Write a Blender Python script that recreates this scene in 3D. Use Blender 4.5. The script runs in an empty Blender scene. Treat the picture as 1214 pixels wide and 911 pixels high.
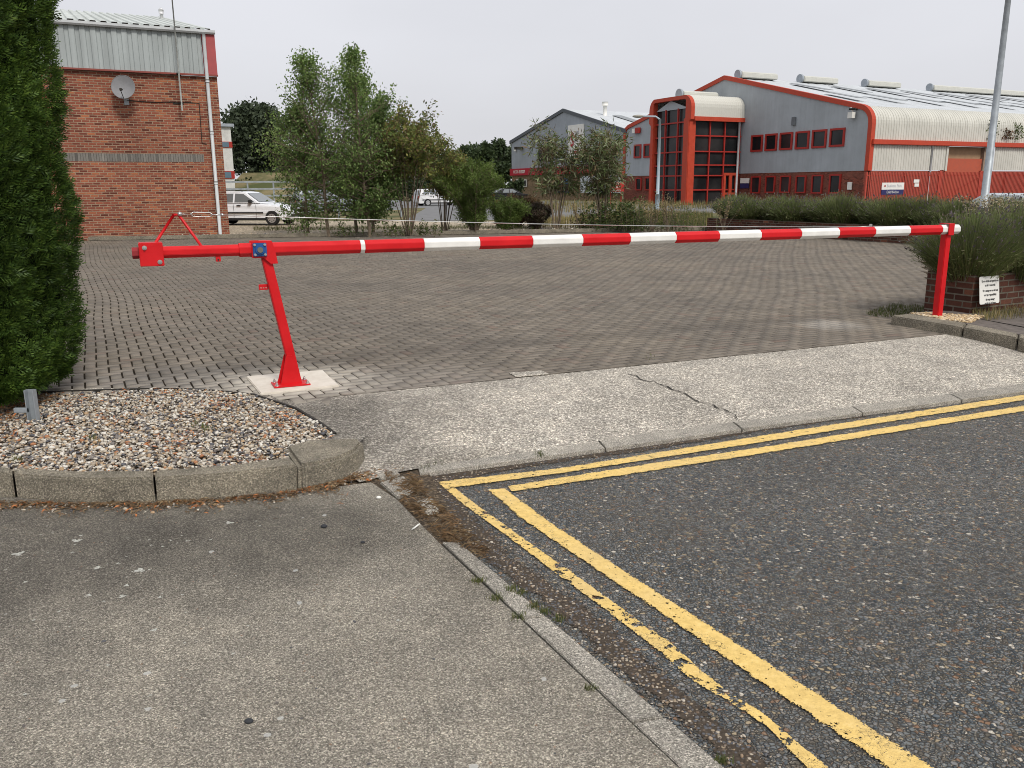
import bpy, bmesh, math, random
import numpy as np
from mathutils import Vector, Matrix
R_ = math.radians
scene = bpy.context.scene
C = bpy.context.collection
rng = np.random.default_rng(7)
random.seed(7)

# ------------------------------------------------------------------ camera
W, H, F = 1214.0, 911.0, 1000.0
CAM = Vector((0, 0, 1.6))
PITCH = math.atan(0.2345); ROLL = 0.0065
fw = Vector((0, math.cos(PITCH), -math.sin(PITCH)))
up0 = Vector((0, math.sin(PITCH), math.cos(PITCH))); rt0 = Vector((1, 0, 0))
rt = (rt0*math.cos(ROLL) - up0*math.sin(ROLL)); up = (up0*math.cos(ROLL) + rt0*math.sin(ROLL))
cam_d = bpy.data.cameras.new('camera'); cam = bpy.data.objects.new('camera', cam_d); C.objects.link(cam)
cam.matrix_world = Matrix(((rt.x, up.x, -fw.x, CAM.x), (rt.y, up.y, -fw.y, CAM.y), (rt.z, up.z, -fw.z, CAM.z), (0, 0, 0, 1)))
cam_d.sensor_width = 36.0; cam_d.lens = 36.0*F/W; cam_d.clip_end = 3000; cam_d.clip_start = 0.05
scene.camera = cam
scene.view_settings.view_transform = 'Standard'; scene.view_settings.look = 'None'
scene.view_settings.exposure = 0.14; scene.view_settings.gamma = 1.0
scene.cycles.filter_width = 0.95
scene.render.resolution_x = 1024; scene.render.resolution_y = 768
# ------------------------------------------------------------------ sky and sun (bright overcast)
SUN_EL, SUN_AZ = R_(48), R_(150)      # azimuth clockwise from +Y: behind the camera, to the right
world = bpy.data.worlds.new('World'); scene.world = world; world.use_nodes = True
wn = world.node_tree; wn.nodes.clear()
wo = wn.nodes.new('ShaderNodeOutputWorld'); bg = wn.nodes.new('ShaderNodeBackground')
sky = wn.nodes.new('ShaderNodeTexSky'); sky.sky_type = 'NISHITA'; sky.sun_disc = False
sky.sun_elevation = SUN_EL; sky.sun_rotation = SUN_AZ; sky.dust_density = 4.0
tc = wn.nodes.new('ShaderNodeTexCoord'); sx = wn.nodes.new('ShaderNodeSeparateXYZ')
wn.links.new(tc.outputs['Generated'], sx.inputs[0])
mp = wn.nodes.new('ShaderNodeMapping'); mp.inputs['Scale'].default_value = (1.2, 1.2, 3.2)
wn.links.new(tc.outputs['Generated'], mp.inputs[0])
nz = wn.nodes.new('ShaderNodeTexNoise'); nz.inputs['Scale'].default_value = 1.6; nz.inputs['Detail'].default_value = 5
nz.inputs['Roughness'].default_value = 0.45
wn.links.new(mp.outputs[0], nz.inputs['Vector'])
rp = wn.nodes.new('ShaderNodeValToRGB')   # overcast veil, a little greyer near the horizon
rp.color_ramp.elements[0].position = 0.0; rp.color_ramp.elements[0].color = (6.5, 6.53, 6.85, 1)
rp.color_ramp.elements[1].position = 0.45; rp.color_ramp.elements[1].color = (7.7, 7.8, 8.35, 1)
wn.links.new(sx.outputs[2], rp.inputs[0])
cl = wn.nodes.new('ShaderNodeMapRange'); cl.inputs[1].default_value = 0.3; cl.inputs[2].default_value = 0.7
cl.inputs[3].default_value = 0.93; cl.inputs[4].default_value = 1.06
wn.links.new(nz.outputs['Fac'], cl.inputs[0])
vm = wn.nodes.new('ShaderNodeVectorMath'); vm.operation = 'SCALE'
wn.links.new(rp.outputs[0], vm.inputs[0]); wn.links.new(cl.outputs[0], vm.inputs['Scale'])
mx = wn.nodes.new('ShaderNodeMix'); mx.data_type = 'RGBA'; mx.inputs[0].default_value = 0.94
wn.links.new(sky.outputs[0], mx.inputs[6]); wn.links.new(vm.outputs[0], mx.inputs[7])
wn.links.new(mx.outputs[2], bg.inputs[0]); bg.inputs[1].default_value = 0.10
wn.links.new(bg.outputs[0], wo.inputs[0])
sd = bpy.data.lights.new('sun', 'SUN'); sd.energy = 2.3; sd.angle = R_(15); sd.color = (1.0, 0.955, 0.89)
sun = bpy.data.objects.new('sun', sd); C.objects.link(sun)
sdir = Vector((math.sin(SUN_AZ)*math.cos(SUN_EL), math.cos(SUN_AZ)*math.cos(SUN_EL), math.sin(SUN_EL)))
sun.rotation_euler = (-sdir).to_track_quat('-Z', 'Y').to_euler()

# ------------------------------------------------------------------ measuring helpers
def ray(px, py): return fw + rt*((px-607)/F) + up*((455.5-py)/F)
def G(px, py, z=0.0):
    d = ray(px, py); t = (z-CAM.z)/d.z
    return CAM + d*t
def AT(px, depth, z=0.0):
    """ground point seen at column px, depth metres ahead (world Y)"""
    d = ray(px, 221); return Vector((d.x/d.y*depth, depth, z))
def ZAT(P, py, px=None):
    """height at which the vertical through P crosses picture row py"""
    lo, hi = -5.0, 60.0
    for _ in range(50):
        m = (lo+hi)/2; v = Vector((P.x, P.y, m))-CAM
        y = 455.5-F*v.dot(up)/v.dot(fw)
        if y > py: lo = m
        else: hi = m
    return (lo+hi)/2
ANG = R_(27.0)
U = Vector((-math.sin(ANG), math.cos(ANG), 0)); V = Vector((math.cos(ANG), math.sin(ANG), 0)); Z = Vector((0, 0, 1))
class Plane:
    def __init__(s, P, D): s.P = Vector((P.x, P.y, 0)); s.D = D; s.N = Vector((-D.y, D.x, 0))
    def at(s, px, py):
        d = ray(px, py); t = (s.P-CAM).dot(s.N)/d.dot(s.N); return CAM+d*t
    def sz(s, px, py):
        q = s.at(px, py); return ((q-s.P).dot(s.D), q.z)
    def pt(s, a, z, off=0.0): return s.P + s.D*a + Z*z + s.N*off

# ------------------------------------------------------------------ objects
def tag(o, label=None, cat=None, group=None, kind=None):
    if label: o['label'] = label
    if cat: o['category'] = cat
    if group: o['group'] = group
    if kind: o['kind'] = kind
    return o
def thing(name, base, label, cat, group=None, kind=None):
    o = bpy.data.objects.new(name, None); o.empty_display_size = 0.2; C.objects.link(o)
    o.location = base; o['_b'] = (base[0], base[1], base[2]); return tag(o, label, cat, group, kind)
def link(name, me, m, parent=None, base=None):
    """mesh given in world coordinates; stored relative to its thing's base"""
    o = bpy.data.objects.new(name, me); C.objects.link(o)
    if m is not None: me.materials.append(m)
    if parent is not None:
        b = Vector(parent['_b']); me.transform(Matrix.Translation(-b)); o.parent = parent; o['_b'] = tuple(b)
        if parent.type == 'MESH': pass
    elif base is not None:
        me.transform(Matrix.Translation(-Vector(base))); o.location = base; o['_b'] = tuple(base)
    return o
def mesh_np(name, v, f, smooth=False):
    v = np.asarray(v, dtype=np.float32).reshape(-1, 3); f = np.asarray(f, dtype=np.int32); k = f.shape[1]
    me = bpy.data.meshes.new(name)
    me.vertices.add(len(v)); me.vertices.foreach_set('co', v.ravel())
    me.loops.add(f.size); me.loops.foreach_set('vertex_index', f.ravel())
    me.polygons.add(len(f)); me.polygons.foreach_set('loop_start', np.arange(0, f.size, k, dtype=np.int32))
    me.polygons.foreach_set('loop_total', np.full(len(f), k, dtype=np.int32))
    if smooth: me.polygons.foreach_set('use_smooth', np.ones(len(f), dtype=bool))
    me.update(calc_edges=True); return me
class B:
    """collects simple shapes in world coordinates, ends as ONE mesh"""
    def __init__(s): s.v = []; s.f = []; s.uv = {}; s.sm = []
    def add(s, vs, fs, uvs=None, smooth=False):
        o = len(s.v); s.v += [tuple(x) for x in vs]
        for i, f in enumerate(fs):
            s.f.append([o+k for k in f]); s.sm.append(smooth)
            if uvs: s.uv[len(s.f)-1] = uvs[i]
        return s
    def quad(s, a, b, c, d, uv=None): return s.add([a, b, c, d], [[0, 1, 2, 3]], [uv] if uv else None)
    def poly(s, pts): return s.add(pts, [list(range(len(pts)))])
    def box(s, c, ax, ay, az):
        """box from centre and three half-axes"""
        c, ax, ay, az = map(Vector, (c, ax, ay, az))
        vs = [c+ax*i+ay*j+az*k for k in (-1, 1) for j in (-1, 1) for i in (-1, 1)]
        return s.add(vs, [[0, 2, 3, 1], [4, 5, 7, 6], [0, 1, 5, 4], [2, 6, 7, 3], [0, 4, 6, 2], [1, 3, 7, 5]])
    def wall(s, A, D, L, z0, z1, t, uv=True):
        """wall slab from A along D, thickness t to the left of D, uv in metres"""
        N = Vector((-D.y, D.x, 0))
        a = Vector((A.x, A.y, 0)); b = a+D*L
        p = [a+Z*z0, b+Z*z0, b+Z*z1, a+Z*z1]; q = [x+N*t for x in p]
        u = lambda *k: list(k)
        s.add(p+q, [[0, 1, 2, 3], [5, 4, 7, 6], [4, 0, 3, 7], [1, 5, 6, 2], [3, 2, 6, 7], [4, 5, 1, 0]],
              [u((0, z0), (L, z0), (L, z1), (0, z1)), u((L, z0), (0, z0), (0, z1), (L, z1)), u((0, z0), (t, z0), (t, z1), (0, z1)),
               u((0, z0), (t, z0), (t, z1), (0, z1)), u((0, 0), (L, 0), (L, t), (0, t)), u((0, 0), (L, 0), (L, t), (0, t))])
        return s
    def tube(s, pts, r, n=8, caps=True, smooth=True, rot=0.0):
        pts = [Vector(p) for p in pts]; rs = r if isinstance(r, (list, tuple)) else [r]*len(pts)
        ring = []; ref = None
        for i, p in enumerate(pts):
            d = (pts[min(i+1, len(pts)-1)]-pts[max(i-1, 0)]).normalized()
            if ref is None: ref = Vector((0, 0, 1)) if abs(d.z) < 0.9 else Vector((1, 0, 0))
            a = d.cross(ref).normalized(); b = a.cross(d).normalized(); ref = b
            ring += [p+(a*math.cos(rot+2*math.pi*k/n)+b*math.sin(rot+2*math.pi*k/n))*rs[i] for k in range(n)]
        o = len(s.v); s.v += [tuple(x) for x in ring]
        for i in range(len(pts)-1):
            for k in range(n):
                k2 = (k+1) % n
                s.f.append([o+i*n+k, o+i*n+k2, o+(i+1)*n+k2, o+(i+1)*n+k]); s.sm.append(smooth)
        if caps:
            s.f.append([o+k for k in range(n)]); s.sm.append(False)
            s.f.append([o+(len(pts)-1)*n+k for k in range(n-1, -1, -1)]); s.sm.append(False)
        return s
    def prism(s, pts, off):
        """closed outline extruded by the vector off"""
        n = len(pts); p = [Vector(x) for x in pts]; q = [x+off for x in p]
        return s.add(p+q, [list(range(n-1, -1, -1)), list(range(n, 2*n))]+[[i, (i+1) % n, n+(i+1) % n, n+i] for i in range(n)])
    def sphere(s, c, r, nu=12, nv=8):
        c = Vector(c); r = Vector((r, r, r)) if not hasattr(r, '__len__') else Vector(r)
        vs = [c+Vector((0, 0, r.z))]
        for j in range(1, nv):
            t = math.pi*j/nv
            for i in range(nu):
                a = 2*math.pi*i/nu; vs.append(c+Vector((r.x*math.sin(t)*math.cos(a), r.y*math.sin(t)*math.sin(a), r.z*math.cos(t))))
        vs.append(c-Vector((0, 0, r.z))); fs = []
        for i in range(nu):
            fs.append([0, 1+i, 1+(i+1) % nu]); L = 1+(nv-2)*nu; fs.append([len(vs)-1, L+(i+1) % nu, L+i])
            for j in range(nv-2):
                a = 1+j*nu; fs.append([a+i, a+nu+i, a+nu+(i+1) % nu, a+(i+1) % nu])
        return s.add(vs, fs, smooth=True)
    def mesh(s, name, bevel=0.0):
        me = bpy.data.meshes.new(name); me.from_pydata(s.v, [], s.f)
        me.polygons.foreach_set('use_smooth', s.sm)
        if s.uv:
            l = me.uv_layers.new(name='UVMap')
            for pi, uvs in s.uv.items():
                for k, li in enumerate(me.polygons[pi].loop_indices): l.data[li].uv = uvs[k]
        me.update()
        if bevel > 0:
            bm = bmesh.new(); bm.from_mesh(me); bmesh.ops.recalc_face_normals(bm, faces=bm.faces)
            es = [e for e in bm.edges if len(e.link_faces) == 2 and e.calc_face_angle(0) > 0.6]
            bmesh.ops.bevel(bm, geom=es, offset=bevel, segments=2, affect='EDGES', clamp_overlap=True)
            bm.to_mesh(me); bm.free()
        return me
    def obj(s, name, m, parent=None, base=None, bevel=0.0): return link(name, s.mesh(name, bevel), m, parent, base)

def copy_tree(o, parent=None):
    c = o.copy(); C.objects.link(c); c.parent = parent
    for ch in list(o.children): copy_tree(ch, c)
    return c

# ------------------------------------------------------------------ materials
class Mt:
    def __init__(s, name, rough=0.8, metal=0.0, spec=0.3):
        s.m = bpy.data.materials.new(name); s.m.use_nodes = True; s.nt = s.m.node_tree
        s.b = s.nt.nodes['Principled BSDF']; s.out = s.nt.nodes['Material Output']
        s.b.inputs['Roughness'].default_value = rough; s.b.inputs['Metallic'].default_value = metal
        s.b.inputs['Specular IOR Level'].default_value = spec
        s.co = None
    def n(s, t, **kw):
        x = s.nt.nodes.new(t)
        for k, v in kw.items(): setattr(x, k, v)
        return x
    def l(s, a, b): s.nt.links.new(a, b)
    def coord(s, kind='Object', scale=None):
        t = s.n('ShaderNodeTexCoord'); o = t.outputs[kind]
        if scale:
            mp = s.n('ShaderNodeMapping'); mp.inputs['Scale'].default_value = scale; s.l(o, mp.inputs[0]); o = mp.outputs[0]
        return o
    def noise(s, scale, detail=3, rough=0.5, vec=None):
        x = s.n('ShaderNodeTexNoise'); x.inputs['Scale'].default_value = scale; x.inputs['Detail'].default_value = detail
        x.inputs['Roughness'].default_value = rough; s.l(vec or s.coord(), x.inputs['Vector']); return x.outputs['Fac']
    def vor(s, scale, feature='F1', vec=None, rnd=1.0):
        x = s.n('ShaderNodeTexVoronoi'); x.feature = feature; x.inputs['Scale'].default_value = scale
        x.inputs['Randomness'].default_value = rnd; s.l(vec or s.coord(), x.inputs['Vector']); return x
    def ramp(s, fac, stops, const=False):
        x = s.n('ShaderNodeValToRGB'); r = x.color_ramp
        if const: r.interpolation = 'CONSTANT'
        while len(r.elements) < len(stops): r.elements.new(0.5)
        for e, (p, c) in zip(r.elements, stops):
            e.position = p; e.color = (*c, 1) if hasattr(c, '__len__') else (c, c, c, 1)
        s.l(fac, x.inputs[0]); return x.outputs[0]
    def mix(s, fac, a, b, mode='MIX'):
        x = s.n('ShaderNodeMix', data_type='RGBA', blend_type=mode)
        for v, i in ((fac, 0), (a, 6), (b, 7)):
            if hasattr(v, 'links'): s.l(v, x.inputs[i])
            elif i == 0: x.inputs[0].default_value = v
            else: x.inputs[i].default_value = (*v, 1) if hasattr(v, '__len__') else (v, v, v, 1)
        return x.outputs[2]
    def math(s, op, a, b=0.0, c=None):
        x = s.n('ShaderNodeMath', operation=op)
        for i, v in enumerate((a, b) if c is None else (a, b, c)):
            if hasattr(v, 'links'): s.l(v, x.inputs[i])
            else: x.inputs[i].default_value = v
        return x.outputs[0]
    def col(s, c):
        i = s.b.inputs['Base Color']
        if hasattr(c, 'links'): s.l(c, i)
        else: i.default_value = (*c, 1)
        return s
    def rough(s, r): s.l(r, s.b.inputs['Roughness']); return s
    def bump(s, h, dist=0.01, strength=1.0):
        x = s.n('ShaderNodeBump'); x.inputs['Distance'].default_value = dist; x.inputs['Strength'].default_value = strength
        s.l(h, x.inputs['Height'])
        i = s.b.inputs['Normal']
        if i.links: s.l(i.links[0].from_socket, x.inputs['Normal'])
        s.l(x.outputs[0], i); return s
    def alpha(s, a): s.l(a, s.b.inputs['Alpha']); return s

def plain(name, c, rough=0.6, metal=0.0, spec=0.4, var=0.12, scale=3.0, bump=0.0):
    x = Mt(name, rough, metal, spec); n = x.noise(scale, 4, 0.6)
    lo = tuple(v*(1-var) for v in c); hi = tuple(min(1, v*(1+var)) for v in c)
    x.col(x.ramp(n, [(0.3, lo), (0.7, hi)]))
    if bump: x.bump(x.noise(scale*20, 2), bump)
    return x.m
def painted(name, c, rough=0.35, chip=0.0):
    """gloss paint with faint dirt"""
    x = Mt(name, rough, 0, 0.3); n = x.noise(5, 5, 0.6); n2 = x.noise(60, 3, 0.6)
    a = x.ramp(n, [(0.35, tuple(v*0.86 for v in c)), (0.65, c)])
    a = x.mix(x.ramp(n2, [(0.66, 0.0), (0.82, 0.25)]), a, tuple(v*0.7+0.02 for v in c))
    x.col(a); x.rough(x.ramp(n, [(0.3, rough*0.8), (0.7, min(1, rough*1.5))])); x.bump(n2, 0.0006); return x.m
def leafmat(name, cols, trans=0.35):
    """foliage: colour varies leaf by leaf and clump by clump"""
    x = Mt(name, 0.55, 0, 0.25); g = x.n('ShaderNodeNewGeometry'); c = x.ramp(g.outputs['Random Per Island'], [(i/(len(cols)-1) if len(cols) > 1 else 0, k) for i, k in enumerate(cols)])
    n = x.noise(1.1, 3); c = x.mix(1.0, c, x.ramp(n, [(0.35, (0.72, 0.74, 0.7)), (0.65, (1.22, 1.2, 1.05))]), 'MULTIPLY')
    x.col(c); t = x.n('ShaderNodeBsdfTranslucent'); x.l(c, t.inputs[0]); ms = x.n('ShaderNodeMixShader'); ms.inputs[0].default_value = trans
    x.l(x.b.outputs[0], ms.inputs[1]); x.l(t.outputs[0], ms.inputs[2]); x.l(ms.outputs[0], x.out.inputs[0]); return x.m

def m_asphalt():
    x = Mt('asphalt_chippings', 0.85, 0, 0.25); P = x.coord()
    w = x.n('ShaderNodeTexNoise'); w.inputs['Scale'].default_value = 55; w.inputs['Detail'].default_value = 2; x.l(P, w.inputs['Vector'])
    wv = x.n('ShaderNodeVectorMath', operation='MULTIPLY_ADD'); x.l(w.outputs['Color'], wv.inputs[0]); wv.inputs[1].default_value = (0.010, 0.010, 0.0); x.l(P, wv.inputs[2])
    Q = wv.outputs[0]
    v = x.vor(62, 'F1', Q); e = x.vor(62, 'DISTANCE_TO_EDGE', Q)
    sep = x.n('ShaderNodeSeparateColor'); x.l(v.outputs['Color'], sep.inputs[0])
    c = x.ramp(sep.outputs[0], [(0.0, (0.060, 0.072, 0.080)), (0.28, (0.105, 0.120, 0.128)), (0.5, (0.155, 0.168, 0.172)), (0.66, (0.100, 0.090, 0.074)), (0.80, (0.19, 0.19, 0.19)), (0.895, (0.22, 0.13, 0.08)), (0.93, (0.36, 0.29, 0.19)), (0.975, (0.58, 0.53, 0.45))], True)
    gap = x.ramp(e.outputs['Distance'], [(0.0, 1.0), (0.13, 0.0)])
    c = x.mix(gap, c, (0.055, 0.046, 0.036))
    v2 = x.vor(260, 'F1'); s2 = x.n('ShaderNodeSeparateColor'); x.l(v2.outputs['Color'], s2.inputs[0])
    c = x.mix(x.ramp(s2.outputs[1], [(0.86, 0.0), (0.88, 0.8)]), c, x.ramp(s2.outputs[0], [(0, (0.30, 0.25, 0.18)), (0.6, (0.40, 0.36, 0.29)), (1, (0.22, 0.13, 0.08))]))
    # worn matrix rich patches
    big = x.noise(1.3, 5, 0.6); mask = x.ramp(big, [(0.42, 0.0), (0.62, 0.55)])
    c = x.mix(mask, c, x.mix(0.5, c, (0.115, 0.100, 0.080)))
    c = x.mix(1.0, c, x.ramp(x.noise(0.5, 3), [(0.3, (0.88, 0.89, 0.89)), (0.7, (1.14, 1.14, 1.12))]), 'MULTIPLY')
    x.col(c)
    h = x.math('ADD', x.ramp(e.outputs['Distance'], [(0.0, 0.0), (0.22, 1.0)]), x.math('MULTIPLY', sep.outputs[1], 0.7))
    x.bump(h, 0.006, 1.0); x.rough(x.ramp(sep.outputs[2], [(0, 0.55), (1, 0.95)])); return x.m
def m_concrete(name, base, dark, scale=210, stain=None, agg=0.5, bump=0.0025, spots=0.0, bigs=0.8):
    x = Mt(name, 0.9, 0, 0.2)
    v = x.vor(scale, 'F1'); sep = x.n('ShaderNodeSeparateColor'); x.l(v.outputs['Color'], sep.inputs[0])
    k = [tuple(a*f for a in base) for f in (0.34, 0.72, 1.0, 1.34, 2.3)]
    c = x.ramp(sep.outputs[0], [(0.0, k[0]), (0.25, k[1]), (0.5, k[2]), (0.75, k[3]), (0.965, k[4])])
    n = x.noise(scale*0.35, 4, 0.7); c = x.mix(x.ramp(n, [(0.40, 0.0), (0.62, agg)]), c, dark)
    n1 = x.noise(bigs, 6, 0.62); c = x.mix(1.0, c, x.ramp(n1, [(0.3, (0.74, 0.73, 0.71)), (0.5, (0.96, 0.95, 0.93)), (0.7, (1.17, 1.15, 1.11))]), 'MULTIPLY')
    n5 = x.noise(7, 4, 0.6); c = x.mix(1.0, c, x.ramp(n5, [(0.3, (0.85, 0.85, 0.85)), (0.7, (1.12, 1.11, 1.09))]), 'MULTIPLY')
    if stain:
        for (px, py, rad, strength, colr) in stain:
            q = G(px, py, -0.12) if not hasattr(px, 'x') else px
            d = x.n('ShaderNodeVectorMath', operation='DISTANCE'); x.l(x.coord(), d.inputs[0]); d.inputs[1].default_value = (q.x, q.y, q.z)
            dd = x.math('ADD', d.outputs['Value'], x.math('MULTIPLY', x.math('SUBTRACT', x.noise(1.7, 6, 0.65), 0.5), rad*1.6))
            c = x.mix(x.ramp(x.math('DIVIDE', dd, rad*1.3), [(0.25, strength), (1.0, 0.0)]), c, x.mix(1.0, c, colr, 'MULTIPLY'))
    if spots:
        sv = x.vor(9, 'F1'); ss = x.n('ShaderNodeSeparateColor'); x.l(sv.outputs['Color'], ss.inputs[0])
        r = x.math('ADD', sv.outputs['Distance'], x.math('MULTIPLY', x.noise(45, 3), 0.16))
        m = x.math('MULTIPLY', x.math('LESS_THAN', r, 0.20), x.math('GREATER_THAN', ss.outputs[0], 1-spots))
        c = x.mix(x.math('MULTIPLY', m, 0.7), c, (0.5, 0.5, 0.47))
        sv = x.vor(55, 'F1'); ss = x.n('ShaderNodeSeparateColor'); x.l(sv.outputs['Color'], ss.inputs[0])
        m = x.math('MULTIPLY', x.math('LESS_THAN', sv.outputs['Distance'], 0.25), x.math('GREATER_THAN', ss.outputs[0], 0.93))
        c = x.mix(x.math('MULTIPLY', m, 0.6), c, x.ramp(ss.outputs[1], [(0, (0.05, 0.045, 0.04)), (0.5, (0.5, 0.47, 0.42)), (0.9, (0.25, 0.13, 0.07))]))
    x.col(c); h = x.math('ADD', sep.outputs[1], x.math('MULTIPLY', n, 1.5)); x.bump(h, bump); x.bump(x.noise(2.5, 3), 0.02, 0.5); return x.m
def m_brick(name, c1, c2, mortar, bw=0.225, rh=0.075, ms=0.010, odd=None):
    x = Mt(name, 0.9, 0, 0.15); b = x.n('ShaderNodeTexBrick'); x.l(x.coord('UV'), b.inputs['Vector'])
    b.inputs['Scale'].default_value = 1; b.inputs['Brick Width'].default_value = bw; b.inputs['Row Height'].default_value = rh
    b.inputs['Mortar Size'].default_value = ms; b.inputs['Mortar Smooth'].default_value = 0.2; b.inputs['Bias'].default_value = 0.0
    b.inputs['Color1'].default_value = (0, 0, 0, 1); b.inputs['Color2'].default_value = (1, 1, 1, 1); b.inputs['Mortar'].default_value = (0.5, 0.5, 0.5, 1)
    mid = tuple((a+d)/2 for a, d in zip(c1, c2)); dk = tuple(a*0.55 for a in c1)
    c = x.ramp(b.outputs['Color'], [(0, dk), (0.18, c1), (0.5, mid), (0.85, c2), (1.0, odd or tuple(a*1.2 for a in c2))])
    c = x.mix(x.ramp(x.noise(30, 4, 0.7, x.coord('UV')), [(0.35, 0.0), (0.75, 0.45)]), c, tuple(a*0.5 for a in c1))
    m2 = x.ramp(x.noise(9, 3, 0.6, x.coord('UV')), [(0.3, tuple(a*0.6 for a in mortar)), (0.7, mortar)])
    c = x.mix(b.outputs['Fac'], c, m2)
    c = x.mix(1.0, c, x.ramp(x.noise(0.45, 5, 0.6, x.coord('UV')), [(0.3, (0.78, 0.78, 0.78)), (0.7, (1.16, 1.14, 1.12))]), 'MULTIPLY')
    x.col(c); x.bump(x.math('SUBTRACT', 1.0, b.outputs['Fac']), 0.006); x.bump(x.noise(120, 3, 0.6, x.coord('UV')), 0.002); return x.m
def m_clad(name, c, pitch=0.2, rough=0.5, streak=0.25, rib=0.012):
    """coated metal sheet; uv.x along the wall in metres"""
    x = Mt(name, rough, 0.0, 0.4); uv = x.coord('UV'); s = x.n('ShaderNodeSeparateXYZ'); x.l(uv, s.inputs[0])
    mp = x.n('ShaderNodeMapping'); mp.inputs['Scale'].default_value = (3.0, 0.12, 1); x.l(uv, mp.inputs[0])
    n = x.noise(1.0, 5, 0.65, mp.outputs[0]); n2 = x.noise(0.5, 4, 0.6, uv)
    a = x.ramp(n, [(0.3, tuple(v*(1-streak) for v in c)), (0.6, c), (0.8, tuple(min(1, v*(1+streak*0.4)) for v in c))])
    a = x.mix(1.0, a, x.ramp(n2, [(0.3, (0.88, 0.88, 0.87)), (0.7, (1.08, 1.08, 1.08))]), 'MULTIPLY'); x.col(a)
    if rib:
        f = x.math('PINGPONG', s.outputs[0], pitch/2); x.bump(x.math('GREATER_THAN', f, pitch*0.3), rib)
    return x.m
def m_simple_alpha_lines(nm='yellow_line_paint', wear=0.0):
    x = Mt(nm, 0.7, 0, 0.3); uv = x.coord('UV'); s = x.n('ShaderNodeSeparateXYZ'); x.l(uv, s.inputs[0])
    ed = x.math('SUBTRACT', 0.5, x.math('ABSOLUTE', x.math('SUBTRACT', s.outputs[0], 0.5)))    # 0 at the edge .5 centre
    nf = x.noise(120, 3, 0.7); nb = x.noise(14, 5, 0.65)
    th = x.math('ADD', x.math('MULTIPLY', nf, 0.34), x.math('MULTIPLY', nb, 0.38))
    a = x.math('GREATER_THAN', x.math('ADD', ed, 0.27-wear*0.3), th)
    v = x.vor(70, 'DISTANCE_TO_EDGE'); cr = x.noise(5, 3)
    hole = x.math('MULTIPLY', x.math('LESS_THAN', x.noise(38, 4, 0.7), 0.365+wear*0.4), 1.0)
    a = x.math('MULTIPLY', a, x.math('SUBTRACT', 1.0, hole))
    if wear: a = x.math('MULTIPLY', a, x.math('LESS_THAN', x.noise(7.5, 7, 0.72), 0.555))
    x.alpha(a)
    # hairline cracks
    crk = x.math('MULTIPLY', x.math('LESS_THAN', x.math('ABSOLUTE', x.math('SUBTRACT', x.noise(7, 6, 0.75), 0.5)), 0.0045), x.math('GREATER_THAN', x.noise(1.9, 2), 0.52))
    c = x.ramp(x.noise(30, 5, 0.7), [(0.3, (0.57, 0.39, 0.12)), (0.55, (0.74, 0.52, 0.17)), (0.8, (0.81, 0.60, 0.26))])
    c = x.mix(x.ramp(x.noise(3, 4), [(0.45, 0.0), (0.7, 0.35)]), c, (0.55, 0.42, 0.22)); c = x.mix(crk, c, (0.05, 0.045, 0.04))
    x.col(c); x.bump(x.noise(110, 3, 0.6), 0.004); return x.m
# ================================================================== GROUND
LO = -0.12
def gp(l, z): return [G(a, b_, z) for a, b_ in l]
def flat(name, pts, z, m, kind='structure', cuts=0):
    b = B(); b.poly([Vector((p.x, p.y, z)) for p in pts]); o = b.obj(name, m); return tag(o, kind=kind)
def tess(outline_top, outline_bot, n, k, zt=None, zb=None):
    """ruled strip between two polylines resampled to n, k rows"""
    def res(pl, n):
        d = [0]
        for a, b in zip(pl, pl[1:]): d.append(d[-1]+(b-a).length)
        out = []
        for i in range(n+1):
            t = d[-1]*i/n; j = max(0, min(len(pl)-2, next((q for q in range(len(pl)-1) if d[q+1] >= t-1e-9), len(pl)-2)))
            f = (t-d[j])/max(1e-9, d[j+1]-d[j]); out.append(pl[j].lerp(pl[j+1], f))
        return out
    A, Bt = res(outline_top, n), res(outline_bot, n); b = B(); vs = []; fs = []
    for i in range(n+1):
        for j in range(k+1): q = A[i].lerp(Bt[i], j/k); q.z = A[i].z+(Bt[i].z-A[i].z)*(j/k)**2.3; vs.append(q)
    for i in range(n):
        for j in range(k): a = i*(k+1)+j; fs.append([a, a+1, a+k+2, a+k+1])
    return b.add(vs, fs)

M_asph = m_asphalt()
M_pave = m_concrete('exposed_aggregate_concrete', (0.30, 0.278, 0.235), (0.115, 0.102, 0.085), 235, agg=0.6, bump=0.0035, spots=0.22,
    stain=[(60, 640, 1.2, 0.85, (0.42, 0.42, 0.43)), (330, 630, 0.7, 0.7, (0.5, 0.5, 0.5)), (620, 640, 0.5, 0.5, (0.6, 0.58, 0.55))])
M_apron = m_concrete('worn_pale_concrete', (0.49, 0.46, 0.405), (0.17, 0.15, 0.128), 125, agg=0.7, bump=0.004,
    stain=[(395, 520, 0.95, 0.8, (0.42, 0.42, 0.42)), (330, 480, 0.8, 0.75, (0.5, 0.49, 0.48)), (560, 560, 0.5, 0.5, (0.5, 0.48, 0.45))], bigs=1.2)
M_kerb = m_concrete('weathered_kerb_concrete', (0.225, 0.203, 0.162), (0.12, 0.11, 0.083), 220, agg=0.4, bump=0.002, bigs=3.0)
M_edge = m_concrete('edging_concrete', (0.33, 0.31, 0.272), (0.15, 0.14, 0.12), 260, agg=0.4, bump=0.001, bigs=1.5)
M_dirt = m_concrete('gritty_soil', (0.10, 0.078, 0.055), (0.035, 0.026, 0.018), 80, agg=0.7, bump=0.006, spots=0.3)
M_yard = m_concrete('pale_yard_concrete', (0.36, 0.31, 0.235), (0.22, 0.19, 0.15), 20, agg=0.3, bump=0.004, bigs=0.35)
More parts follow.
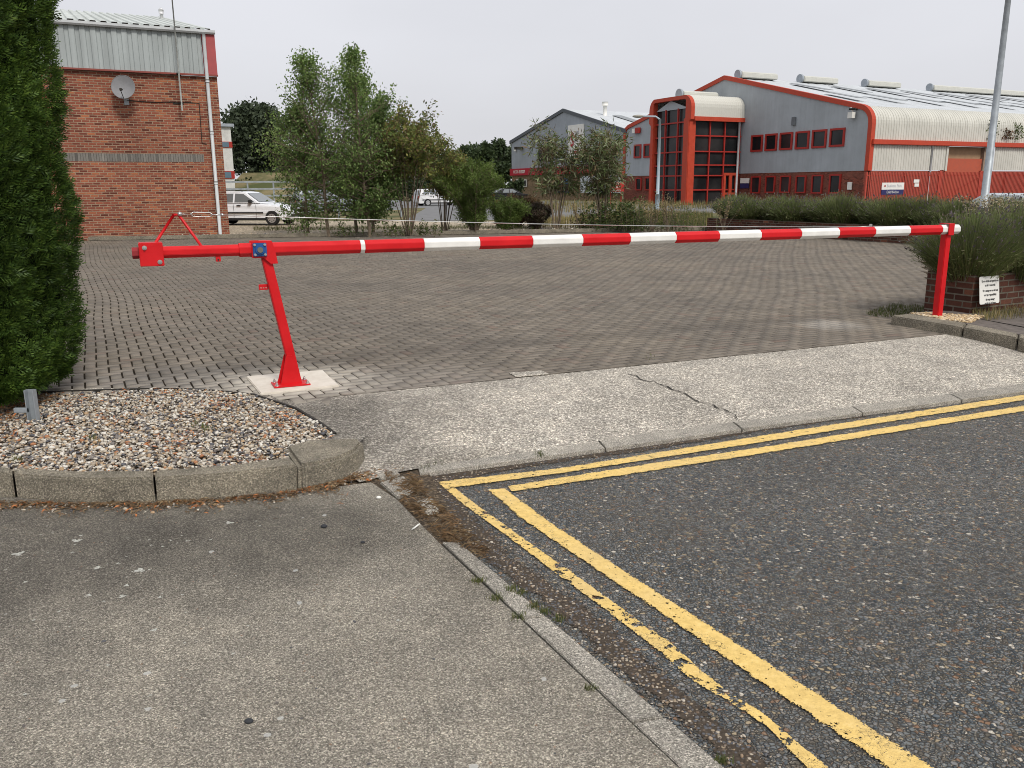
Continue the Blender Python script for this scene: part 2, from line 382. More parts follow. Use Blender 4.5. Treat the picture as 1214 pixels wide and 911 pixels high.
M_road2 = plain('distant_road_asphalt', (0.16, 0.16, 0.16), 0.9, var=0.15, scale=1.5)
M_grass = Mt('verge_ground', 0.95, 0, 0.1)
M_grass.col(M_grass.mix(M_grass.ramp(M_grass.noise(0.35, 5, 0.65), [(0.42, 0.0), (0.58, 1.0)]), (0.075, 0.085, 0.035), (0.20, 0.165, 0.09))); M_grass = M_grass.m
ZB = 0.03
g = B(); g.poly([Vector((-400, -60, -0.3)), Vector((400, -60, -0.3)), Vector((400, 40, -0.3)), Vector((-400, 40, -0.3))]); tag(g.obj('ground', M_dirt), kind='structure')

# back kerb line (far edge of the block paving)
K0 = G(90, 286.0, 0); K1 = G(832, 273.5, 0); kd = (K1-K0).normalized(); KN = Vector((-kd.y, kd.x, 0))
Kl = K0-kd*14
flat('far_ground', [Kl+KN*0.12, K1+KN*0.12, K1+kd*60+KN*0.12, K1+kd*700+KN*700, Kl-kd*700+KN*700, Kl-kd*60+KN*0.12], ZB, M_grass)

# ---- block paving: every block modelled, herringbone, laid a little wavy
EA, EB = G(400, 469.8), G(1070, 401.5); ev = (EB-EA).normalized(); EN = Vector((-ev.y, ev.x, 0))
front = [G(-420, 470), G(90, 464), G(240, 462.5), G(300, 468.5), G(340, 477), EA-EN*0.25, EB-EN*0.25+ev*0.4, EB+ev*1.3, AT(1130, 10.6)]
far_wall0, far_wall1 = G(1108, 291.5), G(838, 274.0)
fwd_ = (far_wall1-far_wall0).normalized()
poly = front + [AT(1101, 18.0), far_wall0, far_wall1, K1, K0, Kl, Kl-Vector((0, 14, 0))]
PX = np.array([p.x for p in poly]); PY = np.array([p.y for p in poly])
def inside(x, y):
    c = np.zeros(x.shape, bool); j = len(PX)-1
    for i in range(len(PX)):
        with np.errstate(divide='ignore', invalid='ignore'):
            t = ((PY[i] > y) != (PY[j] > y)) & (x < (PX[j]-PX[i])*(y-PY[i])/(PY[j]-PY[i]+1e-12)+PX[i])
        c ^= t; j = i
    return c
w = 0.1; N1 = 420
ii, jj = np.meshgrid(np.arange(-330, 330), np.arange(0, 380), indexing='ij'); ii = ii.ravel(); jj = jj.ravel()
k = (ii-jj) % 4
hz_ = k == 0; vt_ = k == 3
x0 = np.concatenate([ii[hz_], ii[vt_]])*w; y0 = np.concatenate([jj[hz_], jj[vt_]])*w
lx = np.concatenate([np.full(hz_.sum(), 2*w), np.full(vt_.sum(), w)]); ly = np.concatenate([np.full(hz_.sum(), w), np.full(vt_.sum(), 2*w)])
th = 0.0; ux, uy = V, U
def towarp(a, b):
    X = a*V.x+b*U.x; Y = a*V.y+b*U.y
    X2 = X+0.05*np.sin(Y*0.55+0.4)+0.012*np.sin(Y*1.9+X*0.6); Y2 = Y+0.04*np.sin(X*0.7)+0.003*np.sin(X*2.3+Y)
    return X2, Y2
cx, cy = towarp(x0+lx/2, y0+ly/2); ok = inside(cx, cy)
x0, y0, lx, ly = x0[ok], y0[ok], lx[ok], ly[ok]; nb = len(x0)
ch = 0.0035
jit = rng.normal(0, 0.0012, (nb, 2)); zj = rng.normal(0, 0.0011, nb); tl = rng.normal(0, 0.0011, (nb, 4))
vs = np.zeros((nb, 8, 3))
for q, (sx_, sy_) in enumerate(((0, 0), (1, 0), (1, 1), (0, 1))):
    for lay, g_ in ((0, 0), (1, ch)):
        gx_, gy_ = 0.0014+0.0046*np.clip((1.5-(x0*V.x+y0*U.x))/3.5, 0, 1)+g_, 0.0050-0.0028*np.clip((1.5-(x0*V.x+y0*U.x))/3.5, 0, 1)+g_*0.7
        a = x0+jit[:, 0]+np.where(sx_ == 0, gx_, lx-gx_); b_ = y0+jit[:, 1]+np.where(sy_ == 0, gy_, ly-gy_)
        X, Y = towarp(a, b_); dln = np.minimum(0, (X-EA.x)*EN.x+(Y-EA.y)*EN.y-0.004)*((X-EA.x)*ev.x+(Y-EA.y)*ev.y > -0.1); X = X-EN.x*dln; Y = Y-EN.y*dln; vs[:, lay*4+q, 0] = X; vs[:, lay*4+q, 1] = Y
        vs[:, lay*4+q, 2] = (-0.012 if lay == 0 else 0) + zj + (tl[:, q] if lay else 0)
base = np.arange(nb)[:, None]*8
fq = np.array([[4, 5, 6, 7], [0, 1, 5, 4], [1, 2, 6, 5], [2, 3, 7, 6], [3, 0, 4, 7]])
fc = (base[:, None, :]+fq[None]).reshape(-1, 4)
x = Mt('block_paver', 0.9, 0, 0.15); gi = x.n('ShaderNodeNewGeometry')
c = x.ramp(gi.outputs['Random Per Island'], [(0, (0.182, 0.159, 0.129)), (0.3, (0.200, 0.176, 0.144)), (0.65, (0.218, 0.192, 0.157)), (0.92, (0.245, 0.214, 0.176)), (1.0, (0.20, 0.155, 0.125))])
c = x.mix(x.ramp(x.noise(140, 4, 0.7), [(0.35, 0.0), (0.7, 0.55)]), c, (0.085, 0.072, 0.06))
c = x.mix(x.ramp(x.vor(160).outputs['Distance'], [(0.0, 0.5), (0.22, 0.0)]), c, (0.33, 0.29, 0.25))
c = x.mix(1.0, c, x.ramp(x.noise(0.32, 6, 0.62), [(0.33, (0.82, 0.83, 0.85)), (0.5, (1.0, 1.0, 1.0)), (0.7, (1.14, 1.12, 1.08))]), 'MULTIPLY')
c = x.mix(1.0, c, x.ramp(x.noise(2.2, 4, 0.6), [(0.3, (0.86, 0.86, 0.86)), (0.7, (1.12, 1.11, 1.1))]), 'MULTIPLY')
# cement dust trodden out from the new pad, and along the concrete apron
for (px, py, rad, st, cc) in ((345, 455, 0.75, 0.9, (0.50, 0.46, 0.39)), (985, 385, 0.40, 0.3, (0.5, 0.48, 0.44)), (180, 458, 0.9, 0.35, (0.33, 0.31, 0.28)), (500, 452, 0.8, 0.25, (0.36, 0.33, 0.29))):
    q = G(px, py); d = x.n('ShaderNodeVectorMath', operation='DISTANCE'); x.l(x.coord(), d.inputs[0]); d.inputs[1].default_value = (q.x, q.y, 0)
    dd = x.math('ADD', d.outputs['Value'], x.math('MULTIPLY', x.math('SUBTRACT', x.noise(3.5, 5, 0.7), 0.5), rad*1.2))
    c = x.mix(x.ramp(x.math('DIVIDE', dd, rad*1.2), [(0.35, st), (1.0, 0.0)]), c, cc)
x.col(c); x.bump(x.noise(190, 3, 0.7), 0.0025)
tag(link('block_paving', mesh_np('block_paving', vs.reshape(-1, 3), fc), x.m), kind='structure')
xj = Mt('dark_joint_sand', 1.0, 0, 0.0); xj.col(xj.ramp(xj.noise(6, 5, 0.7), [(0.35, (0.020, 0.017, 0.013)), (0.7, (0.05, 0.042, 0.033))]))
flat('paving_bed', [p if i not in (5, 6) else p+EN*0.25 for i, p in enumerate(poly)], -0.0085, xj.m)

# ---- apron (dropped crossing) sloping from the paving to the road
top = [G(296, 467), G(340, 477.2)]+[EA+ev*k_ for k_ in (0, 1.4, 2.6, 3.8, 5.0)]+[EB]
tdir = (top[-1]-top[-3]).normalized(); top.append(top[-1]+tdir*14); top = [Vector((p.x, p.y, -0.003)) for p in top]
e_hi = [G(p[0], p[1], LO) for p in ((426, 572), (494.7, 554.4), (626.5, 536), (774.8, 513), (900, 496.8), (1214, 455.5))]
e_lo = [G(p[0], p[1], LO) for p in ((497, 562), (630, 544), (779, 523.6), (900, 506), (1214, 464.5))]
ed = (e_hi[-1]-e_hi[-3]).normalized()
e_hi.append(e_hi[-1]+ed*12); e_lo.append(e_lo[-1]+ed*12)
tag(tess(top, e_hi, 60, 12).obj('concrete_apron', M_apron), kind='structure')
# flush edging kerbs between apron and road
def strip_pieces(name, L, Rr, joints, z, m, gap=0.012, h=0.10, mk=None):
    """edging stones between two parallel polylines, cut at the given fractions"""
    def along(pl, t):
        d = [0]
        for a, b in zip(pl, pl[1:]): d.append(d[-1]+(b-a).length)
        t *= d[-1]; j = next((q for q in range(len(pl)-1) if d[q+1] >= t-1e-9), len(pl)-2)
        return pl[j].lerp(pl[j+1], (t-d[j])/(d[j+1]-d[j]))
    tot = sum((b-a).length for a, b in zip(L, L[1:])); out = []
    for a, b_ in zip(joints, joints[1:]):
        g_ = gap/2/tot; ts = [a+g_+(b_-g_*2-a)*i/6 for i in range(7)]
        l = [along(L, t) for t in ts]; r = [along(Rr, t) for t in ts]; b = B()
        vs = []
        for p, q in zip(l, r): vs += [Vector((p.x, p.y, z)), Vector((q.x, q.y, z)), Vector((q.x, q.y, z-h)), Vector((p.x, p.y, z-h))]
        fs = []
        for i in range(6):
            o = i*4; fs += [[o, o+1, o+5, o+4], [o+1, o+2, o+6, o+5], [o+3, o, o+4, o+7]]
        fs += [[0, 3, 2, 1], [24, 25, 26, 27]]
        b.add(vs, fs); me = b.mesh(name, 0.003); out.append(me)
    # one course of edging = one object
    bm = bmesh.new()
    for me in out: bm.from_mesh(me); bpy.data.meshes.remove(me)
    me = bpy.data.meshes.new(name); bm.to_mesh(me); bm.free()
    return tag(link(name, me, m), kind='structure')
strip_pieces('apron_edging', [e_hi[1]]+e_hi[2:], e_lo, [0, 0.075, 0.14, 0.205, 0.265, 0.33, 0.4, 0.48, 0.6, 0.8, 1.0], LO+0.002, M_edge)
# crack across the apron
def ribbon(name, pts, wd, z, m, kind=None):
    b = B(); vs = []; 
    for i, p in enumerate(pts):
        d = (pts[min(i+1, len(pts)-1)]-pts[max(i-1, 0)]).normalized(); n = Vector((-d.y, d.x, 0)); ww = wd*rng.uniform(0.4, 1.5)
        vs += [Vector((p.x, p.y, p.z+z))+n*ww/2, Vector((p.x, p.y, p.z+z))-n*ww/2]
    b.add(vs, [[2*i, 2*i+1, 2*i+3, 2*i+2] for i in range(len(pts)-1)]); return b.obj(name, m)
M_crack = plain('crack_dirt', (0.03, 0.027, 0.022), 1.0)
def apz(px, py):
    """point on the sloping apron under a pixel"""
    z = -0.06
    for _ in range(12):
        p = G(px, py, z)
        t0, t1 = top[2], top[7]; nrm = Vector((-(t1-t0).normalized().y, (t1-t0).normalized().x, 0)); d0 = abs((p-t0).dot(nrm))
        s0, s1 = e_hi[1], e_hi[5]; nr2 = Vector((-(s1-s0).normalized().y, (s1-s0).normalized().x, 0)); d1 = abs((p-s0).dot(nr2))
        z = -0.003+(LO+0.003)*(d0/(d0+d1))**2.3
    return G(px, py, z)
crk = []
for (a, b) in zip(((745, 444), (800, 462), (812, 467), (823, 474), (862, 487), (878, 499)), ((800, 462), (812, 467), (823, 474), (862, 487), (878, 499), (878, 499))):
    n = max(1, int(abs(b[0]-a[0])/4))
    for i in range(n): crk.append(apz(a[0]+(b[0]-a[0])*i/n+rng.normal(0, 0.8), a[1]+(b[1]-a[1])*i/n+rng.normal(0, 0.7)))
tag(ribbon('apron_crack', crk, 0.012, 0.005, M_crack), kind='structure')
# inspection cover in the paving edge
b = B(); q = [G(603, 443), G(642, 440), G(651, 444.5), G(612, 448)]; b.prism([p+Z*0.0015 for p in q], Z*0.006)
b.obj('utility_cover', M_apron, thing('access_cover', G(625, 444), 'small pale concrete cover set in the block paving where it meets the apron', 'cover'), bevel=0.004)

# ---- lower pavement, bottom left
L_ = [G(523.8, 643, LO), G(619, 734, LO), G(797, 901, LO)]; Rg = [G(543.6, 643, LO), G(640.7, 724.4, LO), G(831, 887, LO)]
dL = (L_[2]-L_[0]).normalized(); Lend = L_[2]+dL*3.5; Rend = Rg[2]+(Rg[2]-Rg[0]).normalized()*3.5
pv = [G(440, 572, LO), G(470, 592, LO), G(523.8-4, 643, LO), L_[2]-Vector((0.006, 0, 0)), Lend-Vector((0.006, 0, 0)), Vector((-9, -3.0, LO)), Vector((-9, 5.2, LO)), G(0, 590, LO), G(360, 582, LO)]
b = B(); b.prism([Vector((p.x, p.y, LO-0.08)) for p in pv], Z*0.08); tag(b.obj('pavement', M_pave), kind='structure')
tot = (Lend-L_[0]).length
j1 = (L_[1]-L_[0]).length/tot; j2 = (G(750, 857, LO)-L_[0]).length/tot
strip_pieces('pavement_edging', [L_[0], Lend], [Rg[0], Rend], [0, j1, j2, min(0.99, j2+(j2-j1)), 1.0], LO+0.003, M_edge)
# ---- road
rdz = LO-0.028
rd = [G(455, 566, rdz), G(497, 556, rdz)]+[Vector((p.x, p.y, rdz)) for p in e_hi[2:]]+[Vector((30, 14, rdz)), Vector((30, -4, rdz)), Vector((Lend.x, -4, rdz)), Lend, L_[0], G(470, 600, rdz)]
flat('road', rd, rdz, M_asph)
flat('corner_soil', gp([(330, 600), (400, 560), (436, 530), (440, 545), (505, 555), (530, 600), (550, 655), (505, 648), (452, 600)], LO-0.012), LO-0.012, M_dirt)
flat('apron_patch', gp([(374, 498), (410, 498), (434, 516), (426, 525), (392, 522)], -0.004), -0.004, M_apron)
# soil and grit gathered between kerb stones and road
sx_ = Mt('soil_patch', 1.0, 0, 0.1); ed_ = sx_.coord('UV'); ss_ = sx_.n('ShaderNodeSeparateXYZ'); sx_.l(ed_, ss_.inputs[0])
dist = sx_.math('SUBTRACT', 0.5, sx_.math('ABSOLUTE', sx_.math('SUBTRACT', ss_.outputs[0], 0.5)))
aa = sx_.math('GREATER_THAN', sx_.math('ADD', dist, 0.12), sx_.math('ADD', sx_.math('MULTIPLY', sx_.noise(6, 5, 0.65), 0.55), sx_.math('MULTIPLY', sx_.noise(70, 3, 0.7), 0.30)))
vv = sx_.vor(75); vs_ = sx_.n('ShaderNodeSeparateColor'); sx_.l(vv.outputs['Color'], vs_.inputs[0])
cc = sx_.ramp(vs_.outputs[0], [(0, (0.085, 0.068, 0.052)), (0.35, (0.11, 0.112, 0.12)), (0.55, (0.075, 0.06, 0.046)), (0.74, (0.15, 0.11, 0.08)), (0.84, (0.30, 0.24, 0.17)), (0.93, (0.42, 0.36, 0.28))], True)
cc = sx_.mix(sx_.ramp(vv.outputs['Distance'], [(0.35, 0.0), (0.6, 1.0)]), cc, (0.065, 0.052, 0.04))
sx_.col(cc); sx_.bump(sx_.math('SUBTRACT', 1.0, vv.outputs['Distance']), 0.006); sx_.bump(sx_.noise(20, 4), 0.01); sx_.alpha(aa)
def uvstrip(name, Lp, Rp, z, m, sub=6):
    b = B(); vs = []; uvs = []; fs = []
    l = []; r = []
    for i in range(len(Lp)-1):
        for k_ in range(sub): l.append(Lp[i].lerp(Lp[i+1], k_/sub)); r.append(Rp[i].lerp(Rp[i+1], k_/sub))
    l.append(Lp[-1]); r.append(Rp[-1]); d = 0
    for i in range(len(l)):
        vs += [Vector((l[i].x, l[i].y, z)), Vector((r[i].x, r[i].y, z))]
    for i in range(len(l)-1):
        dd = (l[i+1]-l[i]).length; fs.append([2*i, 2*i+1, 2*i+3, 2*i+2]); uvs.append([(0, d), (1, d), (1, d+dd), (0, d+dd)]); d += dd
    b.add(vs, fs, uvs); return b.obj(name, m)
tag(uvstrip('kerbside_soil', gp([(440, 556), (485, 612), (530, 650), (625, 722), (700, 790), (815, 893), (900, 975)], rdz), gp([(545, 552), (585, 600), (640, 668), (740, 735), (800, 790), (900, 870), (1010, 960)], rdz), rdz+0.004, sx_.m), kind='structure')
tag(uvstrip('gutter_soil', gp([(497, 560), (630, 543), (779, 522), (900, 504), (1214, 462)], rdz), gp([(515, 582), (640, 556), (790, 536), (905, 515), (1214, 470)], rdz), rdz+0.0035, sx_.m), kind='structure')
# ---- double yellow lines
M_yel = m_simple_alpha_lines(); zl = rdz+0.008
far1 = G(1214, 469.5, zl); 
def ext(pl, n=10): return pl+[pl[-1]+(pl[-1]-pl[-2]).normalized()*n]
uvstrip_o = tag(uvstrip('yellow_line', ext(gp([(517, 571), (663.6, 554.7), (900, 516.4), (1214, 467.5)], zl)), ext(gp([(541.6, 578.4), (668, 561), (900, 525.5), (1214, 475)], zl)), zl, M_yel), kind='structure')
tag(uvstrip('yellow_line', ext(gp([(601.8, 576), (754, 551.4), (900, 530), (1214, 480.5)], zl)), ext(gp([(607, 583.3), (755, 561.5), (900, 539), (1214, 488)], zl)), zl, M_yel), kind='structure')
tag(uvstrip('yellow_line', gp([(577, 581), (619, 617), (777.5, 724.4), (864.7, 785), (1046, 908.6), (1180, 1000)], zl), gp([(600.5, 579), (651, 617), (784, 704), (897.7, 775), (1103, 905), (1250, 1000)], zl), zl, M_yel), kind='structure')
tag(uvstrip('yellow_line', gp([(517, 571.5), (547, 597.6), (599, 635), (662.5, 684), (722, 728), (779, 772), (825, 811.5), (861.5, 831), (911, 864), (950, 908), (1010, 960)], zl), gp([(541, 578.4), (560, 593.6), (619, 636), (678, 677), (745.8, 725.4), (801, 764), (838, 798), (867, 821), (902, 842), (983, 908.6), (1050, 960)], zl), zl, m_simple_alpha_lines('worn_yellow_line_paint', 0.07)), kind='structure')

# ================================================================== KERBED GRAVEL BED (left)
arc_px = [(-240, 474), (90, 464), (180, 461.5), (240, 462.5), (300, 468.5), (350, 485), (378, 502), (396, 515)]
arc = [G(a, b_, 0.0) for a, b_ in arc_px]
# kerb: outer top edge, picture points
ko = [(-260, 548), (0, 561), (90, 567.5), (183, 566.5), (270, 561), (352, 551)]
ki = [(-260, 532), (0, 553), (90, 558.5), (183, 557.5), (268, 551.5), (344, 542)]
ZK = 0.02
KO = [G(a, b_, ZK) for a, b_ in ko]; KI = [G(a, b_, ZK) for a, b_ in ki]
def kerb_piece(name, O, I, m, z0=LO-0.08, z1=ZK, lean=0.018, bev=0.012):
    n = len(O); vs = []
    for o_, i_ in zip(O, I):
        out = (o_-i_).normalized(); vs += [Vector((i_.x, i_.y, z0)), Vector((o_.x, o_.y, z0))+out*lean, Vector((o_.x, o_.y, z1)), Vector((i_.x, i_.y, z1))]
    fs = []
    for i in range(n-1):
        a = 4*i; fs += [[a+1, a+5, a+6, a+2], [a+2, a+6, a+7, a+3], [a+3, a+7, a+4, a], [a, a+4, a+5, a+1]]
    fs += [[0, 1, 2, 3], [4*n-1, 4*n-2, 4*n-3, 4*n-4]]
    return B().add(vs, fs, smooth=False).mesh(name, bev)
def sub_poly(pl, n):
    out = []
    for i in range(len(pl)-1):
        for k_ in range(n): out.append(pl[i].lerp(pl[i+1], k_/n))
    return out+[pl[-1]]
kb = thing('kerb', G(180, 590, LO), 'curved run of grey concrete kerb stones along the front of the gravel bed', 'kerb')
for a, b_ in ((0, 1.16), (1.19, 2.98), (3.01, 5)):
    def at(pl, t): i = min(int(t), len(pl)-2); return pl[i].lerp(pl[i+1], t-i)
    ts = [a+(b_-a)*k_/8 for k_ in range(9)]
    link('kerb_stone', kerb_piece('kerb_stone', [at(KO, t) for t in ts], [at(KI, t) for t in ts], M_kerb), M_kerb, kb)
# nose stone: wide rounded end
nose = [(354, 551.5), (380, 547.5), (405, 541), (422, 533), (430, 524), (427, 519.5), (414, 519), (398, 520), (366, 521), (338, 529)]
nb_ = B(); tp = [G(a, b_, 0.028) for a, b_ in nose]; cen = sum(tp, Vector())/len(tp)
n = len(tp); vs = [Vector((p.x, p.y, LO-0.1))+(p-cen).normalized()*0.02 for p in tp]+[p.copy() for p in tp]
nb_.add(vs, [list(range(n, 2*n))]+[[i, (i+1) % n, n+(i+1) % n, n+i] for i in range(n)])
nt = thing('kerb_end_stone', cen*1.0, 'broad rounded concrete kerb end stone at the right tip of the gravel bed', 'kerb')
nb_.obj('rounded_stone', M_kerb, nt, bevel=0.022)
# thin edging round the back of the bed
b = B(); pts = sub_poly(arc, 5); vs = []
for i, p in enumerate(pts):
    d = (pts[min(i+1, len(pts)-1)]-pts[max(i-1, 0)]).normalized(); nn = Vector((-d.y, d.x, 0))
    vs += [p+Z*-0.12, p+Z*0.008, p+nn*0.018+Z*0.008, p+nn*0.018+Z*-0.12]
b.add(vs, [[4*i+k_, 4*i+4+k_, 4*i+4+(k_+1) % 4, 4*i+(k_+1) % 4] for i in range(len(pts)-1) for k_ in range(4)])
tag(b.obj('bed_edging', M_crack), 'thin dark edging curving round the back of the gravel bed', 'edging')
b = B(); vs = []
for i, p in enumerate(pts):
    d = (pts[min(i+1, len(pts)-1)]-pts[max(i-1, 0)]).normalized(); nn = Vector((-d.y, d.x, 0)); wv_ = 0.075+0.02*math.sin(i*1.3); vs += [p+nn*0.017+Z*-0.0015, p+nn*wv_-Z*0.001, p+nn*(wv_+0.03)-Z*0.03]
b.add(vs, [[3*i+k_, 3*i+3+k_, 3*i+4+k_, 3*i+1+k_] for i in range(len(pts)-1) for k_ in range(2)]); tag(b.obj('mortar_haunch', M_apron), kind='structure')
bed = arc+[G(392, 522, 0), G(340, 531, 0)]+[p for p in reversed(KI)]
M_bed = m_concrete('bed_soil', (0.12, 0.095, 0.07), (0.04, 0.03, 0.02), 60, agg=0.6, bump=0.006)
flat('bed_ground', bed, -0.022, M_bed)
BX = np.array([p.x for p in bed]); BY = np.array([p.y for p in bed])
def inpoly(x, y, PX, PY):
    c = np.zeros(x.shape, bool); j = len(PX)-1
    for i in range(len(PX)):
        t = ((PY[i] > y) != (PY[j] > y)) & (x < (PX[j]-PX[i])*(y-PY[i])/(PY[j]-PY[i]+1e-12)+PX[i]); c ^= t; j = i
    return c
# pebbles (icosahedra pushed about and flattened)
def ico(sub=1):
    bm = bmesh.new(); bmesh.ops.create_icosphere(bm, subdivisions=sub, radius=1); v = np.array([p.co[:] for p in bm.verts]); f = np.array([[q.index for q in t.verts] for t in bm.faces]); bm.free(); return v, f
IV, IF = ico(2)
def pebbles(name, xs, ys, zs, size, m, flatn=0.6, seed=1):
    r = np.random.default_rng(seed); n = len(xs); nv = len(IV)
    s = size[:, None]*np.stack([r.uniform(0.8, 1.35, n), r.uniform(0.65, 1.0, n), r.uniform(0.42, 0.8, n)], 1)
    v = IV[None]*(1+r.normal(0, 0.055, (n, nv, 1)))
    # faceting: squash along a random direction
    d = r.normal(0, 1, (n, 1, 3)); d /= np.linalg.norm(d, axis=2, keepdims=True); t = (v*d).sum(2, keepdims=True); v = v-d*np.clip(t-0.62, 0, 1)
    v = v*s[:, None, :]
    a = r.uniform(0, 6.283, n); tx = r.normal(0, 0.35, n); ca, sa = np.cos(a)[:, None], np.sin(a)[:, None]; cb, sb = np.cos(tx)[:, None], np.sin(tx)[:, None]
    y2 = v[:, :, 1]*cb-v[:, :, 2]*sb; z2 = v[:, :, 1]*sb+v[:, :, 2]*cb; x2 = v[:, :, 0]
    o = np.stack([x2*ca-y2*sa+xs[:, None], x2*sa+y2*ca+ys[:, None], z2+zs[:, None]], 2)
    f = (IF[None]+np.arange(n)[:, None, None]*nv).reshape(-1, 3)
    return link(name, mesh_np(name, o.reshape(-1, 3), f, True), m)
x = Mt('flint_pebbles', 0.6, 0, 0.35); gi = x.n('ShaderNodeNewGeometry')
c = x.ramp(gi.outputs['Random Per Island'], [(0, (0.58, 0.54, 0.46)), (0.15, (0.48, 0.42, 0.33)), (0.31, (0.34, 0.28, 0.21)), (0.45, (0.18, 0.16, 0.145)), (0.58, (0.42, 0.29, 0.17)), (0.69, (0.68, 0.65, 0.58)), (0.80, (0.09, 0.09, 0.10)), (0.92, (0.33, 0.31, 0.28)), (0.97, (0.38, 0.17, 0.08))], True)
c = x.mix(x.ramp(x.noise(70, 4, 0.7), [(0.4, 0.0), (0.7, 0.5)]), c, x.mix(1.0, c, (0.45, 0.4, 0.34), 'MULTIPLY')); x.col(c); x.bump(x.noise(200, 2), 0.001); M_peb = x.m
x = Mt('golden_gravel', 0.7, 0, 0.3); gi = x.n('ShaderNodeNewGeometry')
x.col(x.ramp(gi.outputs['Random Per Island'], [(0, (0.60, 0.46, 0.27)), (0.4, (0.48, 0.34, 0.18)), (0.7, (0.70, 0.60, 0.44)), (0.9, (0.25, 0.18, 0.11))])); M_gold = x.m
def scatter(PXs, PYs, n, seed):
    r = np.random.default_rng(seed); xs = r.uniform(PXs.min(), PXs.max(), n); ys = r.uniform(PYs.min(), PYs.max(), n); k_ = inpoly(xs, ys, PXs, PYs); return xs[k_], ys[k_]
xs, ys = scatter(BX, BY, 38000, 3)
keep = (xs > -4.6); xs, ys = xs[keep], ys[keep]
r = np.random.default_rng(5); sz = r.gamma(6, 0.0015, len(xs)).clip(0.0045, 0.017)
tag(pebbles('gravel', xs, ys, r.uniform(-0.018, 0.004, len(xs))+0.010*np.sin(xs*2.1)*np.sin(ys*3), sz, M_peb, seed=8), kind='stuff')
print('pebbles', len(xs))
# ---- litter: needles, twigs, dead leaf bits
def bits(name, xs, ys, zs, ln, wd, m, seed, lift=0.25):
    r = np.random.default_rng(seed); n = len(xs); a = r.uniform(0, 6.283, n); p = r.normal(0, lift, n)
    d = np.stack([np.cos(a)*np.cos(p), np.sin(a)*np.cos(p), np.sin(p)], 1)*ln[:, None]; s_ = np.stack([-np.sin(a), np.cos(a), r.normal(0, 0.4, n)], 1)*wd[:, None]
    c = np.stack([xs, ys, zs], 1); curl = np.zeros((n, 3)); curl[:, 2] = r.uniform(0, 0.25, n)*ln
    v = np.stack([c-d/2, c+s_/2+curl, c+d/2, c-s_/2+curl*0.4], 1); f = np.arange(n*4).reshape(-1, 4)
    return link(name, mesh_np(name, v.reshape(-1, 3), f), m)
M_lit = leafmat('dead_brown_litter', [(0.085, 0.055, 0.034), (0.15, 0.095, 0.055), (0.22, 0.13, 0.07), (0.12, 0.085, 0.055), (0.30, 0.21, 0.12)], 0.1)
M_orange = leafmat('dead_orange_sprigs', [(0.42, 0.13, 0.04), (0.50, 0.19, 0.07), (0.33, 0.11, 0.04)], 0.1)
def band(path, wid, n, seed, z):
    r = np.random.default_rng(seed); p = sub_poly(path, 8); i = r.integers(0, len(p)-1, n); t = r.uniform(0, 1, n)
    P = np.array([q[:] for q in p]); a = P[i]*(1-t[:, None])+P[i+1]*t[:, None]; dd = P[i+1]-P[i]; nn = np.stack([-dd[:, 1], dd[:, 0]], 1); nn /= np.linalg.norm(nn, axis=1, keepdims=True)+1e-9
    cl = 0.5+0.5*np.sin(i*0.9)+0.3*np.sin(i*2.3); o = r.gamma(1.6, 0.35, n)*wid*(0.35+0.65*cl.clip(0, 1)); return a[:, 0]-nn[:, 0]*o, a[:, 1]-nn[:, 1]*o
foot = [G(a, b_, LO) for a, b_ in ((-60, 594), (0, 596), (90, 598), (185, 597), (270, 592), (352, 583), (405, 571), (432, 556), (440, 545))]
xs, ys = band(foot, 0.13, 6500, 11, LO); n = len(xs); r = np.random.default_rng(12)
tag(bits('leaf_litter', xs, ys, r.uniform(LO+0.002, LO+0.016, n), r.uniform(0.006, 0.045, n), r.uniform(0.0015, 0.007, n), M_lit, 13), kind='stuff')
xs, ys = band(foot, 0.12, 700, 14, LO); n = len(xs)
tag(pebbles('stray_pebbles', xs, ys, np.full(n, LO+0.003), r.gamma(5, 0.0013, n).clip(0.002, 0.013), M_peb, seed=15), kind='stuff')
xs, ys = band(foot, 0.13, 420, 17, LO); n = len(xs)
xo, yo = scatter(BX, BY, 6000, 21); cl = np.sin(xo*5.1+1)*np.sin(yo*6.3)+0.5*np.sin(xo*11) > 0.55; xo, yo = xo[cl][:1300], yo[cl][:1300]
xa = np.concatenate([xs, xo]); ya = np.concatenate([ys, yo]); za = np.concatenate([np.full(n, LO+0.01), np.full(len(xo), 0.012)])
tag(bits('orange_sprigs', xa, ya, za, r.uniform(0.01, 0.05, len(xa)), r.uniform(0.003, 0.009, len(xa)), M_orange, 18), kind='stuff')
# matted dry grass over the broken corner
dg = gp([(455, 562), (488, 560), (512, 590), (548, 622), (580, 650), (572, 664), (535, 645), (508, 628), (478, 596)], LO)
DX = np.array([p.x for p in dg]); DY = np.array([p.y for p in dg]); xs, ys = scatter(DX, DY, 30000, 31); n = len(xs)
r = np.random.default_rng(32); dens = np.sin(xs*13+ys*4)*np.sin(ys*17)*0.3+r.uniform(0, 1, n)*0.9 > 0.60; xs, ys = xs[dens], ys[dens]; n = len(xs)
tag(bits('dry_grass_mat', xs, ys, LO-0.012+r.gamma(1.5, 0.008, n)+0.010*np.sin(xs*19)*np.sin(ys*15), r.uniform(0.015, 0.07, n), r.uniform(0.0008, 0.003, n), M_lit, 33, 0.35), kind='stuff')
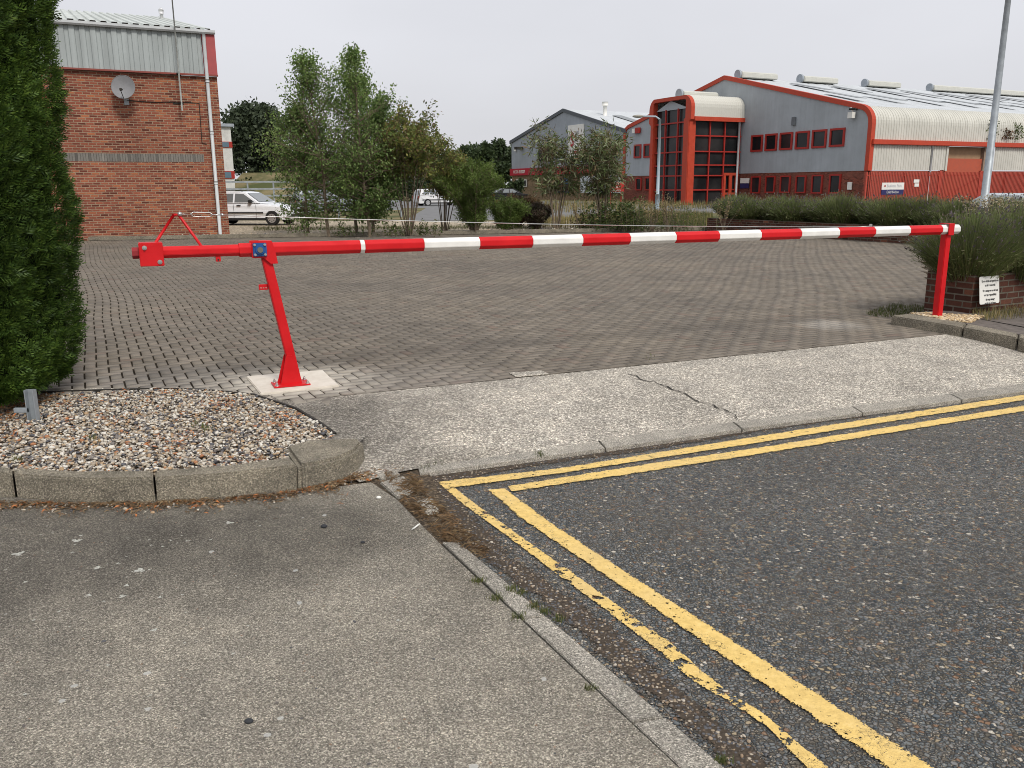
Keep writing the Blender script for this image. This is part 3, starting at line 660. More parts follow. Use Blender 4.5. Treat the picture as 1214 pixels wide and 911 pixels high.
# broken stone bits beside the nose stone
bs = thing('broken_edging_stone', G(470, 595, LO), 'broken grey concrete edging pieces beside the rounded kerb end', 'broken stone')
for pl in (((441, 560), (462, 556), (474, 568), (452, 574)), ((452, 578), (478, 570), (492, 588), (474, 597)), ((446, 548), (456, 546), (462, 552), (448, 556)), ((495, 600), (512, 596), (520, 612), (504, 616))):
    b = B(); pts = [G(a, b_, LO-0.03)+Vector((rng.normal(0, 0.006), rng.normal(0, 0.006), 0)) for a, b_ in pl]; b.prism(pts, Z*0.034); b.obj('stone_fragment', M_edge, bs, bevel=0.006)
x = Mt('mixed_grit', 0.8, 0, 0.3); gi = x.n('ShaderNodeNewGeometry'); x.col(x.ramp(gi.outputs['Random Per Island'], [(0, (0.10, 0.105, 0.115)), (0.35, (0.16, 0.13, 0.10)), (0.6, (0.08, 0.08, 0.085)), (0.8, (0.28, 0.2, 0.13)), (0.95, (0.45, 0.4, 0.33))])); M_grit = x.m
# grit scattered on the road edge and pavement
rr = np.random.default_rng(41)
gr = gp([(560, 640), (600, 640), (700, 720), (780, 790), (900, 880), (1000, 960), (880, 960), (790, 870), (640, 730)], rdz)
xs, ys = scatter(np.array([p.x for p in gr]), np.array([p.y for p in gr]), 6500, 42); n = len(xs)
tag(pebbles('road_grit', xs, ys, np.full(n, rdz+0.005), rr.gamma(4, 0.0009, n).clip(0.0012, 0.009), M_grit, seed=43), kind='stuff')
x = Mt('dark_chippings', 0.8, 0, 0.3); gi = x.n('ShaderNodeNewGeometry'); x.col(x.ramp(gi.outputs['Random Per Island'], [(0, (0.055, 0.066, 0.076)), (0.5, (0.105, 0.120, 0.130)), (0.8, (0.16, 0.168, 0.17)), (0.93, (0.24, 0.16, 0.11)), (1, (0.5, 0.45, 0.37))])); M_chip = x.m
xs, ys = scatter(np.array([p.x for p in rd]), np.array([p.y for p in rd]), 52000, 44)
kk = (ys < 7.5) & (xs < 7) & (ys > 1.2) & (np.random.default_rng(3).uniform(0, 1, len(xs)) < 1.0); xs, ys = xs[kk], ys[kk]; n = len(xs)
tag(pebbles('road_chippings', xs, ys, np.full(n, rdz+0.001), rr.gamma(7, 0.00085, n).clip(0.003, 0.011), M_chip, seed=45), kind='stuff')
print('chips', n)
pvX, pvY = np.array([p.x for p in pv]), np.array([p.y for p in pv]); xs, ys = scatter(pvX, pvY, 5200, 46); kk = xs > -3; xs, ys = xs[kk], ys[kk]; n = len(xs)
tag(pebbles('pavement_grit', xs, ys, np.full(n, LO+0.001), rr.gamma(2, 0.0010, n).clip(0.001, 0.008), M_grit, seed=47), kind='stuff')

# pale lichen blotches grown on the pavement
b = B(); rl_ = np.random.default_rng(48); sp_ = [(91, 641, 17), (21, 657, 18), (116, 673, 14), (166, 676, 18), (272, 620, 15), (222, 641, 9), (177, 640, 7), (105, 706, 11), (145, 707, 12), (182, 747, 10), (86, 655, 7), (96, 635, 8), (150, 694, 9), (190, 708, 7), (140, 668, 7), (30, 690, 6), (70, 725, 7), (215, 705, 6), (62, 632, 5), (250, 640, 5)]
for _ in range(46): sp_.append((rl_.uniform(0, 330), 605+rl_.gamma(2, 45), rl_.uniform(2, 6)))
for px, py, s_ in sp_:
    q = G(px, py, LO+0.0012); s_ = s_*0.0015; k_ = 14; ph = rl_.uniform(0, 6); rr0 = [s_*(0.8+0.3*math.sin(i*1.3+ph)+rl_.normal(0, 0.16)) for i in range(k_)]
    b.poly([q+Vector((math.cos(2*math.pi*i/k_)*abs(rr0[i]), math.sin(2*math.pi*i/k_)*abs(rr0[i])*0.9, 0)) for i in range(k_)])
x = Mt('pale_lichen', 1.0, 0, 0.0); x.col(x.ramp(x.noise(120, 4, 0.7), [(0.35, (0.25, 0.24, 0.20)), (0.6, (0.52, 0.52, 0.47))])); tag(b.obj('lichen', x.m), kind='stuff')

# ================================================================== RIGHT PAD: kerb, footway, gold gravel
ZR = 0.10
pad = [G(1057, 374.5, ZR), G(1142.7, 388.6, ZR), G(1214, 402, ZR)]; pdir = (pad[2]-pad[1]).normalized(); pad.append(pad[2]+pdir*8)
padi = [G(1079, 371.8, ZR), G(1146.8, 383.4, ZR), G(1214, 396.9, ZR)]; padi.append(padi[2]+pdir*8)
kr = thing('kerb', G(1140, 395, 0), 'raised dark grey concrete kerb in front of the right-hand red post', 'kerb')
for a, b_ in ((0, 0.985), (1.0, 1.9), (1.92, 3)):
    ts = [a+(b_-a)*k_/4 for k_ in range(5)]
    link('kerb_stone', kerb_piece('kerb_stone', [at(pad, t) for t in ts], [at(padi, t) for t in ts], M_kerb, z0=-0.12, z1=ZR), M_kerb, kr)
backp = G(1094, 369.5, ZR)
PC_ = G(1150, 371, ZR); b = B(); pg = [padi[0]]+padi[1:]+[padi[3]+U*1.5, PC_+V*7, PC_+V*0.3, backp+V*0.25]; b.prism([Vector((p.x, p.y, -0.1)) for p in pg], Z*(ZR-0.008+0.1)); tag(b.obj('footway', plain('footway_asphalt', (0.135, 0.115, 0.10), 0.95, var=0.3, scale=14, bump=0.004)), kind='structure')
pl = gp([(1078, 371.5), (1100, 371), (1146, 374), (1168, 375), (1150, 382.5), (1120, 379.5)], ZR)
xs, ys = scatter(np.array([p.x for p in pl]), np.array([p.y for p in pl]), 5200, 51); n = len(xs)
tag(pebbles('golden_gravel', xs, ys, rr.uniform(ZR-0.01, ZR+0.008, n), rr.gamma(6, 0.0018, n).clip(0.005, 0.02), M_gold, seed=52), kind='stuff')

# far kerb along the end of the yard
b = B(); b.prism([Kl, K1+kd*3, K1+kd*3+KN*0.14, Kl+KN*0.14], Z*0.13); tag(b.obj('kerb', M_kerb, None, None, 0.012), 'long straight concrete kerb along the far edge of the block paving', 'kerb')
# yard beyond, gravel margin, side road
q0 = K0-kd*16+KN*0.3
flat('back_yard', [K0-kd*16+KN*0.8, G(505, 276, ZB)+KN*0, G(760, 268, ZB), G(700, 262, ZB), G(505, 262.5, ZB), G(330, 262.0, ZB)+kd*0, G(330, 262, ZB)-kd*30+KN*14], ZB+0.004, M_yard)
flat('side_road', [G(480, 262, ZB), G(560, 262, ZB), G(770, 254, ZB), G(1500, 246, ZB), G(1500, 238, ZB), G(750, 239.5, ZB), G(520, 238.5, ZB), G(250, 240, ZB), G(250, 247, ZB), G(505, 247, ZB)], ZB+0.008, M_road2)
xs = rr.uniform(0, (K1-Kl).length, 9000); o_ = rr.uniform(0.14, 0.85, 9000); P = np.array(Kl[:])[None]+np.array(kd[:])[None]*xs[:, None]+np.array(KN[:])[None]*o_[:, None]
tag(pebbles('gravel_margin', P[:, 0], P[:, 1], np.full(len(P), ZB+0.04)+rr.uniform(-0.02, 0.03, len(P)), rr.gamma(6, 0.0035, len(P)).clip(0.01, 0.04), M_peb, seed=53), kind='stuff')
mg = B(); mg.prism([Kl+KN*0.14, K1+KN*0.14, K1+KN*0.9, Kl+KN*0.9], Z*0.07); tag(mg.obj('gravel_bank', M_bed), kind='structure')
# ================================================================== BARRIER
M_red = painted('red_gloss_paint', (0.60, 0.008, 0.012), 0.38)
M_white = painted('white_gloss_paint', (0.80, 0.79, 0.75), 0.35)
M_steel = plain('zinc_bolt', (0.5, 0.5, 0.48), 0.35, 0.8)
M_blue = painted('blue_bearing_paint', (0.02, 0.09, 0.28), 0.4)
M_galv = plain('galvanised_steel', (0.33, 0.36, 0.38), 0.5, 0.35, var=0.2, scale=6)
R0 = G(1111, 375, ZR); zr = ZAT(R0, 272.3); P0 = G(352, 455, 0.02)
RV = Vector((R0.x, R0.y, zr)); PV = Plane(P0, (R0-P0).normalized()).at(309, 296); print('pivot z', PV.z); AD = (RV-PV).normalized(); AN = Vector((-AD.y, AD.x, 0)).normalized()   # AN points away from the camera side
if AN.y < 0: AN = -AN
print('arm z', zr, 'len', (RV-PV).length, 'PV', PV, 'post', P0)
ADh = Vector((AD.x, AD.y, 0)).normalized(); APl = Plane(PV, ADh)
def S(px, py=None): return APl.sz(px, 290 if py is None else py)[0]/math.hypot(AD.x, AD.y)
def A(s, z=0.0, n=0.0): return PV+AD*s+Z*z+AN*n
pad_pts = gp([(292, 448.5), (383, 441), (402, 459), (309, 469)], 0)
cp = thing('concrete_base', G(347, 455), 'new pale cream concrete pad under the leaning red post', 'concrete pad')
x = Mt('fresh_cream_concrete', 0.85); x.col(x.ramp(x.noise(9, 5, 0.7), [(0.3, (0.56, 0.51, 0.43)), (0.7, (0.68, 0.63, 0.55))])); x.bump(x.noise(60, 3), 0.002)
b = B(); b.prism([p-Z*0.05 for p in pad_pts], Z*0.068); b.obj('slab', x.m, cp, bevel=0.006)
bar = thing('boom_barrier', P0, 'long red and white striped barrier pivoting on a leaning red post across the entrance', 'barrier')
# post: box section leaning along the arm
pt, pb = A(0.03, -0.03), P0+Z*0.012
pdv = (pt-pb).normalized(); ps = pdv.cross(AN).normalized()
b = B(); b.box((pt+pb)/2, ps*0.037, AN*0.040, (pt-pb)/2); b.obj('post', M_red, bar, bevel=0.006)
b = B(); b.box(P0+Z*0.006-AD*0.05, AD*0.145, AN*0.10, Z*0.006); b.obj('base_plate', M_red, bar, bevel=0.002)
b = B(); gz = 0.24
g0 = pb-ps*(-0.0)
side = -AD
b.prism([P0+Z*0.012+AN*0.038+side*0.15, P0+Z*0.012+AN*0.038+AD*0.03, P0+Z*0.012+AN*0.038+pdv*gz+AD*0.01, P0+Z*0.012+AN*0.038+pdv*gz+side*0.042], AN*0.008)
b.obj('gusset', M_red, bar, bevel=0.001)
b = B(); b.prism([P0+Z*0.012-AN*0.049+side*0.135, P0+Z*0.012-AN*0.049+AD*0.036, P0+Z*0.012+pdv*gz-AN*0.049+AD*0.01, P0+Z*0.012+pdv*gz-AN*0.049+side*0.040], AN*0.008); b.obj('gusset', M_red, bar)
for sx1, sn in ((-0.17, -0.075), (-0.17, 0.075), (0.075, -0.075), (0.075, 0.075)):
    b = B(); c = P0+AD*sx1+AN*sn+Z*0.012; b.tube([c, c+Z*0.004], 0.018, 12); b.tube([c+Z*0.004, c+Z*0.018], 0.011, 6, smooth=False); b.tube([c+Z*0.018, c+Z*0.028], 0.006, 8); b.obj('bolt', M_steel, bar)
# arm: octagonal tubes, stripes as sleeves end to end
arm = B(); sL = S(193, 298); sP = S(283, 297); sR = S(427, 291.5)
arm.tube([A(sL), A(sP)], 0.047, 8, smooth=False, rot=math.pi/8); arm = arm.obj('inner_arm', M_red, bar, bevel=0.003)
def seg(name, a, b_, r, m):
    b = B(); b.tube([A(a), A(b_)], r, 8, smooth=False, rot=math.pi/8); return b.obj(name, m, bar, bevel=0.0025)
RO = 0.057
bounds = [(283, 'r'), (426.3, 'w'), (431.5, 'r'), (501.4, 'w'), (567, 'r'), (629.6, 'w'), (688.6, 'r'), (744.7, 'w'), (798.8, 'r'), (850, 'w'), (899.4, 'r'), (946.9, 'w'), (991.8, 'r'), (1034.4, 'w'), (1075.7, 'r'), (1113.6, 'w'), (1134.6, None)]
yy = lambda px: 296-(px-309)*(296-272.3)/(1119-309)
for (p, c_), (q, _) in zip(bounds, bounds[1:]):
    seg('red_section' if c_ == 'r' else 'white_section', S(p, yy(p)), S(q, yy(q))-0.0008, RO if p != 426.3 else RO+0.001, M_red if c_ == 'r' else M_white)
# counterweight box at the left end
cb0, cb1 = S(165, 301), S(193.5, 301); zl0 = A((cb0+cb1)/2).z; zt = APl.sz(179, 287.5)[1]-zl0; zb = APl.sz(179, 315)[1]-zl0
cb = B(); cb.box(A((cb0+cb1)/2, (zt+zb)/2), AD*(cb1-cb0)/2, AN*0.085, Z*(zt-zb)/2); cbo = cb.obj('counterweight_box', M_red, bar, bevel=0.004)
b = B(); b.tube([A(S(156.5, 300)), A(cb0)], 0.045, 8, smooth=False, rot=math.pi/8); b.obj('end_stub', painted('dull_red_paint', (0.30, 0.03, 0.035), 0.6), bar, bevel=0.002)
for a_, z_ in ((cb0+0.04, zt-0.035), (cb1-0.03, zb+0.03)):
    b = B(); c = A(a_, z_, -0.085); b.tube([c, c-AN*0.004], 0.017, 12); b.tube([c-AN*0.004, c-AN*0.016], 0.011, 6, smooth=False); b.tube([c-AN*0.016, c-AN*0.024], 0.006, 8); b.obj('bolt', M_steel, bar)
# A frame for the stay cable
apx = APl.sz(208, 254.5); zla = A(apx[0]).z; f0 = S(181.5, 287); f1 = S(239, 291)
b = B(); b.tube([A(f0, 0.05), A(apx[0]-0.01, apx[1]-zla), ], 0.011, 10); b.tube([A(apx[0]-0.012, apx[1]-zla-0.004), A(apx[0]+0.02, apx[1]-zla), A(f1, 0.035)], 0.011, 10); b.obj('stay_frame', M_red, bar)
c0 = A(apx[0]+0.03, apx[1]-zla+0.002, -0.005)
cz = APl.sz(1032, 269.0); c1 = A(cz[0], cz[1]-A(cz[0]).z, 0.0)
cd = (c1-c0).normalized()
b = B(); b.sphere(c0, 0.018, 10, 8); b.tube([c0, c0+cd*0.06], 0.004, 6); b.obj('eye_bolt', M_steel, bar)
tb0, tb1 = c0+cd*0.075, c0+cd*0.235; nz_ = cd.cross(AN).normalized()
b = B(); b.tube([tb0, tb0+cd*0.02+nz_*0.016, tb1-cd*0.02+nz_*0.016, tb1], 0.0045, 6); b.tube([tb0, tb0+cd*0.02-nz_*0.016, tb1-cd*0.02-nz_*0.016, tb1], 0.0045, 6); b.tube([tb1, tb1+cd*0.06], 0.005, 6); b.sphere(tb1+cd*0.07, 0.012, 8, 6); b.obj('turnbuckle', M_steel, bar)
n_ = 30; pts = [(tb1+cd*0.06).lerp(c1, i/n_)-Z*0.05*4*(i/n_)*(1-i/n_)*0.6 for i in range(n_+1)]
b = B(); b.tube(pts, 0.0038, 6); b.obj('stay_cable', M_steel, bar)
b = B(); b.box(A(cz[0], 0.06), AD*0.018, AN*0.006, Z*0.022); b.obj('cable_lug', M_steel, bar)
for q in (1032, 1121):
    b = B(); c = A(S(q, yy(q)), RO-0.005); b.tube([c, c+Z*0.022], 0.012, 6, smooth=False); b.obj('bolt', M_steel, bar)
# pivot cheek plate, with tapered tongue, and blue bearing
pl0 = -0.038; cheek = [A(-0.075, 0.068, -0.062), A(0.082, 0.068, -0.062), A(0.105, -0.02, -0.062), A(0.118, -0.11, -0.062), A(0.062, -0.11, -0.062), A(0.010, -0.062, -0.062), A(-0.075, -0.062, -0.062)]
b = B(); b.prism(cheek, AN*0.008); b.obj('cheek_plate', M_red, bar, bevel=0.0015)
b = B(); b.prism([p+AN*0.118 for p in cheek], AN*0.008); b.obj('cheek_plate', M_red, bar, bevel=0.0015)
b = B(); b.box(A(0.035, 0.0645), AD*0.045, AN*0.0535, Z*0.004); b.obj('saddle_strap', M_red, bar)
bc = A(-0.015, 0.003, -0.070); b = B(); b.box(bc, AD*0.052, AN*0.008, Z*0.052); bb = b.obj('bearing_block', M_blue, bar, bevel=0.004)
b = B(); b.tube([bc-AN*0.008, bc-AN*0.022], 0.034, 20); b.obj('bearing_ring', M_blue, bb)
b = B(); b.tube([bc-AN*0.02, bc-AN*0.030], 0.022, 16); b.obj('axle_end', plain('dull_axle_steel', (0.20, 0.18, 0.15), 0.5, 0.6), bb)
for i in (-1, 1):
    for j in (-1, 1):
        b = B(); c = bc+AD*0.038*i+Z*0.038*j-AN*0.008; b.tube([c, c-AN*0.008], 0.011, 6, smooth=False); b.tube([c-AN*0.008, c-AN*0.014], 0.006, 8); b.obj('bolt', M_steel, bb)
# padlock lugs
s_ = S(258, 300); b = B(); b.box(A(s_, -0.062), AD*0.018, AN*0.02, Z*0.02); b.obj('lug', M_red, bar, bevel=0.002)
b = B(); b.tube([A(s_, -0.068, -0.021), A(s_, -0.068, -0.0225)], 0.007, 10); b.obj('lug_hole', M_crack, bar)
lz = APl.sz(325, 340)[1]; lc = pb.lerp(pt, (lz-pb.z)/(pt.z-pb.z)); lc = lc-AD*0.075
b = B(); b.box(lc, AD*0.036, AN*0.005, Z*0.022); lg = b.obj('latch_bracket', M_red, bar, bevel=0.002)
for i in (-1, 0, 1):
    b = B(); c = lc+AD*0.02*i-Z*0.005-AN*0.005; b.tube([c, c-AN*0.001], 0.005, 10); b.obj('bracket_hole', plain('pale_hole', (0.45, 0.40, 0.36), 0.9), lg)

# rest post on the right
rp_ = thing('rest_post', R0, 'upright red steel post in golden gravel holding the tip of the striped arm', 'post')
b = B(); b.box(R0+Z*(zr-ZR-0.05)/2, AD*0.040, AN*0.040, Z*(zr-ZR-0.05)/2); b.obj('post', M_red, rp_, bevel=0.006)
b = B(); b.box(RV+AD*0.0-AN*0.062, AD*0.042, AN*0.006, Z*0.062); b.box(RV+AN*0.062, AD*0.042, AN*0.006, Z*0.062); b.box(RV-Z*0.056, AD*0.042, AN*0.056, Z*0.004)
b.box(RV+Z*0.066, AD*0.042, AN*0.068, Z*0.004); b.obj('cradle', M_red, rp_, bevel=0.0015)

# ================================================================== NEAR PLANTER (right)
M_pbrick = m_brick('planter_brick', (0.085, 0.036, 0.026), (0.135, 0.058, 0.040), (0.19, 0.165, 0.13), odd=(0.25, 0.10, 0.06))
PC = G(1150, 371, ZR); pl_ = thing('brick_planter', PC, 'low dark red brick planter beside the right red post, white notice on its front', 'planter')
zt = ZAT(PC, 327); LA = Plane(PC, U).sz(1097, 350)[0]; print('planter top', zt, 'left length', LA)
TH = 0.215
b = B(); b.wall(PC, U, LA, 0.05, zt, -TH); b.obj('end_wall', M_pbrick, pl_, bevel=0.0)
b = B(); b.wall(PC+V*TH, V, 7.0, 0.05, zt-0.0, TH); b.obj('front_wall', M_pbrick, pl_)
b = B(); b.wall(PC+U*(LA-TH)+V*TH, V, 7.0, 0.05, zt, TH); b.obj('rear_wall', M_pbrick, pl_)
b = B(); pp = PC+U*TH+V*TH; b.prism([Vector((q.x, q.y, 0.1)) for q in (pp, pp+V*7, pp+V*7+U*(LA-2*TH), pp+U*(LA-2*TH))], Z*(zt-0.16)); b.obj('planter_soil', M_bed, pl_)
# far planter wall along the right-hand side of the yard
fwN = Vector((-fwd_.y, fwd_.x, 0))
fwall = thing('planter_wall', far_wall0, 'long low dark brick retaining wall under the lavender hedge behind the barrier arm', 'wall')
Lf = (far_wall1-far_wall0).length
b = B(); b.wall(far_wall0-fwd_*2, fwd_, Lf+2, -0.1, 0.46, -0.215); b.obj('wall', M_pbrick, fwall)
b = B(); q = far_wall0-fwN*0.215-fwd_*2; b.prism([Vector((k.x, k.y, 0)) for k in (q, q+fwd_*(Lf+2), q+fwd_*(Lf+2)-fwN*3, q-fwN*3)], Z*0.40); b.obj('raised_soil', M_bed, fwall)
# notice
SP = Plane(PC-U*0.03, V); sg0 = SP.sz(1158, 330)[0]; sg1 = SP.sz(1181.5, 330)[0]
b = thing('notice_sign', SP.pt(sg0, zt-0.42), 'white rectangular car park notice with six lines of black text leaning on the planter', 'sign')
def rrect(a0, a1, z0, z1, r=0.02, n=4):
    o = []
    for cx_, cz_, st in ((a1-r, z1-r, 0), (a0+r, z1-r, 1), (a0+r, z0+r, 2), (a1-r, z0+r, 3)):
        for k_ in range(n+1): t = (st+k_/n)*math.pi/2; o.append((cx_+r*math.cos(t), cz_+r*math.sin(t)))
    return o
sz0, sz1 = ZAT(SP.pt(sg0, 0), 360.5), ZAT(SP.pt(sg0, 0), 328.5); print('notice', sg0, sg1, sz0, sz1)
lean = 0.10
def spt(a, z, n=0.0): t = (z-sz0)/(sz1-sz0); return SP.pt(a+t*0.022, z, -0.02-(1-t)*0.06+n)
bb = B(); o = rrect(sg0-0.005, sg1-0.012, sz0, sz1); bb.prism([spt(a, z) for a, z in o], Vector((0, 0, 0))+U*0.004)
M_signw = plain('white_sign_plastic', (0.72, 0.71, 0.66), 0.5, var=0.05); bb.obj('board', M_signw, b)
M_blk = plain('black_lettering', (0.02, 0.02, 0.02), 0.6)
def text_mesh(s, size, font_offset=0.0):
    cu = bpy.data.curves.new('t', 'FONT'); cu.body = s; cu.size = size; cu.align_x = 'CENTER'; cu.align_y = 'CENTER'; cu.offset = font_offset
    o = bpy.data.objects.new('t', cu); C.objects.link(o); dg_ = bpy.context.evaluated_depsgraph_get(); me = bpy.data.meshes.new_from_object(o.evaluated_get(dg_))
    bpy.data.objects.remove(o); bpy.data.curves.remove(cu); return me
def lettering(name, s, size, origin, xd, yd, m, parent, stretch=1.0, bold=0.0):
    me = text_mesh(s, size, bold); xd = Vector(xd).normalized(); yd = Vector(yd).normalized()
    me.transform(Matrix(((xd.x*stretch, yd.x, 0, origin.x), (xd.y*stretch, yd.y, 0, origin.y), (xd.z*stretch, yd.z, 0, origin.z), (0, 0, 0, 1)))); me.materials.clear()
    return link(name, me, m, parent)
sw = sg1-sg0
for i, t in enumerate(('Users of this car park do so', 'at their own risk', 'The management will not', 'accept responsibility', 'for any damage', 'accidents or losses')):
    zz = sz1-0.055-[0, 0.05, 0.115, 0.165, 0.22, 0.265][i]*(sz1-sz0)/0.33
    lettering('text_line', t, 0.036, spt((sg0+sg1)/2+0.004, zz, -0.003), V, (spt(0, sz1)-spt(0, sz0)), M_blk, b, sw*0.9/0.44, 0.0010)

# galvanised stake under the hedge
sb = G(41, 503, -0.02); st = thing('steel_stake', sb, 'short galvanised channel stake with a side bracket under the clipped conifer', 'stake')
b = B(); hh = 0.25
for c, hx, hy in ((Vector((0, 0.02, 0)), 0.032, 0.003), (Vector((-0.03, 0, 0)), 0.003, 0.022), (Vector((0.03, 0, 0)), 0.003, 0.022)): b.box(sb+c+Z*hh/2, (hx, 0, 0), (0, hy, 0), (0, 0, hh/2))
b.obj('channel_post', M_galv, st)
b = B(); b.box(sb+Vector((-0.075, -0.01, 0.105)), (0.048, 0, 0), (0, 0.012, 0), (0, 0, 0.017)); b.obj('bracket', M_galv, st, bevel=0.003)

# ================================================================== LEFT BRICK UNIT
BR = G(272.5, 279.5, ZB); BL = 13.0; BA = BR-V*BL
ZC = ZAT(BR-V*0.3, 91); ZG = ZAT(BR-V*0.3, 41.5); WP = Plane(BR, V)
print('left bldg depth', BR, 'clad', ZC, 'gutter', ZG)
lb = thing('brick_unit', BR, 'red brick industrial unit with pale corrugated metal upper wall at the left behind the conifer', 'building')
M_lbrick = m_brick('orange_red_brick', (0.20, 0.062, 0.042), (0.33, 0.105, 0.062), (0.40, 0.29, 0.20), 0.225, 0.075, 0.011, odd=(0.44, 0.16, 0.075))
b = B(); b.wall(BA, V, BL, 0, ZC, 12.0); b.obj('brick_wall', M_lbrick, lb)
zb0, zb1 = ZAT(BR-V*0.6, 192.5), ZAT(BR-V*0.6, 183.3)
M_sold = m_brick('grey_soldier_brick', (0.19, 0.18, 0.165), (0.25, 0.235, 0.21), (0.15, 0.14, 0.12), bw=0.075, rh=5.0, ms=0.007)
b = B(); b.wall(BA-U*0.003, V, BL-0.62, zb0, zb1, 0.05); b.obj('soldier_course', M_sold, lb)
def ribbed(name, A0, D, L, z0, z1, pitch, depth, m, parent, off=0.0, prof=None, out=None):
    """trapezoid ribbed sheet; out = outward normal"""
    out = out or Vector((D.y, -D.x, 0)); seq = [(0, 0), (0.34, 0), (0.42, 1), (0.92, 1), (1.0, 0)]; n = int(L/pitch); vs = []; cols = []
    for i in range(n+1):
        for a, h in seq[:-1]:
            s_ = (i+a)*pitch
            if s_ > L: break
            cols.append((s_, h))
    prof = prof or [(0.0, z0), (0.0, z1)]
    b = B(); k = len(prof); fs = []; uvs = []
    cum = [0]
    for p, q in zip(prof, prof[1:]): cum.append(cum[-1]+math.hypot(q[0]-p[0], q[1]-p[1]))
    nrm = []
    for i in range(k):
        p, q = prof[max(0, i-1)], prof[min(k-1, i+1)]; dx, dz = q[0]-p[0], q[1]-p[1]; l = math.hypot(dx, dz); nrm.append((dz/l, dx/l))
    for s_, h in cols:
        for (o_, z_), (nx, nz2) in zip(prof, nrm): vs.append(A0+D*s_+out*(off-o_+nx*depth*h)+Z*(z_+nz2*depth*h))
    for i in range(len(cols)-1):
        for j in range(k-1):
            a = i*k+j; fs.append([a, a+k, a+k+1, a+1]); uvs.append([(cols[i][0], cum[j]), (cols[i+1][0], cum[j]), (cols[i+1][0], cum[j+1]), (cols[i][0], cum[j+1])])
    b.add(vs, fs, uvs); return b.obj(name, m, parent)
M_lclad = m_clad('weathered_pale_green_cladding', (0.37, 0.405, 0.40), rough=0.55, streak=0.3, rib=0)
ribbed('wall_cladding', BA, V, BL-0.38, ZC+0.03, ZG, 0.29, 0.035, M_lclad, lb, off=0.06)
b = B(); b.box(BR+Z*((ZC+ZG)/2)-V*0.19-U*0.06, V*0.20, U*0.06, Z*((ZG-ZC)/2)); b.obj('corner_flashing', painted('faded_red_flashing', (0.40, 0.09, 0.09), 0.6), lb)
b = B(); b.box(BA+V*BL/2+Z*(ZC+0.0)-U*0.07, V*(BL/2+0.02), U*0.06, Z*0.025); b.obj('drip_flashing', painted('dull_red_trim', (0.25, 0.07, 0.055), 0.6), lb)
M_pvc = plain('grey_white_pvc', (0.50, 0.52, 0.52), 0.45, var=0.1)
b = B(); gc = [(-0.0, 0.0), (-0.0, -0.06), (0.03, -0.11), (0.09, -0.12), (0.13, -0.07), (0.13, 0.0)]
g0, g1 = BA-U*0.10, BR-U*0.10+V*0.02; b.prism([g0-U*a+Z*(ZG+0.09+z_) for a, z_ in gc], g1-g0); gt = b.obj('gutter', M_pvc, lb)
gd = Plane(BR-U*0.17, V).sz(251.3, 160)[0]
b = B(); q = BR+V*(gd)-U*0.17; b.tube([q+Z*(ZG-0.02), q+Z*(ZG-0.16), q+Z*(ZG-0.3)-U*(-0.02), q+Z*0.05], 0.055, 12)
for zz in (1.7, 3.3, 4.9): b.tube([q+Z*zz, q+Z*(zz+0.09)], 0.064, 12)
b.obj('downpipe', M_pvc, lb)
RPl = Plane(BR, U); rs, rz = RPl.sz(195, 22.5); print('ridge', rs, rz)
M_froof = m_clad('pale_fibre_roof', (0.50, 0.53, 0.50), rough=0.6, streak=0.2, rib=0)
ribbed('roof_sheeting', BA, V, BL, 0, 0, 0.30, 0.05, M_froof, lb, off=0.16, prof=[(0.0, ZG+0.09), (rs+0.16, rz)])
b = B(); b.prism([BR+Z*ZG, BR+U*rs+Z*(rz-0.05), BR+U*rs*2+Z*ZG], -V*0.05); b.obj('gable_end', M_lclad, lb)
b = B(); b.quad(BA+U*rs+Z*rz, BR+U*rs+Z*rz, BR+U*12+Z*ZG, BA+U*12+Z*ZG); b.obj('rear_roof', M_froof, lb)
b = B(); b.box(BA+V*BL/2+Z*(ZG+0.055)-U*0.02, V*BL/2, U*0.05, Z*0.03); b.obj('eaves_filler', M_crack, lb)
fq = RPl.at(192, 25); fs_, fz_ = Plane(BR+U*(rs*0.72), V).sz(192, 25); fb = Plane(BR+U*(rs*0.72), V).pt(fs_, fz_)
b = B(); b.tube([fb-Z*0.1, fb+Z*0.22], 0.07, 12); b.tube([fb+Z*0.26, fb+Z*0.42], 0.10, 12); b.tube([fb+Z*0.2, fb+Z*0.3], 0.05, 8); b.tube([fb+Z*0.42, fb+Z*0.5], [0.11, 0.04], 12); b.obj('flue', plain('flue_metal', (0.62, 0.62, 0.62), 0.4, 0.3), lb)
# cables on the wall
b = B(); W_ = lambda px, py, n=-0.02: WP.pt(WP.sz(px, py)[0], WP.sz(px, py)[1], n)
b.tube([W_(150, 119), W_(180, 121.5), W_(215, 121), W_(236, 122.5), W_(239.5, 170), W_(245, 171)], 0.013, 6); b.obj('wall_cable', M_crack, lb)
# satellite dish
dp, dz_ = WP.sz(150, 121); dc = W_(145, 105, -0.45)
sdh = thing('satellite_dish', W_(150, 121), 'round grey satellite dish bracketed to the red brick wall', 'satellite dish')
da = Vector((0.18, -0.93, 0.22)).normalized(); e1 = da.cross(Z).normalized(); e2 = e1.cross(da).normalized(); dr = 0.36
vs = [dc-da*0.09]; fs = []
for j in range(1, 6):
    for i in range(28): t = 2*math.pi*i/28; r_ = dr*j/5; vs.append(dc+e1*math.cos(t)*r_*0.95+e2*math.sin(t)*r_+da*(-0.09+0.09*(j/5)**2))
for i in range(28):
    fs.append([0, 1+i, 1+(i+1) % 28])
    for j in range(4): a = 1+j*28; fs.append([a+i, a+28+i, a+28+(i+1) % 28, a+(i+1) % 28])
b = B(); b.add(vs, fs, smooth=True); b.add([v-da*0.012 for v in vs], [f[::-1] for f in fs], smooth=True)
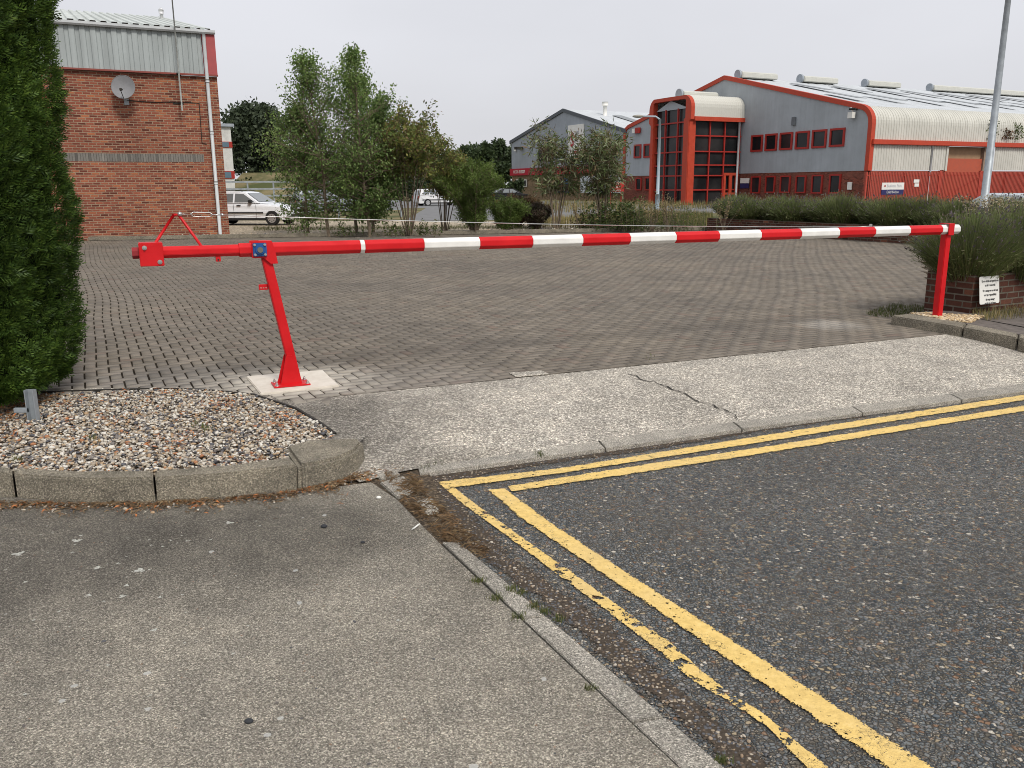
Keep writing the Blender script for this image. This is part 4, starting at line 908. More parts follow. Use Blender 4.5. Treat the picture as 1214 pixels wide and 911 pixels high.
r_ = [vs[1+4*28+i] for i in range(28)]; b.tube(r_+[r_[0]], 0.008, 6, caps=False); b.obj('reflector', plain('dish_grey', (0.20, 0.20, 0.205), 0.7), sdh)
b = B(); lp = dc+da*0.32-e2*0.22; b.tube([dc-e2*dr*0.97, lp], 0.012, 6); b.tube([lp+e2*0.05-da*0.03, lp+e2*0.05-da*0.12+e2*0.02], 0.035, 10); b.box(lp+e2*0.03, e1*0.03, e2*0.03, da*0.03); b.obj('receiver_arm', M_crack, sdh)
b = B(); b.tube([dc-da*0.1, dc-da*0.16-Z*0.2, W_(150, 120)-Z*0.02], 0.02, 8); b.box(W_(150, 121, -0.01), V*0.07, U*0.012, Z*0.09); b.obj('wall_bracket', M_galv, sdh)
# aerial mast
mt = thing('aerial_mast', W_(214, 135), 'tall thin aerial mast clamped to the brick wall and rising past the gutter', 'aerial')
mb_, mz = WP.sz(214, 127); q = WP.pt(mb_, mz, -0.36)
b = B(); b.tube([q-Z*0.15, q+Z*(ZG-mz)*0.55, q+Z*(ZG-mz+1.1)], [0.028, 0.026, 0.02], 8); b.tube([q+Z*(ZG-mz+1.0), q+Z*(ZG-mz+3.4)], 0.013, 6); b.obj('pole', plain('weathered_pole', (0.28, 0.29, 0.27), 0.7, 0.2, scale=14, var=0.3), mt)
for dz2 in (0.1, 0.98):
    b = B(); k_ = q+Z*dz2; b.box(k_+U*0.17-V*0.03, V*0.02, U*0.19, Z*0.02); b.box(k_+U*0.35-V*0.06, V*0.16, U*0.008, Z*0.025); b.obj('wall_bracket', M_crack, mt)

# ================================================================== RIGHT WAREHOUSE
GC = AT(1027, 60.0); GP = Plane(GC, U); SW = Plane(GC, V)
M_gab = m_clad('grey_gable_cladding', (0.355, 0.385, 0.405), 0.9, 0.55, 0.10, 0.006)
M_side = m_clad('cream_ribbed_cladding', (0.58, 0.57, 0.51), rough=0.6, streak=0.14, rib=0)
M_roof = m_clad('pale_grey_roof_sheet', (0.52, 0.545, 0.56), 1.0, 0.6, 0.12, 0.01)
M_orf = painted('orange_red_trim', (0.47, 0.060, 0.028), 0.5)
M_frame = painted('red_window_frame', (0.36, 0.030, 0.022), 0.5)
M_glass = Mt('dark_glazing', 0.12, 0, 0.25); M_glass.col(M_glass.ramp(M_glass.noise(0.35, 3), [(0.4, (0.012, 0.013, 0.014)), (0.62, (0.035, 0.034, 0.034))])); M_glass = M_glass.m
M_wbrick = m_brick('dull_red_brick', (0.19, 0.058, 0.040), (0.27, 0.082, 0.055), (0.22, 0.12, 0.09))
M_rbrick = m_brick('painted_red_brick', (0.30, 0.080, 0.055), (0.40, 0.105, 0.07), (0.34, 0.13, 0.10))
wh = thing('main_warehouse', GC, 'large warehouse with grey gable, cream curved eaves and orange-red trim at the right', 'warehouse')
zbr = GP.sz(1027, 202.5)[1]; aS, aZ = GP.sz(859.4, 91.6); eS, eZ = GP.sz(741, 158.5); sS, sZ = GP.sz(1014, 120)
print('wh brick z', zbr, 'apex', aS, aZ, 'left eave', eS, eZ, 'shoulder', sS, sZ, 'depth apex', GP.pt(aS, 0), GP.pt(eS, 0))
slope = (aZ-sZ)/(aS-sS)
R1 = 1.25
def eave_prof():
    """outline from top of lower wall round the curved eave up to the ridge: (s inward, z)"""
    zt_ = sZ-slope*sS; out = [(0.0, zbr)]
    cz_ = zt_-R1*0.95
    for k_ in range(0, 9): t = k_/8*(math.pi/2-math.atan(slope)); out.append((R1-R1*math.cos(t), cz_+R1*math.sin(t)*0.95+0.0))
    out.append((aS, aZ)); return out
ep = eave_prof(); LSH = 46.0
le = [(eS, zbr), (eS, eZ-0.5), (eS-0.5, eZ)]
b = B(); pts = [GP.pt(s_, z_) for s_, z_ in ep]+[GP.pt(eS-0.6, aZ-slope*(eS-0.6-aS)), GP.pt(eS, aZ-slope*(eS-aS)-0.7), GP.pt(eS, zbr)]
uv = [((p-GC).dot(U), p.z) for p in pts]; b.add(pts, [list(range(len(pts)))], [uv]); b.obj('gable_cladding', M_gab, wh)
b = B(); b.wall(GC-V*(-0.03)+U*eS, -U, eS, -0.5, zbr, 0.3); b.obj('gable_brick', M_wbrick, wh)
# trim following the gable
def trim(name, prof, plane, wdt, dep, m, parent, lo=-0.12):
    b = B(); n = len(prof); vs = []
    for i, (s_, z_) in enumerate(prof):
        p0_, p1_ = prof[max(0, i-1)], prof[min(n-1, i+1)]; dx, dz = p1_[0]-p0_[0], p1_[1]-p0_[1]; l = math.hypot(dx, dz); nx, nz2 = -dz/l, dx/l
        for o_, d_ in ((lo, -dep), (wdt+lo, -dep), (wdt+lo, 0.25), (lo, 0.25)): vs.append(plane.P+plane.D*(s_+nx*-o_*-1)+Z*(z_+nz2*o_)+V*d_)
    fs = [[4*i+k_, 4*i+4+k_, 4*i+4+(k_+1) % 4, 4*i+(k_+1) % 4] for i in range(n-1) for k_ in range(4)]+[[0, 1, 2, 3], [4*n-1, 4*n-2, 4*n-3, 4*n-4]]
    b.add(vs, fs); return b.obj(name, m, parent)
full = ep+[(eS-0.6, aZ-slope*(eS-0.6-aS)), (eS-0.15, aZ-slope*(eS-aS)-0.1), (eS, aZ-slope*(eS-aS)-0.7), (eS, zbr-0.1)]
trim('gable_trim', full, GP, 0.33, 0.12, M_orf, wh, -0.2)
# roof + curved eave + upper side wall as one ribbed sheet ; split for colour
zgut1, zgut0 = ZAT(GC+V*0.2, 165.5), ZAT(GC+V*0.2, 171.5)
upper = [(0.0, zgut1)]+ep[1:-1]
ribbed('upper_cladding', GC, V, LSH, 0, 0, 0.26, 0.035, M_side, wh, off=0.02, prof=upper)
ribbed('roof', GC, V, LSH, 0, 0, 1.0, 0.03, M_roof, wh, off=0.02, prof=[ep[-2], ep[-1]])
b = B(); b.quad(GP.pt(aS, aZ), GP.pt(aS, aZ)+V*LSH, GP.pt(eS, aZ-slope*(eS-aS))+V*LSH, GP.pt(eS, aZ-slope*(eS-aS))); b.obj('rear_roof', M_roof, wh)
b = B(); b.box(GC+V*LSH/2+Z*(zgut1+zgut0)/2-U*0.14, V*LSH/2, U*0.17, Z*(zgut1-zgut0)/2); b.obj('side_gutter', M_orf, wh, bevel=0.03)
d0 = SW.sz(1123, 180)[0]; d1 = SW.sz(1168, 180)[0]; d2 = SW.sz(1179, 180)[0]; print('door', d0, d1, d2)
ribbed('lower_cladding', GC, V, d0-0.1, zbr+0.05, zgut0, 0.26, 0.03, M_side, wh, off=0.03)
ribbed('lower_cladding', GC+V*d2, V, LSH-d2, zbr+0.05, zgut0, 0.26, 0.03, M_side, wh, off=0.03)
b = B(); b.box(GC+V*(d0-0.08)+Z*(zbr+zgut0)/2-U*0.06, V*0.1, U*0.05, Z*(zgut0-zbr)/2); b.obj('edge_flashing', M_side, wh)
b = B(); b.wall(GC+V*0.0, V, d0, -0.5, zbr, 0.3); b.obj('side_brick', M_rbrick, wh)
b = B(); b.wall(GC+V*d1, V, LSH-d1, -0.5, zbr-0.02, 0.3); b.wall(GC+V*d0, V, d1-d0, -0.5, zbr+0.4, 0.3) if False else None; b.obj('side_brick', M_rbrick, wh)
b = B(); b.wall(GC+V*d0+U*0.32, V, d1-d0, -0.5, zgut0, 0.1); b.obj('door_backing', plain('tan_block', (0.33, 0.22, 0.13), 0.9), wh)
b = B(); b.wall(GC+V*d0+U*0.18, V, d1-d0, -0.5, zgut0-0.85, 0.1); b.obj('loading_door', painted('orange_red_door', (0.44, 0.10, 0.055), 0.6), wh)
b = B(); b.wall(GC+V*d1+U*0.05, V, d2-d1, -0.5, zgut0, 0.3); b.obj('door_pier', plain('pier_brown', (0.26, 0.20, 0.15), 0.9), wh)
dq = SW.sz(1103, 185)[0]; b = B(); b.tube([GC+V*dq-U*0.12+Z*zgut0, GC+V*dq-U*0.12-Z*0.2], 0.07, 8); b.obj('downpipe', M_pvc, wh)
dq = SW.sz(880, 185)[0]
# gable windows
def window(P, plane_d, a, z, w_, h_, parent, fr=0.12, split=False, out=None):
    out = out or Vector((plane_d.y, -plane_d.x, 0))
    b = B(); c = P+plane_d*a+Z*z
    for aa, zz, ww, hh in ((-w_/2+fr/2, 0, fr, h_), (w_/2-fr/2, 0, fr, h_), (0, h_/2-fr/2, w_-2*fr, fr), (0, -h_/2+fr/2, w_-2*fr, fr)):
        b.box(c+plane_d*aa+Z*zz+out*0.04, plane_d*ww/2, out*0.06, Z*hh/2)
    o = b.obj('window', M_frame, parent); b = B(); b.box(c+out*0.0, plane_d*(w_/2-fr+0.01), out*0.02, Z*(h_/2-fr+0.01)); b.obj('pane', M_glass, o); return o
outG = -V
def wpx(x0_, x1_, yt, yb, fr=0.14):
    a0, z1_ = GP.sz(x0_, yt); a1, z0_ = GP.sz(x1_, yb); window(GP.P, U, (a0+a1)/2, (z0_+z1_)/2, abs(a0-a1), abs(z1_-z0_), wh, fr, out=outG)
for l_, r_, t_, b_ in ((891.5, 904, 160.8, 179.8), (908.2, 921, 159.3, 178.7), (925.5, 939.3, 157.8, 177.6), (944.2, 959, 156.3, 176.6), (964, 979.5, 154.6, 175.3), (985, 1001, 152.8, 173.8)): wpx(l_, r_, t_, b_)
for l_, r_, t_, b_ in ((891.5, 901, 209.3, 229.5), (908.5, 918.5, 209, 229), (926, 936.5, 208.6, 229), (944.5, 955, 208.4, 229.3), (963.5, 974.5, 207.6, 229.8), (984.5, 996, 207, 229.8)): wpx(l_, r_, t_, b_, 0.10)
for l_, r_, t_, b_ in ((752.3, 760.2, 171.8, 187.5), (763.8, 771.6, 171, 187)): wpx(l_, r_, t_, b_, 0.16)
for l_, r_, t_, b_ in ((754.5, 760.5, 211, 226), (765.5, 771.5, 210.5, 226)): wpx(l_, r_, t_, b_, 0.10)
# gable fittings
b = B(); c = GP.pt(*GP.sz(1013, 137)); b.box(c-V*0.3, U*0.20, V*0.16, Z*0.20); b.tube([c, c-V*0.4+Z*0.5], 0.05, 6); b.obj('floodlight', M_signw, wh)
b = B(); c = GP.pt(*GP.sz(1016, 130)); b.tube([c, c-V*0.7, c-V*0.7-U*0.5], 0.07, 6); b.obj('camera_bracket', M_crack, wh)
b = B(); c = GP.pt(*GP.sz(942, 144)); b.box(c-V*0.1, U*0.15, V*0.08, Z*0.3); b.obj('wall_vent', plain('vent_grey', (0.12, 0.13, 0.14), 0.7), wh)
b = B(); c = GP.pt(*GP.sz(1008.5, 220.5)); b.box(c-V*0.1, U*0.16, V*0.06, Z*0.26); b.obj('meter_box', M_signw, wh)
b = B(); c = GP.pt(*GP.sz(754, 155.5)); b.box(c-V*0.2, U*0.22, V*0.12, Z*0.2); b.obj('alarm_box', M_signw, wh)
b = B(); c = GP.pt(*GP.sz(758, 155)); b.box(c-V*0.2, U*0.3, V*0.12, Z*0.26); b.obj('alarm_box', M_frame, wh)
c = GP.pt(*GP.sz(883.5, 217)); pqs = thing('wall_plaque', c, 'small white over navy plaque on the brick beside the glazed entrance', 'plaque')
b = B(); b.box(c-V*0.06+Z*0.17, U*0.5, V*0.03, Z*0.2); b.obj('upper_panel', M_signw, pqs)
M_navy = plain('navy_panel', (0.02, 0.02, 0.10), 0.5); b = B(); b.box(c-V*0.06-Z*0.24, U*0.5, V*0.03, Z*0.2); b.obj('lower_panel', M_navy, pqs)
# roof: rooflights, ridge vents
rd_d = Vector((0, 0, 0)); rv = (GP.pt(aS, aZ)-GP.pt(sS, sZ)); 
M_rl = plain('dull_rooflight', (0.22, 0.235, 0.24), 0.5)
rn = V.cross(rv).normalized(); rn = rn if rn.z > 0 else -rn
for k_ in range(10):
    for (f0_, f1_) in ((0.12, 0.36), (0.50, 0.78)):
        s0 = 2.0+k_*4.4+(2.2 if f0_ > 0.4 else 0); p = GP.pt(sS, sZ)+V*s0; b = B(); c0_ = p+rv*f0_+rn*0.06; c1_ = p+rv*f1_+rn*0.06
        b.prism([c0_, c0_+V*0.95, c1_+V*0.95, c1_], rn*0.03); b.obj('rooflight', M_rl, wh)
RDG = Plane(GP.pt(aS, 0)-U*0.8, V)
M_vent = plain('cream_vent_metal', (0.50, 0.50, 0.45), 0.5, var=0.06); M_ventend = plain('vent_end_grey', (0.30, 0.33, 0.36), 0.6)
for x0_, x1_, yb_ in ((876, 918, 93), (949.5, 989.5, 97), (1026, 1064, 101), (1103, 1300, 105)):
    s0, s1 = RDG.sz(x0_, yb_)[0], RDG.sz(x1_, yb_)[0]; b = B(); q = RDG.pt(s0, aZ-0.12)
    prof_ = [(-0.45, 0), (-0.45, 0.36), (-0.28, 0.5), (0.28, 0.5), (0.45, 0.36), (0.45, 0)]
    s1 = min(s1, LSH-1)
    b.prism([q+U*a+Z*z_ for a, z_ in prof_], V*(s1-s0)); vo = b.obj('ridge_vent', M_vent, wh, bevel=0.05)
    b = B(); b.tube([q+Z*0.28-V*0.02, q+Z*0.28-V*0.2], 0.36, 18); b.obj('vent_end', M_ventend, vo)
# ---- glazed entrance tower
Q = GP.pt(GP.sz(876.5, 190)[0], 0); RF = Plane(Q, V); sa = RF.sz(818, 190)[0]; CC = Q+V*sa; FP = Plane(CC, U); print('atrium len', sa, CC)
at_ = wh
zth = FP.sz(817, 140.5)[1]; wl = FP.sz(775.5, 150)[0]; apz_, = (FP.sz(796, 116)[1],); zsh = FP.sz(820, 127)[1]; aps = FP.sz(796, 116)[0]
print('atrium h', zth, 'width', wl, 'apex', apz_, aps, 'shoulder', zsh)
b = B(); b.wall(CC+U*wl-V*(-0.1), -U, wl, -0.3, zsh, 0.1); b.obj('tower_front_glass', M_glass, wh)
b = B(); b.wall(CC+U*0.05, V, -sa, -0.3, zth, 0.1); b.obj('tower_side_glass', M_glass, wh)
b = B(); b.box(CC+U*0.18+Z*(zth/2-0.15)-V*0.02, U*0.36, V*0.36, Z*(zth/2+0.15)); b.obj('tower_column', M_orf, wh, bevel=0.05)
b = B(); b.box(CC+U*(wl-0.1)+Z*(zth/2-0.15), U*0.22, V*0.3, Z*(zth/2+0.15)); b.obj('tower_column', M_orf, wh, bevel=0.05)
mull = [x_ for x_ in (0.33, 0.66)]; rowz = [FP.sz(812, y_)[1] for y_ in (225.5, 208.5, 196, 180, 161.5)]
def bars(P, D, L, zs_, fr, z1_, out, th_=0.09):
    b = B()
    for f in fr: b.box(P+D*L*f+Z*(z1_/2-0.15)+out*0.05, D*th_, out*0.07, Z*(z1_/2+0.15))
    for z_ in zs_: b.box(P+D*L/2+Z*z_+out*0.055, D*L/2, out*0.05, Z*th_)
    return b
rowz = [r_ for r_ in rowz]
bars(CC, U, wl, rowz+[zth-0.25], mull, zsh, -V, 0.055).obj('glazing_bars', M_frame, wh)
bars(CC, V, -sa, rowz+[zth-0.05], (0.36, 0.66, 0.97), zth, -U, 0.05).obj('glazing_bars', M_frame, wh)
b = B(); dl = -sa; # entrance doors in the side face
for f in (0.69, 0.80, 0.82, 0.93): b.box(CC+V*dl*f+Z*1.2-U*0.12, V*0.10, U*0.06, Z*1.2)
b.box(CC+V*dl*0.81+Z*2.45-U*0.12, V*dl*0.14, U*0.06, Z*0.1); b.box(CC+V*dl*0.81+Z*0.9-U*0.12, V*dl*0.12, U*0.05, Z*0.08); b.obj('door', M_orf, wh)
# interior hints behind the glass are too dark to see; roof of the tower
Wd = wl; ov = 0.35
prof = [(-ov, zth-0.1), (-ov, zsh)]
for k_ in range(1, 6): t = k_/6*math.pi/2; prof.append((-ov+1.0*(1-math.cos(t)), zsh+0.95*math.sin(t)))
prof.append((aps, apz_))
rs2 = [(2*aps-s_, z_) for s_, z_ in prof[:-1]][::-1]; kx = (wl+0.25)-(2*aps+ov); rs2 = [(s_+kx*((s_-aps)/max(0.1, (2*aps+ov-aps))), z_) for s_, z_ in rs2]; prof2 = prof+rs2
b = B(); n = len(prof2); vs = []; nseg = 26
cols = []
for i in range(nseg*4+1): s_ = i/4; cols.append((s_*(-sa)/nseg, 0.03 if (i % 4) in (1, 2) else 0))
for s_, h in cols:
    for a, z_ in prof2:
        rad = Vector((0, 0, 0)); dx, dz = a-aps, z_-(zth); l = math.hypot(dx, dz); vs.append(CC+V*s_+U*(a+dx/l*h)+Z*(z_+dz/l*h))
b.add(vs, [[i*n+j, (i+1)*n+j, (i+1)*n+j+1, i*n+j+1] for i in range(len(cols)-1) for j in range(n-1)]); b.obj('tower_roof', M_side, wh)
b = B(); b.box(CC-V*sa*0.5+Z*(zth-0.05)-U*0.30, V*sa*0.5, U*0.15, Z*0.16); b.obj('tower_gutter', M_orf, wh)
# front arch band
inner = [(max(0.35, min(wl-0.3, aps+(a-aps)*0.93)), (zth-0.6 if j in (0, n-1) else zth-0.4+(z_-zth+0.4)*0.87)) for j, (a, z_) in enumerate(prof2)]
b = B(); vs = []; dd = -V*0.35
for (a, z_), (c_, d_) in zip(prof2, inner): vs += [CC+U*a+Z*z_+dd, CC+U*c_+Z*d_+dd, CC+U*c_+Z*d_+V*0.1, CC+U*a+Z*z_+V*0.1]
b.add(vs, [[4*i+k_, 4*i+4+k_, 4*i+4+(k_+1) % 4, 4*i+(k_+1) % 4] for i in range(n-1) for k_ in range(4)]+[[0, 1, 2, 3], [4*n-1, 4*n-2, 4*n-3, 4*n-4]]); b.obj('arch_trim', M_orf, wh)
b = B(); b.prism([CC+U*0.4+Z*(zsh-0.05)-V*0.05, CC+U*aps+Z*(apz_-0.25)-V*0.05, CC+U*(wl-0.3)+Z*(zsh-0.05)-V*0.05], V*0.1); b.obj('tower_gable', M_gab, wh)
q = CC+U*aps+V*0.9+Z*(apz_-0.06); tv = B(); tv.prism([q+U*a+Z*z_ for a, z_ in [(-0.5, 0), (-0.5, 0.45), (-0.3, 0.62), (0.3, 0.62), (0.5, 0.45), (0.5, 0)]], V*min(7.2, -sa*0.7)); vo = tv.obj('ridge_vent', M_vent, wh, bevel=0.05)
b = B(); b.tube([q+Z*0.36-V*0.02, q+Z*0.36-V*0.2], 0.42, 18); b.obj('vent_end', M_ventend, vo)
b = B(); b.tube([Q-U*0.2+Z*zth-V*0.35, Q-U*0.2-V*0.35-Z*0.2], 0.09, 8); b.obj('downpipe', M_pvc, wh)
# small weeds in the gutter handled with the plants
# ---- palisade fence in front of the side wall
FG = AT(1027, 57.0); FL = 34.0; zf = ZAT(FG, 204.0)
M_fred = painted('red_fence_paint', (0.44, 0.070, 0.045), 0.6)
fe = thing('palisade_fence', FG, 'tall red steel palisade fence in front of the cream and red warehouse wall', 'fence')
gs0 = Plane(FG, V).sz(1114, 220)[0]; gs1 = Plane(FG, V).sz(1162, 220)[0]
def pales(a0, a1, parent, name='pales'):
    b = B(); a = a0
    while a < a1: b.box(FG+V*a+Z*(zf-0.3)/2, V*0.026, U*0.02, Z*(zf+0.3)/2); a += 0.15
    return b.obj(name, M_fred, parent)
pales(0.2, gs0-0.1, fe); pales(gs1+0.1, FL, fe)
for z_ in (0.4, zf-0.22):
    b = B(); b.box(FG+V*gs0/2+U*0.05+Z*z_, V*gs0/2, U*0.025, Z*0.035); b.obj('rail', M_fred, fe); b = B(); b.box(FG+V*(gs1+FL)/2+U*0.05+Z*z_, V*(FL-gs1)/2, U*0.025, Z*0.035); b.obj('rail', M_fred, fe)
for a in [0.05, gs0*0.5, gs1+2.8, gs1+5.6, gs1+8.4]:
    b = B(); b.box(FG+V*a+U*0.1+Z*zf/2, V*0.06, U*0.05, Z*zf/2); b.obj('fence_post', M_fred, fe)
ga = thing('palisade_gate', FG+V*gs0, 'wide red steel gate with diagonal brace before the loading door', 'gate')
pales(gs0, gs1, ga); gm = (gs0+gs1)/2
for a in (gs0, gs1): b = B(); b.box(FG+V*a+U*0.08+Z*(zf+0.1)/2, V*0.11, U*0.08, Z*(zf+0.1)/2); b.obj('gate_post', M_fred, ga)
b = B(); b.box(FG+V*gm+U*0.05+Z*0.4, V*(gs1-gs0)/2, U*0.025, Z*0.04); b.box(FG+V*gm+U*0.05+Z*(zf-0.22), V*(gs1-gs0)/2, U*0.025, Z*0.04); b.tube([FG+V*gs0+U*0.06+Z*0.4, FG+V*gs1+U*0.06+Z*(zf-0.3)], 0.045, 6); b.obj('gate_frame', M_fred, ga)
FPn = Plane(FG-U*0.05, V)
def sign_at(x0_, x1_, yt, yb):
    a0, z1_ = FPn.sz(x0_, yt); a1, z0_ = FPn.sz(x1_, yb); return a0, a1, z0_, z1_
a0, a1, z0_, z1_ = sign_at(1045.8, 1070.5, 216.8, 230.8)
sn = thing('site_sign', FPn.pt(a0, z0_), 'white and navy company board on the red palisade fence', 'sign'); zm = z0_+(z1_-z0_)*0.42
b = B(); b.box(FPn.pt((a0+a1)/2, (zm+z1_)/2), V*(a1-a0)/2, U*0.02, Z*(z1_-zm)/2); b.obj('white_panel', M_signw, sn)
b = B(); b.box(FPn.pt((a0+a1)/2, (zm+z0_)/2), V*(a1-a0)/2, U*0.02, Z*(zm-z0_)/2); b.obj('navy_panel', M_navy, sn)
M_greyt = plain('grey_lettering', (0.35, 0.36, 0.40), 0.6)
lettering('heading', 'Business Park', 0.26, FPn.pt((a0+a1)/2+0.12, z1_-0.22)-U*0.025, V, Z, M_greyt, sn); lettering('subtitle', 'Units to let', 0.15, FPn.pt((a0+a1)/2, z1_-0.46)-U*0.025, V, Z, M_greyt, sn)
lettering('footer', 'Distribution', 0.24, FPn.pt((a0+a1)/2, (zm+z0_)/2)-U*0.025, V, Z, M_signw, sn)
b = B(); c = FPn.pt(a0+0.28, z1_-0.22)-U*0.025; b.tube([c, c-U*0.004], 0.07, 10); b.obj('red_emblem', M_frame, sn)
a0, a1, z0_, z1_ = sign_at(1083.5, 1089, 213, 221.5)
sn = thing('warning_signs', FPn.pt(a0, z0_), 'two little white warning plates fixed to the red fence', 'sign')
for f0_, f1_, g0_ in ((0.55, 1.0, 0), (0.0, 0.45, 0.25)):
    b = B(); zz0, zz1 = z0_+(z1_-z0_)*f0_, z0_+(z1_-z0_)*f1_; b.box(FPn.pt(a0+(a1-a0)*(0.5+g0_*0.4), (zz0+zz1)/2), V*(a1-a0)*(0.5-g0_*0.4), U*0.015, Z*(zz1-zz0)/2); b.obj('plate', M_signw, sn)

# ---- second grey warehouse
D2 = 30.0
P2 = GP.pt(eS, 0)+U*13.0; G2 = Plane(P2, U)
w0, wz0 = G2.sz(741, 154); w1, wz1 = G2.sz(606.4, 167.5); wa, waz = G2.sz(668.3, 129.8); wb = G2.sz(606.4, 208.5)[1]; wg = G2.sz(650, 228.5)[1]; wt = G2.sz(606.4, 200.6)[1]
print('wh2', w0, wz0, w1, wz1, wa, waz, wb, wg, P2)
w2 = thing('grey_warehouse', G2.pt(w1, 0), 'plain grey gabled warehouse with a red band and sand brick base in the middle distance', 'warehouse')
M_gab2 = m_clad('blue_grey_cladding', (0.31, 0.34, 0.375), 1.0, 0.55, 0.08, 0.005)
b = B(); pts = [G2.pt(s_, z_) for s_, z_ in ((w0, wt), (w0, wz0), (wa, waz), (w1, wz1), (w1, wt))]; b.add(pts, [[0, 1, 2, 3, 4]], [[((p-P2).dot(U), p.z) for p in pts]]); b.obj('gable_cladding', M_gab2, w2)
M_sand = m_brick('sand_brick', (0.24, 0.17, 0.10), (0.34, 0.24, 0.14), (0.27, 0.21, 0.15))
b = B(); b.wall(G2.pt(w1, 0)+V*0.05, -U, w1-w0, -0.5, wt, 0.3); b.obj('brick_base', M_sand, w2)
xr = G2.sz(701, 205)[0]; M_bred = painted('crimson_fascia', (0.42, 0.012, 0.03), 0.5)
b = B(); b.box(G2.pt((w1+xr)/2, (wb+wt)/2)-V*0.12, U*(w1-xr)/2, V*0.14, Z*(wt-wb)/2); b.obj('fascia_band', M_bred, w2)
tx = (G2.sz(609, 205)[0]+G2.sz(627, 205)[0])/2
lettering('phone_number', '01376 513008', (wt-wb)*0.62, G2.pt(tx, (wb+wt)/2)-V*0.27, -U, Z, M_signw, w2, 1.05, 0.012)
r2 = 28.0; b = B(); rr_ = lambda s_, z_: G2.pt(s_, z_)
b.quad(rr_(wa, waz), rr_(wa, waz)+V*r2, rr_(w0-0.3, wz0-0.05)+V*r2, rr_(w0-0.3, wz0-0.05), [(0, 0), (r2, 0), (r2, 12), (0, 12)]); b.quad(rr_(wa, waz), rr_(w1+0.3, wz1-0.05), rr_(w1+0.3, wz1-0.05)+V*r2, rr_(wa, waz)+V*r2, [(0, 0), (0, 12), (r2, 12), (r2, 0)]); b.obj('roof', M_roof, w2)
b = B()
for (s0_, z0_), (s1_, z1_) in (((w0-0.3, wz0-0.05), (wa, waz)), ((wa, waz), (w1+0.3, wz1-0.05))):
    p, q = rr_(s0_, z0_)-V*0.15, rr_(s1_, z1_)-V*0.15; b.prism([p+Z*0.08, q+Z*0.08, q-Z*0.28, p-Z*0.28], V*0.2)
b.obj('verge_trim', plain('dark_grey_trim', (0.07, 0.08, 0.09), 0.5), w2)
M_wfr = M_signw
for x0_, x1_ in ((612.5, 617), (620.5, 625)):
    a0, z1_ = G2.sz(x0_, 213); a1, z0_ = G2.sz(x1_, 222); c = G2.pt((a0+a1)/2, (z0_+z1_)/2); b = B(); b.box(c-V*0.05, U*abs(a1-a0)/2, V*0.05, Z*(z1_-z0_)/2); wo_ = b.obj('window', M_wfr, w2); b = B(); b.box(c-V*0.12, U*abs(a1-a0)*0.36, V*0.03, Z*(z1_-z0_)*0.38); b.obj('pane', M_glass, wo_)
a0, z1_ = G2.sz(669.5, 211.5); a1, z0_ = G2.sz(674.5, 228.5); b = B(); b.box(G2.pt((a0+a1)/2, (z0_+z1_)/2)-V*0.05, U*abs(a1-a0)/2, V*0.08, Z*(z1_-z0_)/2); b.obj('door', painted('bright_blue_door', (0.03, 0.17, 0.55), 0.5), w2)
for x0_, x1_, yt, yb in ((639, 655, 174, 191), (659, 667, 212, 229), (711, 731, 171, 196)):
    a0, z1_ = G2.sz(x0_, yt); a1, z0_ = G2.sz(x1_, yb); b = B(); b.box(G2.pt((a0+a1)/2, (z0_+z1_)/2)-V*0.05, U*abs(a1-a0)/2, V*0.06, Z*(z1_-z0_)/2); b.obj('window', M_glass, w2)
a0, z1_ = G2.sz(693, 209); a1, z0_ = G2.sz(737, 229); b = B(); b.box(G2.pt((a0+a1)/2, (z0_+z1_)/2)-V*0.3, U*abs(a1-a0)/2, V*0.2, Z*(z1_-z0_)/2); b.obj('roller_shutter', plain('pale_shutter', (0.5, 0.54, 0.56), 0.6), w2)
b = B(); c = rr_(wa, waz)+V*3-U*6; rsl = (waz-wz0)/(wa-w0)
for k_ in range(3):
    for s_ in (0.35,): 
        p = rr_(wa+(w0-wa)*0.30, waz+(wz0-waz)*0.30+0.08)+V*(4+k_*6.5); q = rr_(wa+(w0-wa)*0.75, waz+(wz0-waz)*0.75+0.08)+V*(4+k_*6.5); b = B(); b.prism([p, p+V*1.2, q+V*1.2, q], Z*0.03); b.obj('rooflight', M_rl, w2)
p = rr_(wa+(w0-wa)*0.28, waz+(wz0-waz)*0.28)+V*3.2; b = B(); b.tube([p-Z*0.3, p+Z*1.0], 0.22, 10); b.tube([p+Z*1.0, p+Z*1.4], 0.34, 10); b.obj('flue', M_signw, w2)
b = B(); c = G2.pt(*G2.sz(619, 176)); b.box(c-V*0.5, U*0.35, V*0.4, Z*0.15); b.obj('wall_light', M_crack, w2); b = B(); c = G2.pt(*G2.sz(609.5, 178)); b.box(c-V*0.2-U*0.6, U*0.12, V*0.1, Z*0.18); b.obj('wall_light', M_signw, w2)
# its panel sign
a0, z1_ = G2.sz(674.5, 149.2); a1, z0_ = G2.sz(692.5, 185); c = G2.pt((a0+a1)/2, (z0_+z1_)/2); hw = abs(a1-a0)/2; hh = (z1_-z0_)/2
ss = thing('wall_sign', c-V*0.1, 'tall white panel sign with a big red S high on the grey warehouse gable', 'sign')
b = B(); b.box(c-V*0.06, U*hw, V*0.05, Z*hh); b.obj('panel', M_signw, ss)
lettering('red_letter', 'S', hh*1.25, c-V*0.13+U*hw*0.45+Z*hh*0.02, -U, Z, M_bred, ss, 0.75, 0.06)
lettering('small_word', 'cent', hh*0.34, c-V*0.13-U*hw*0.15+Z*hh*0.52, -U, Z, M_greyt, ss, 0.8, 0.01)
lettering('black_mark', 'k', hh*0.5, c-V*0.13-U*hw*0.05+Z*hh*0.12, -U, Z, M_blk, ss, 0.9, 0.04)
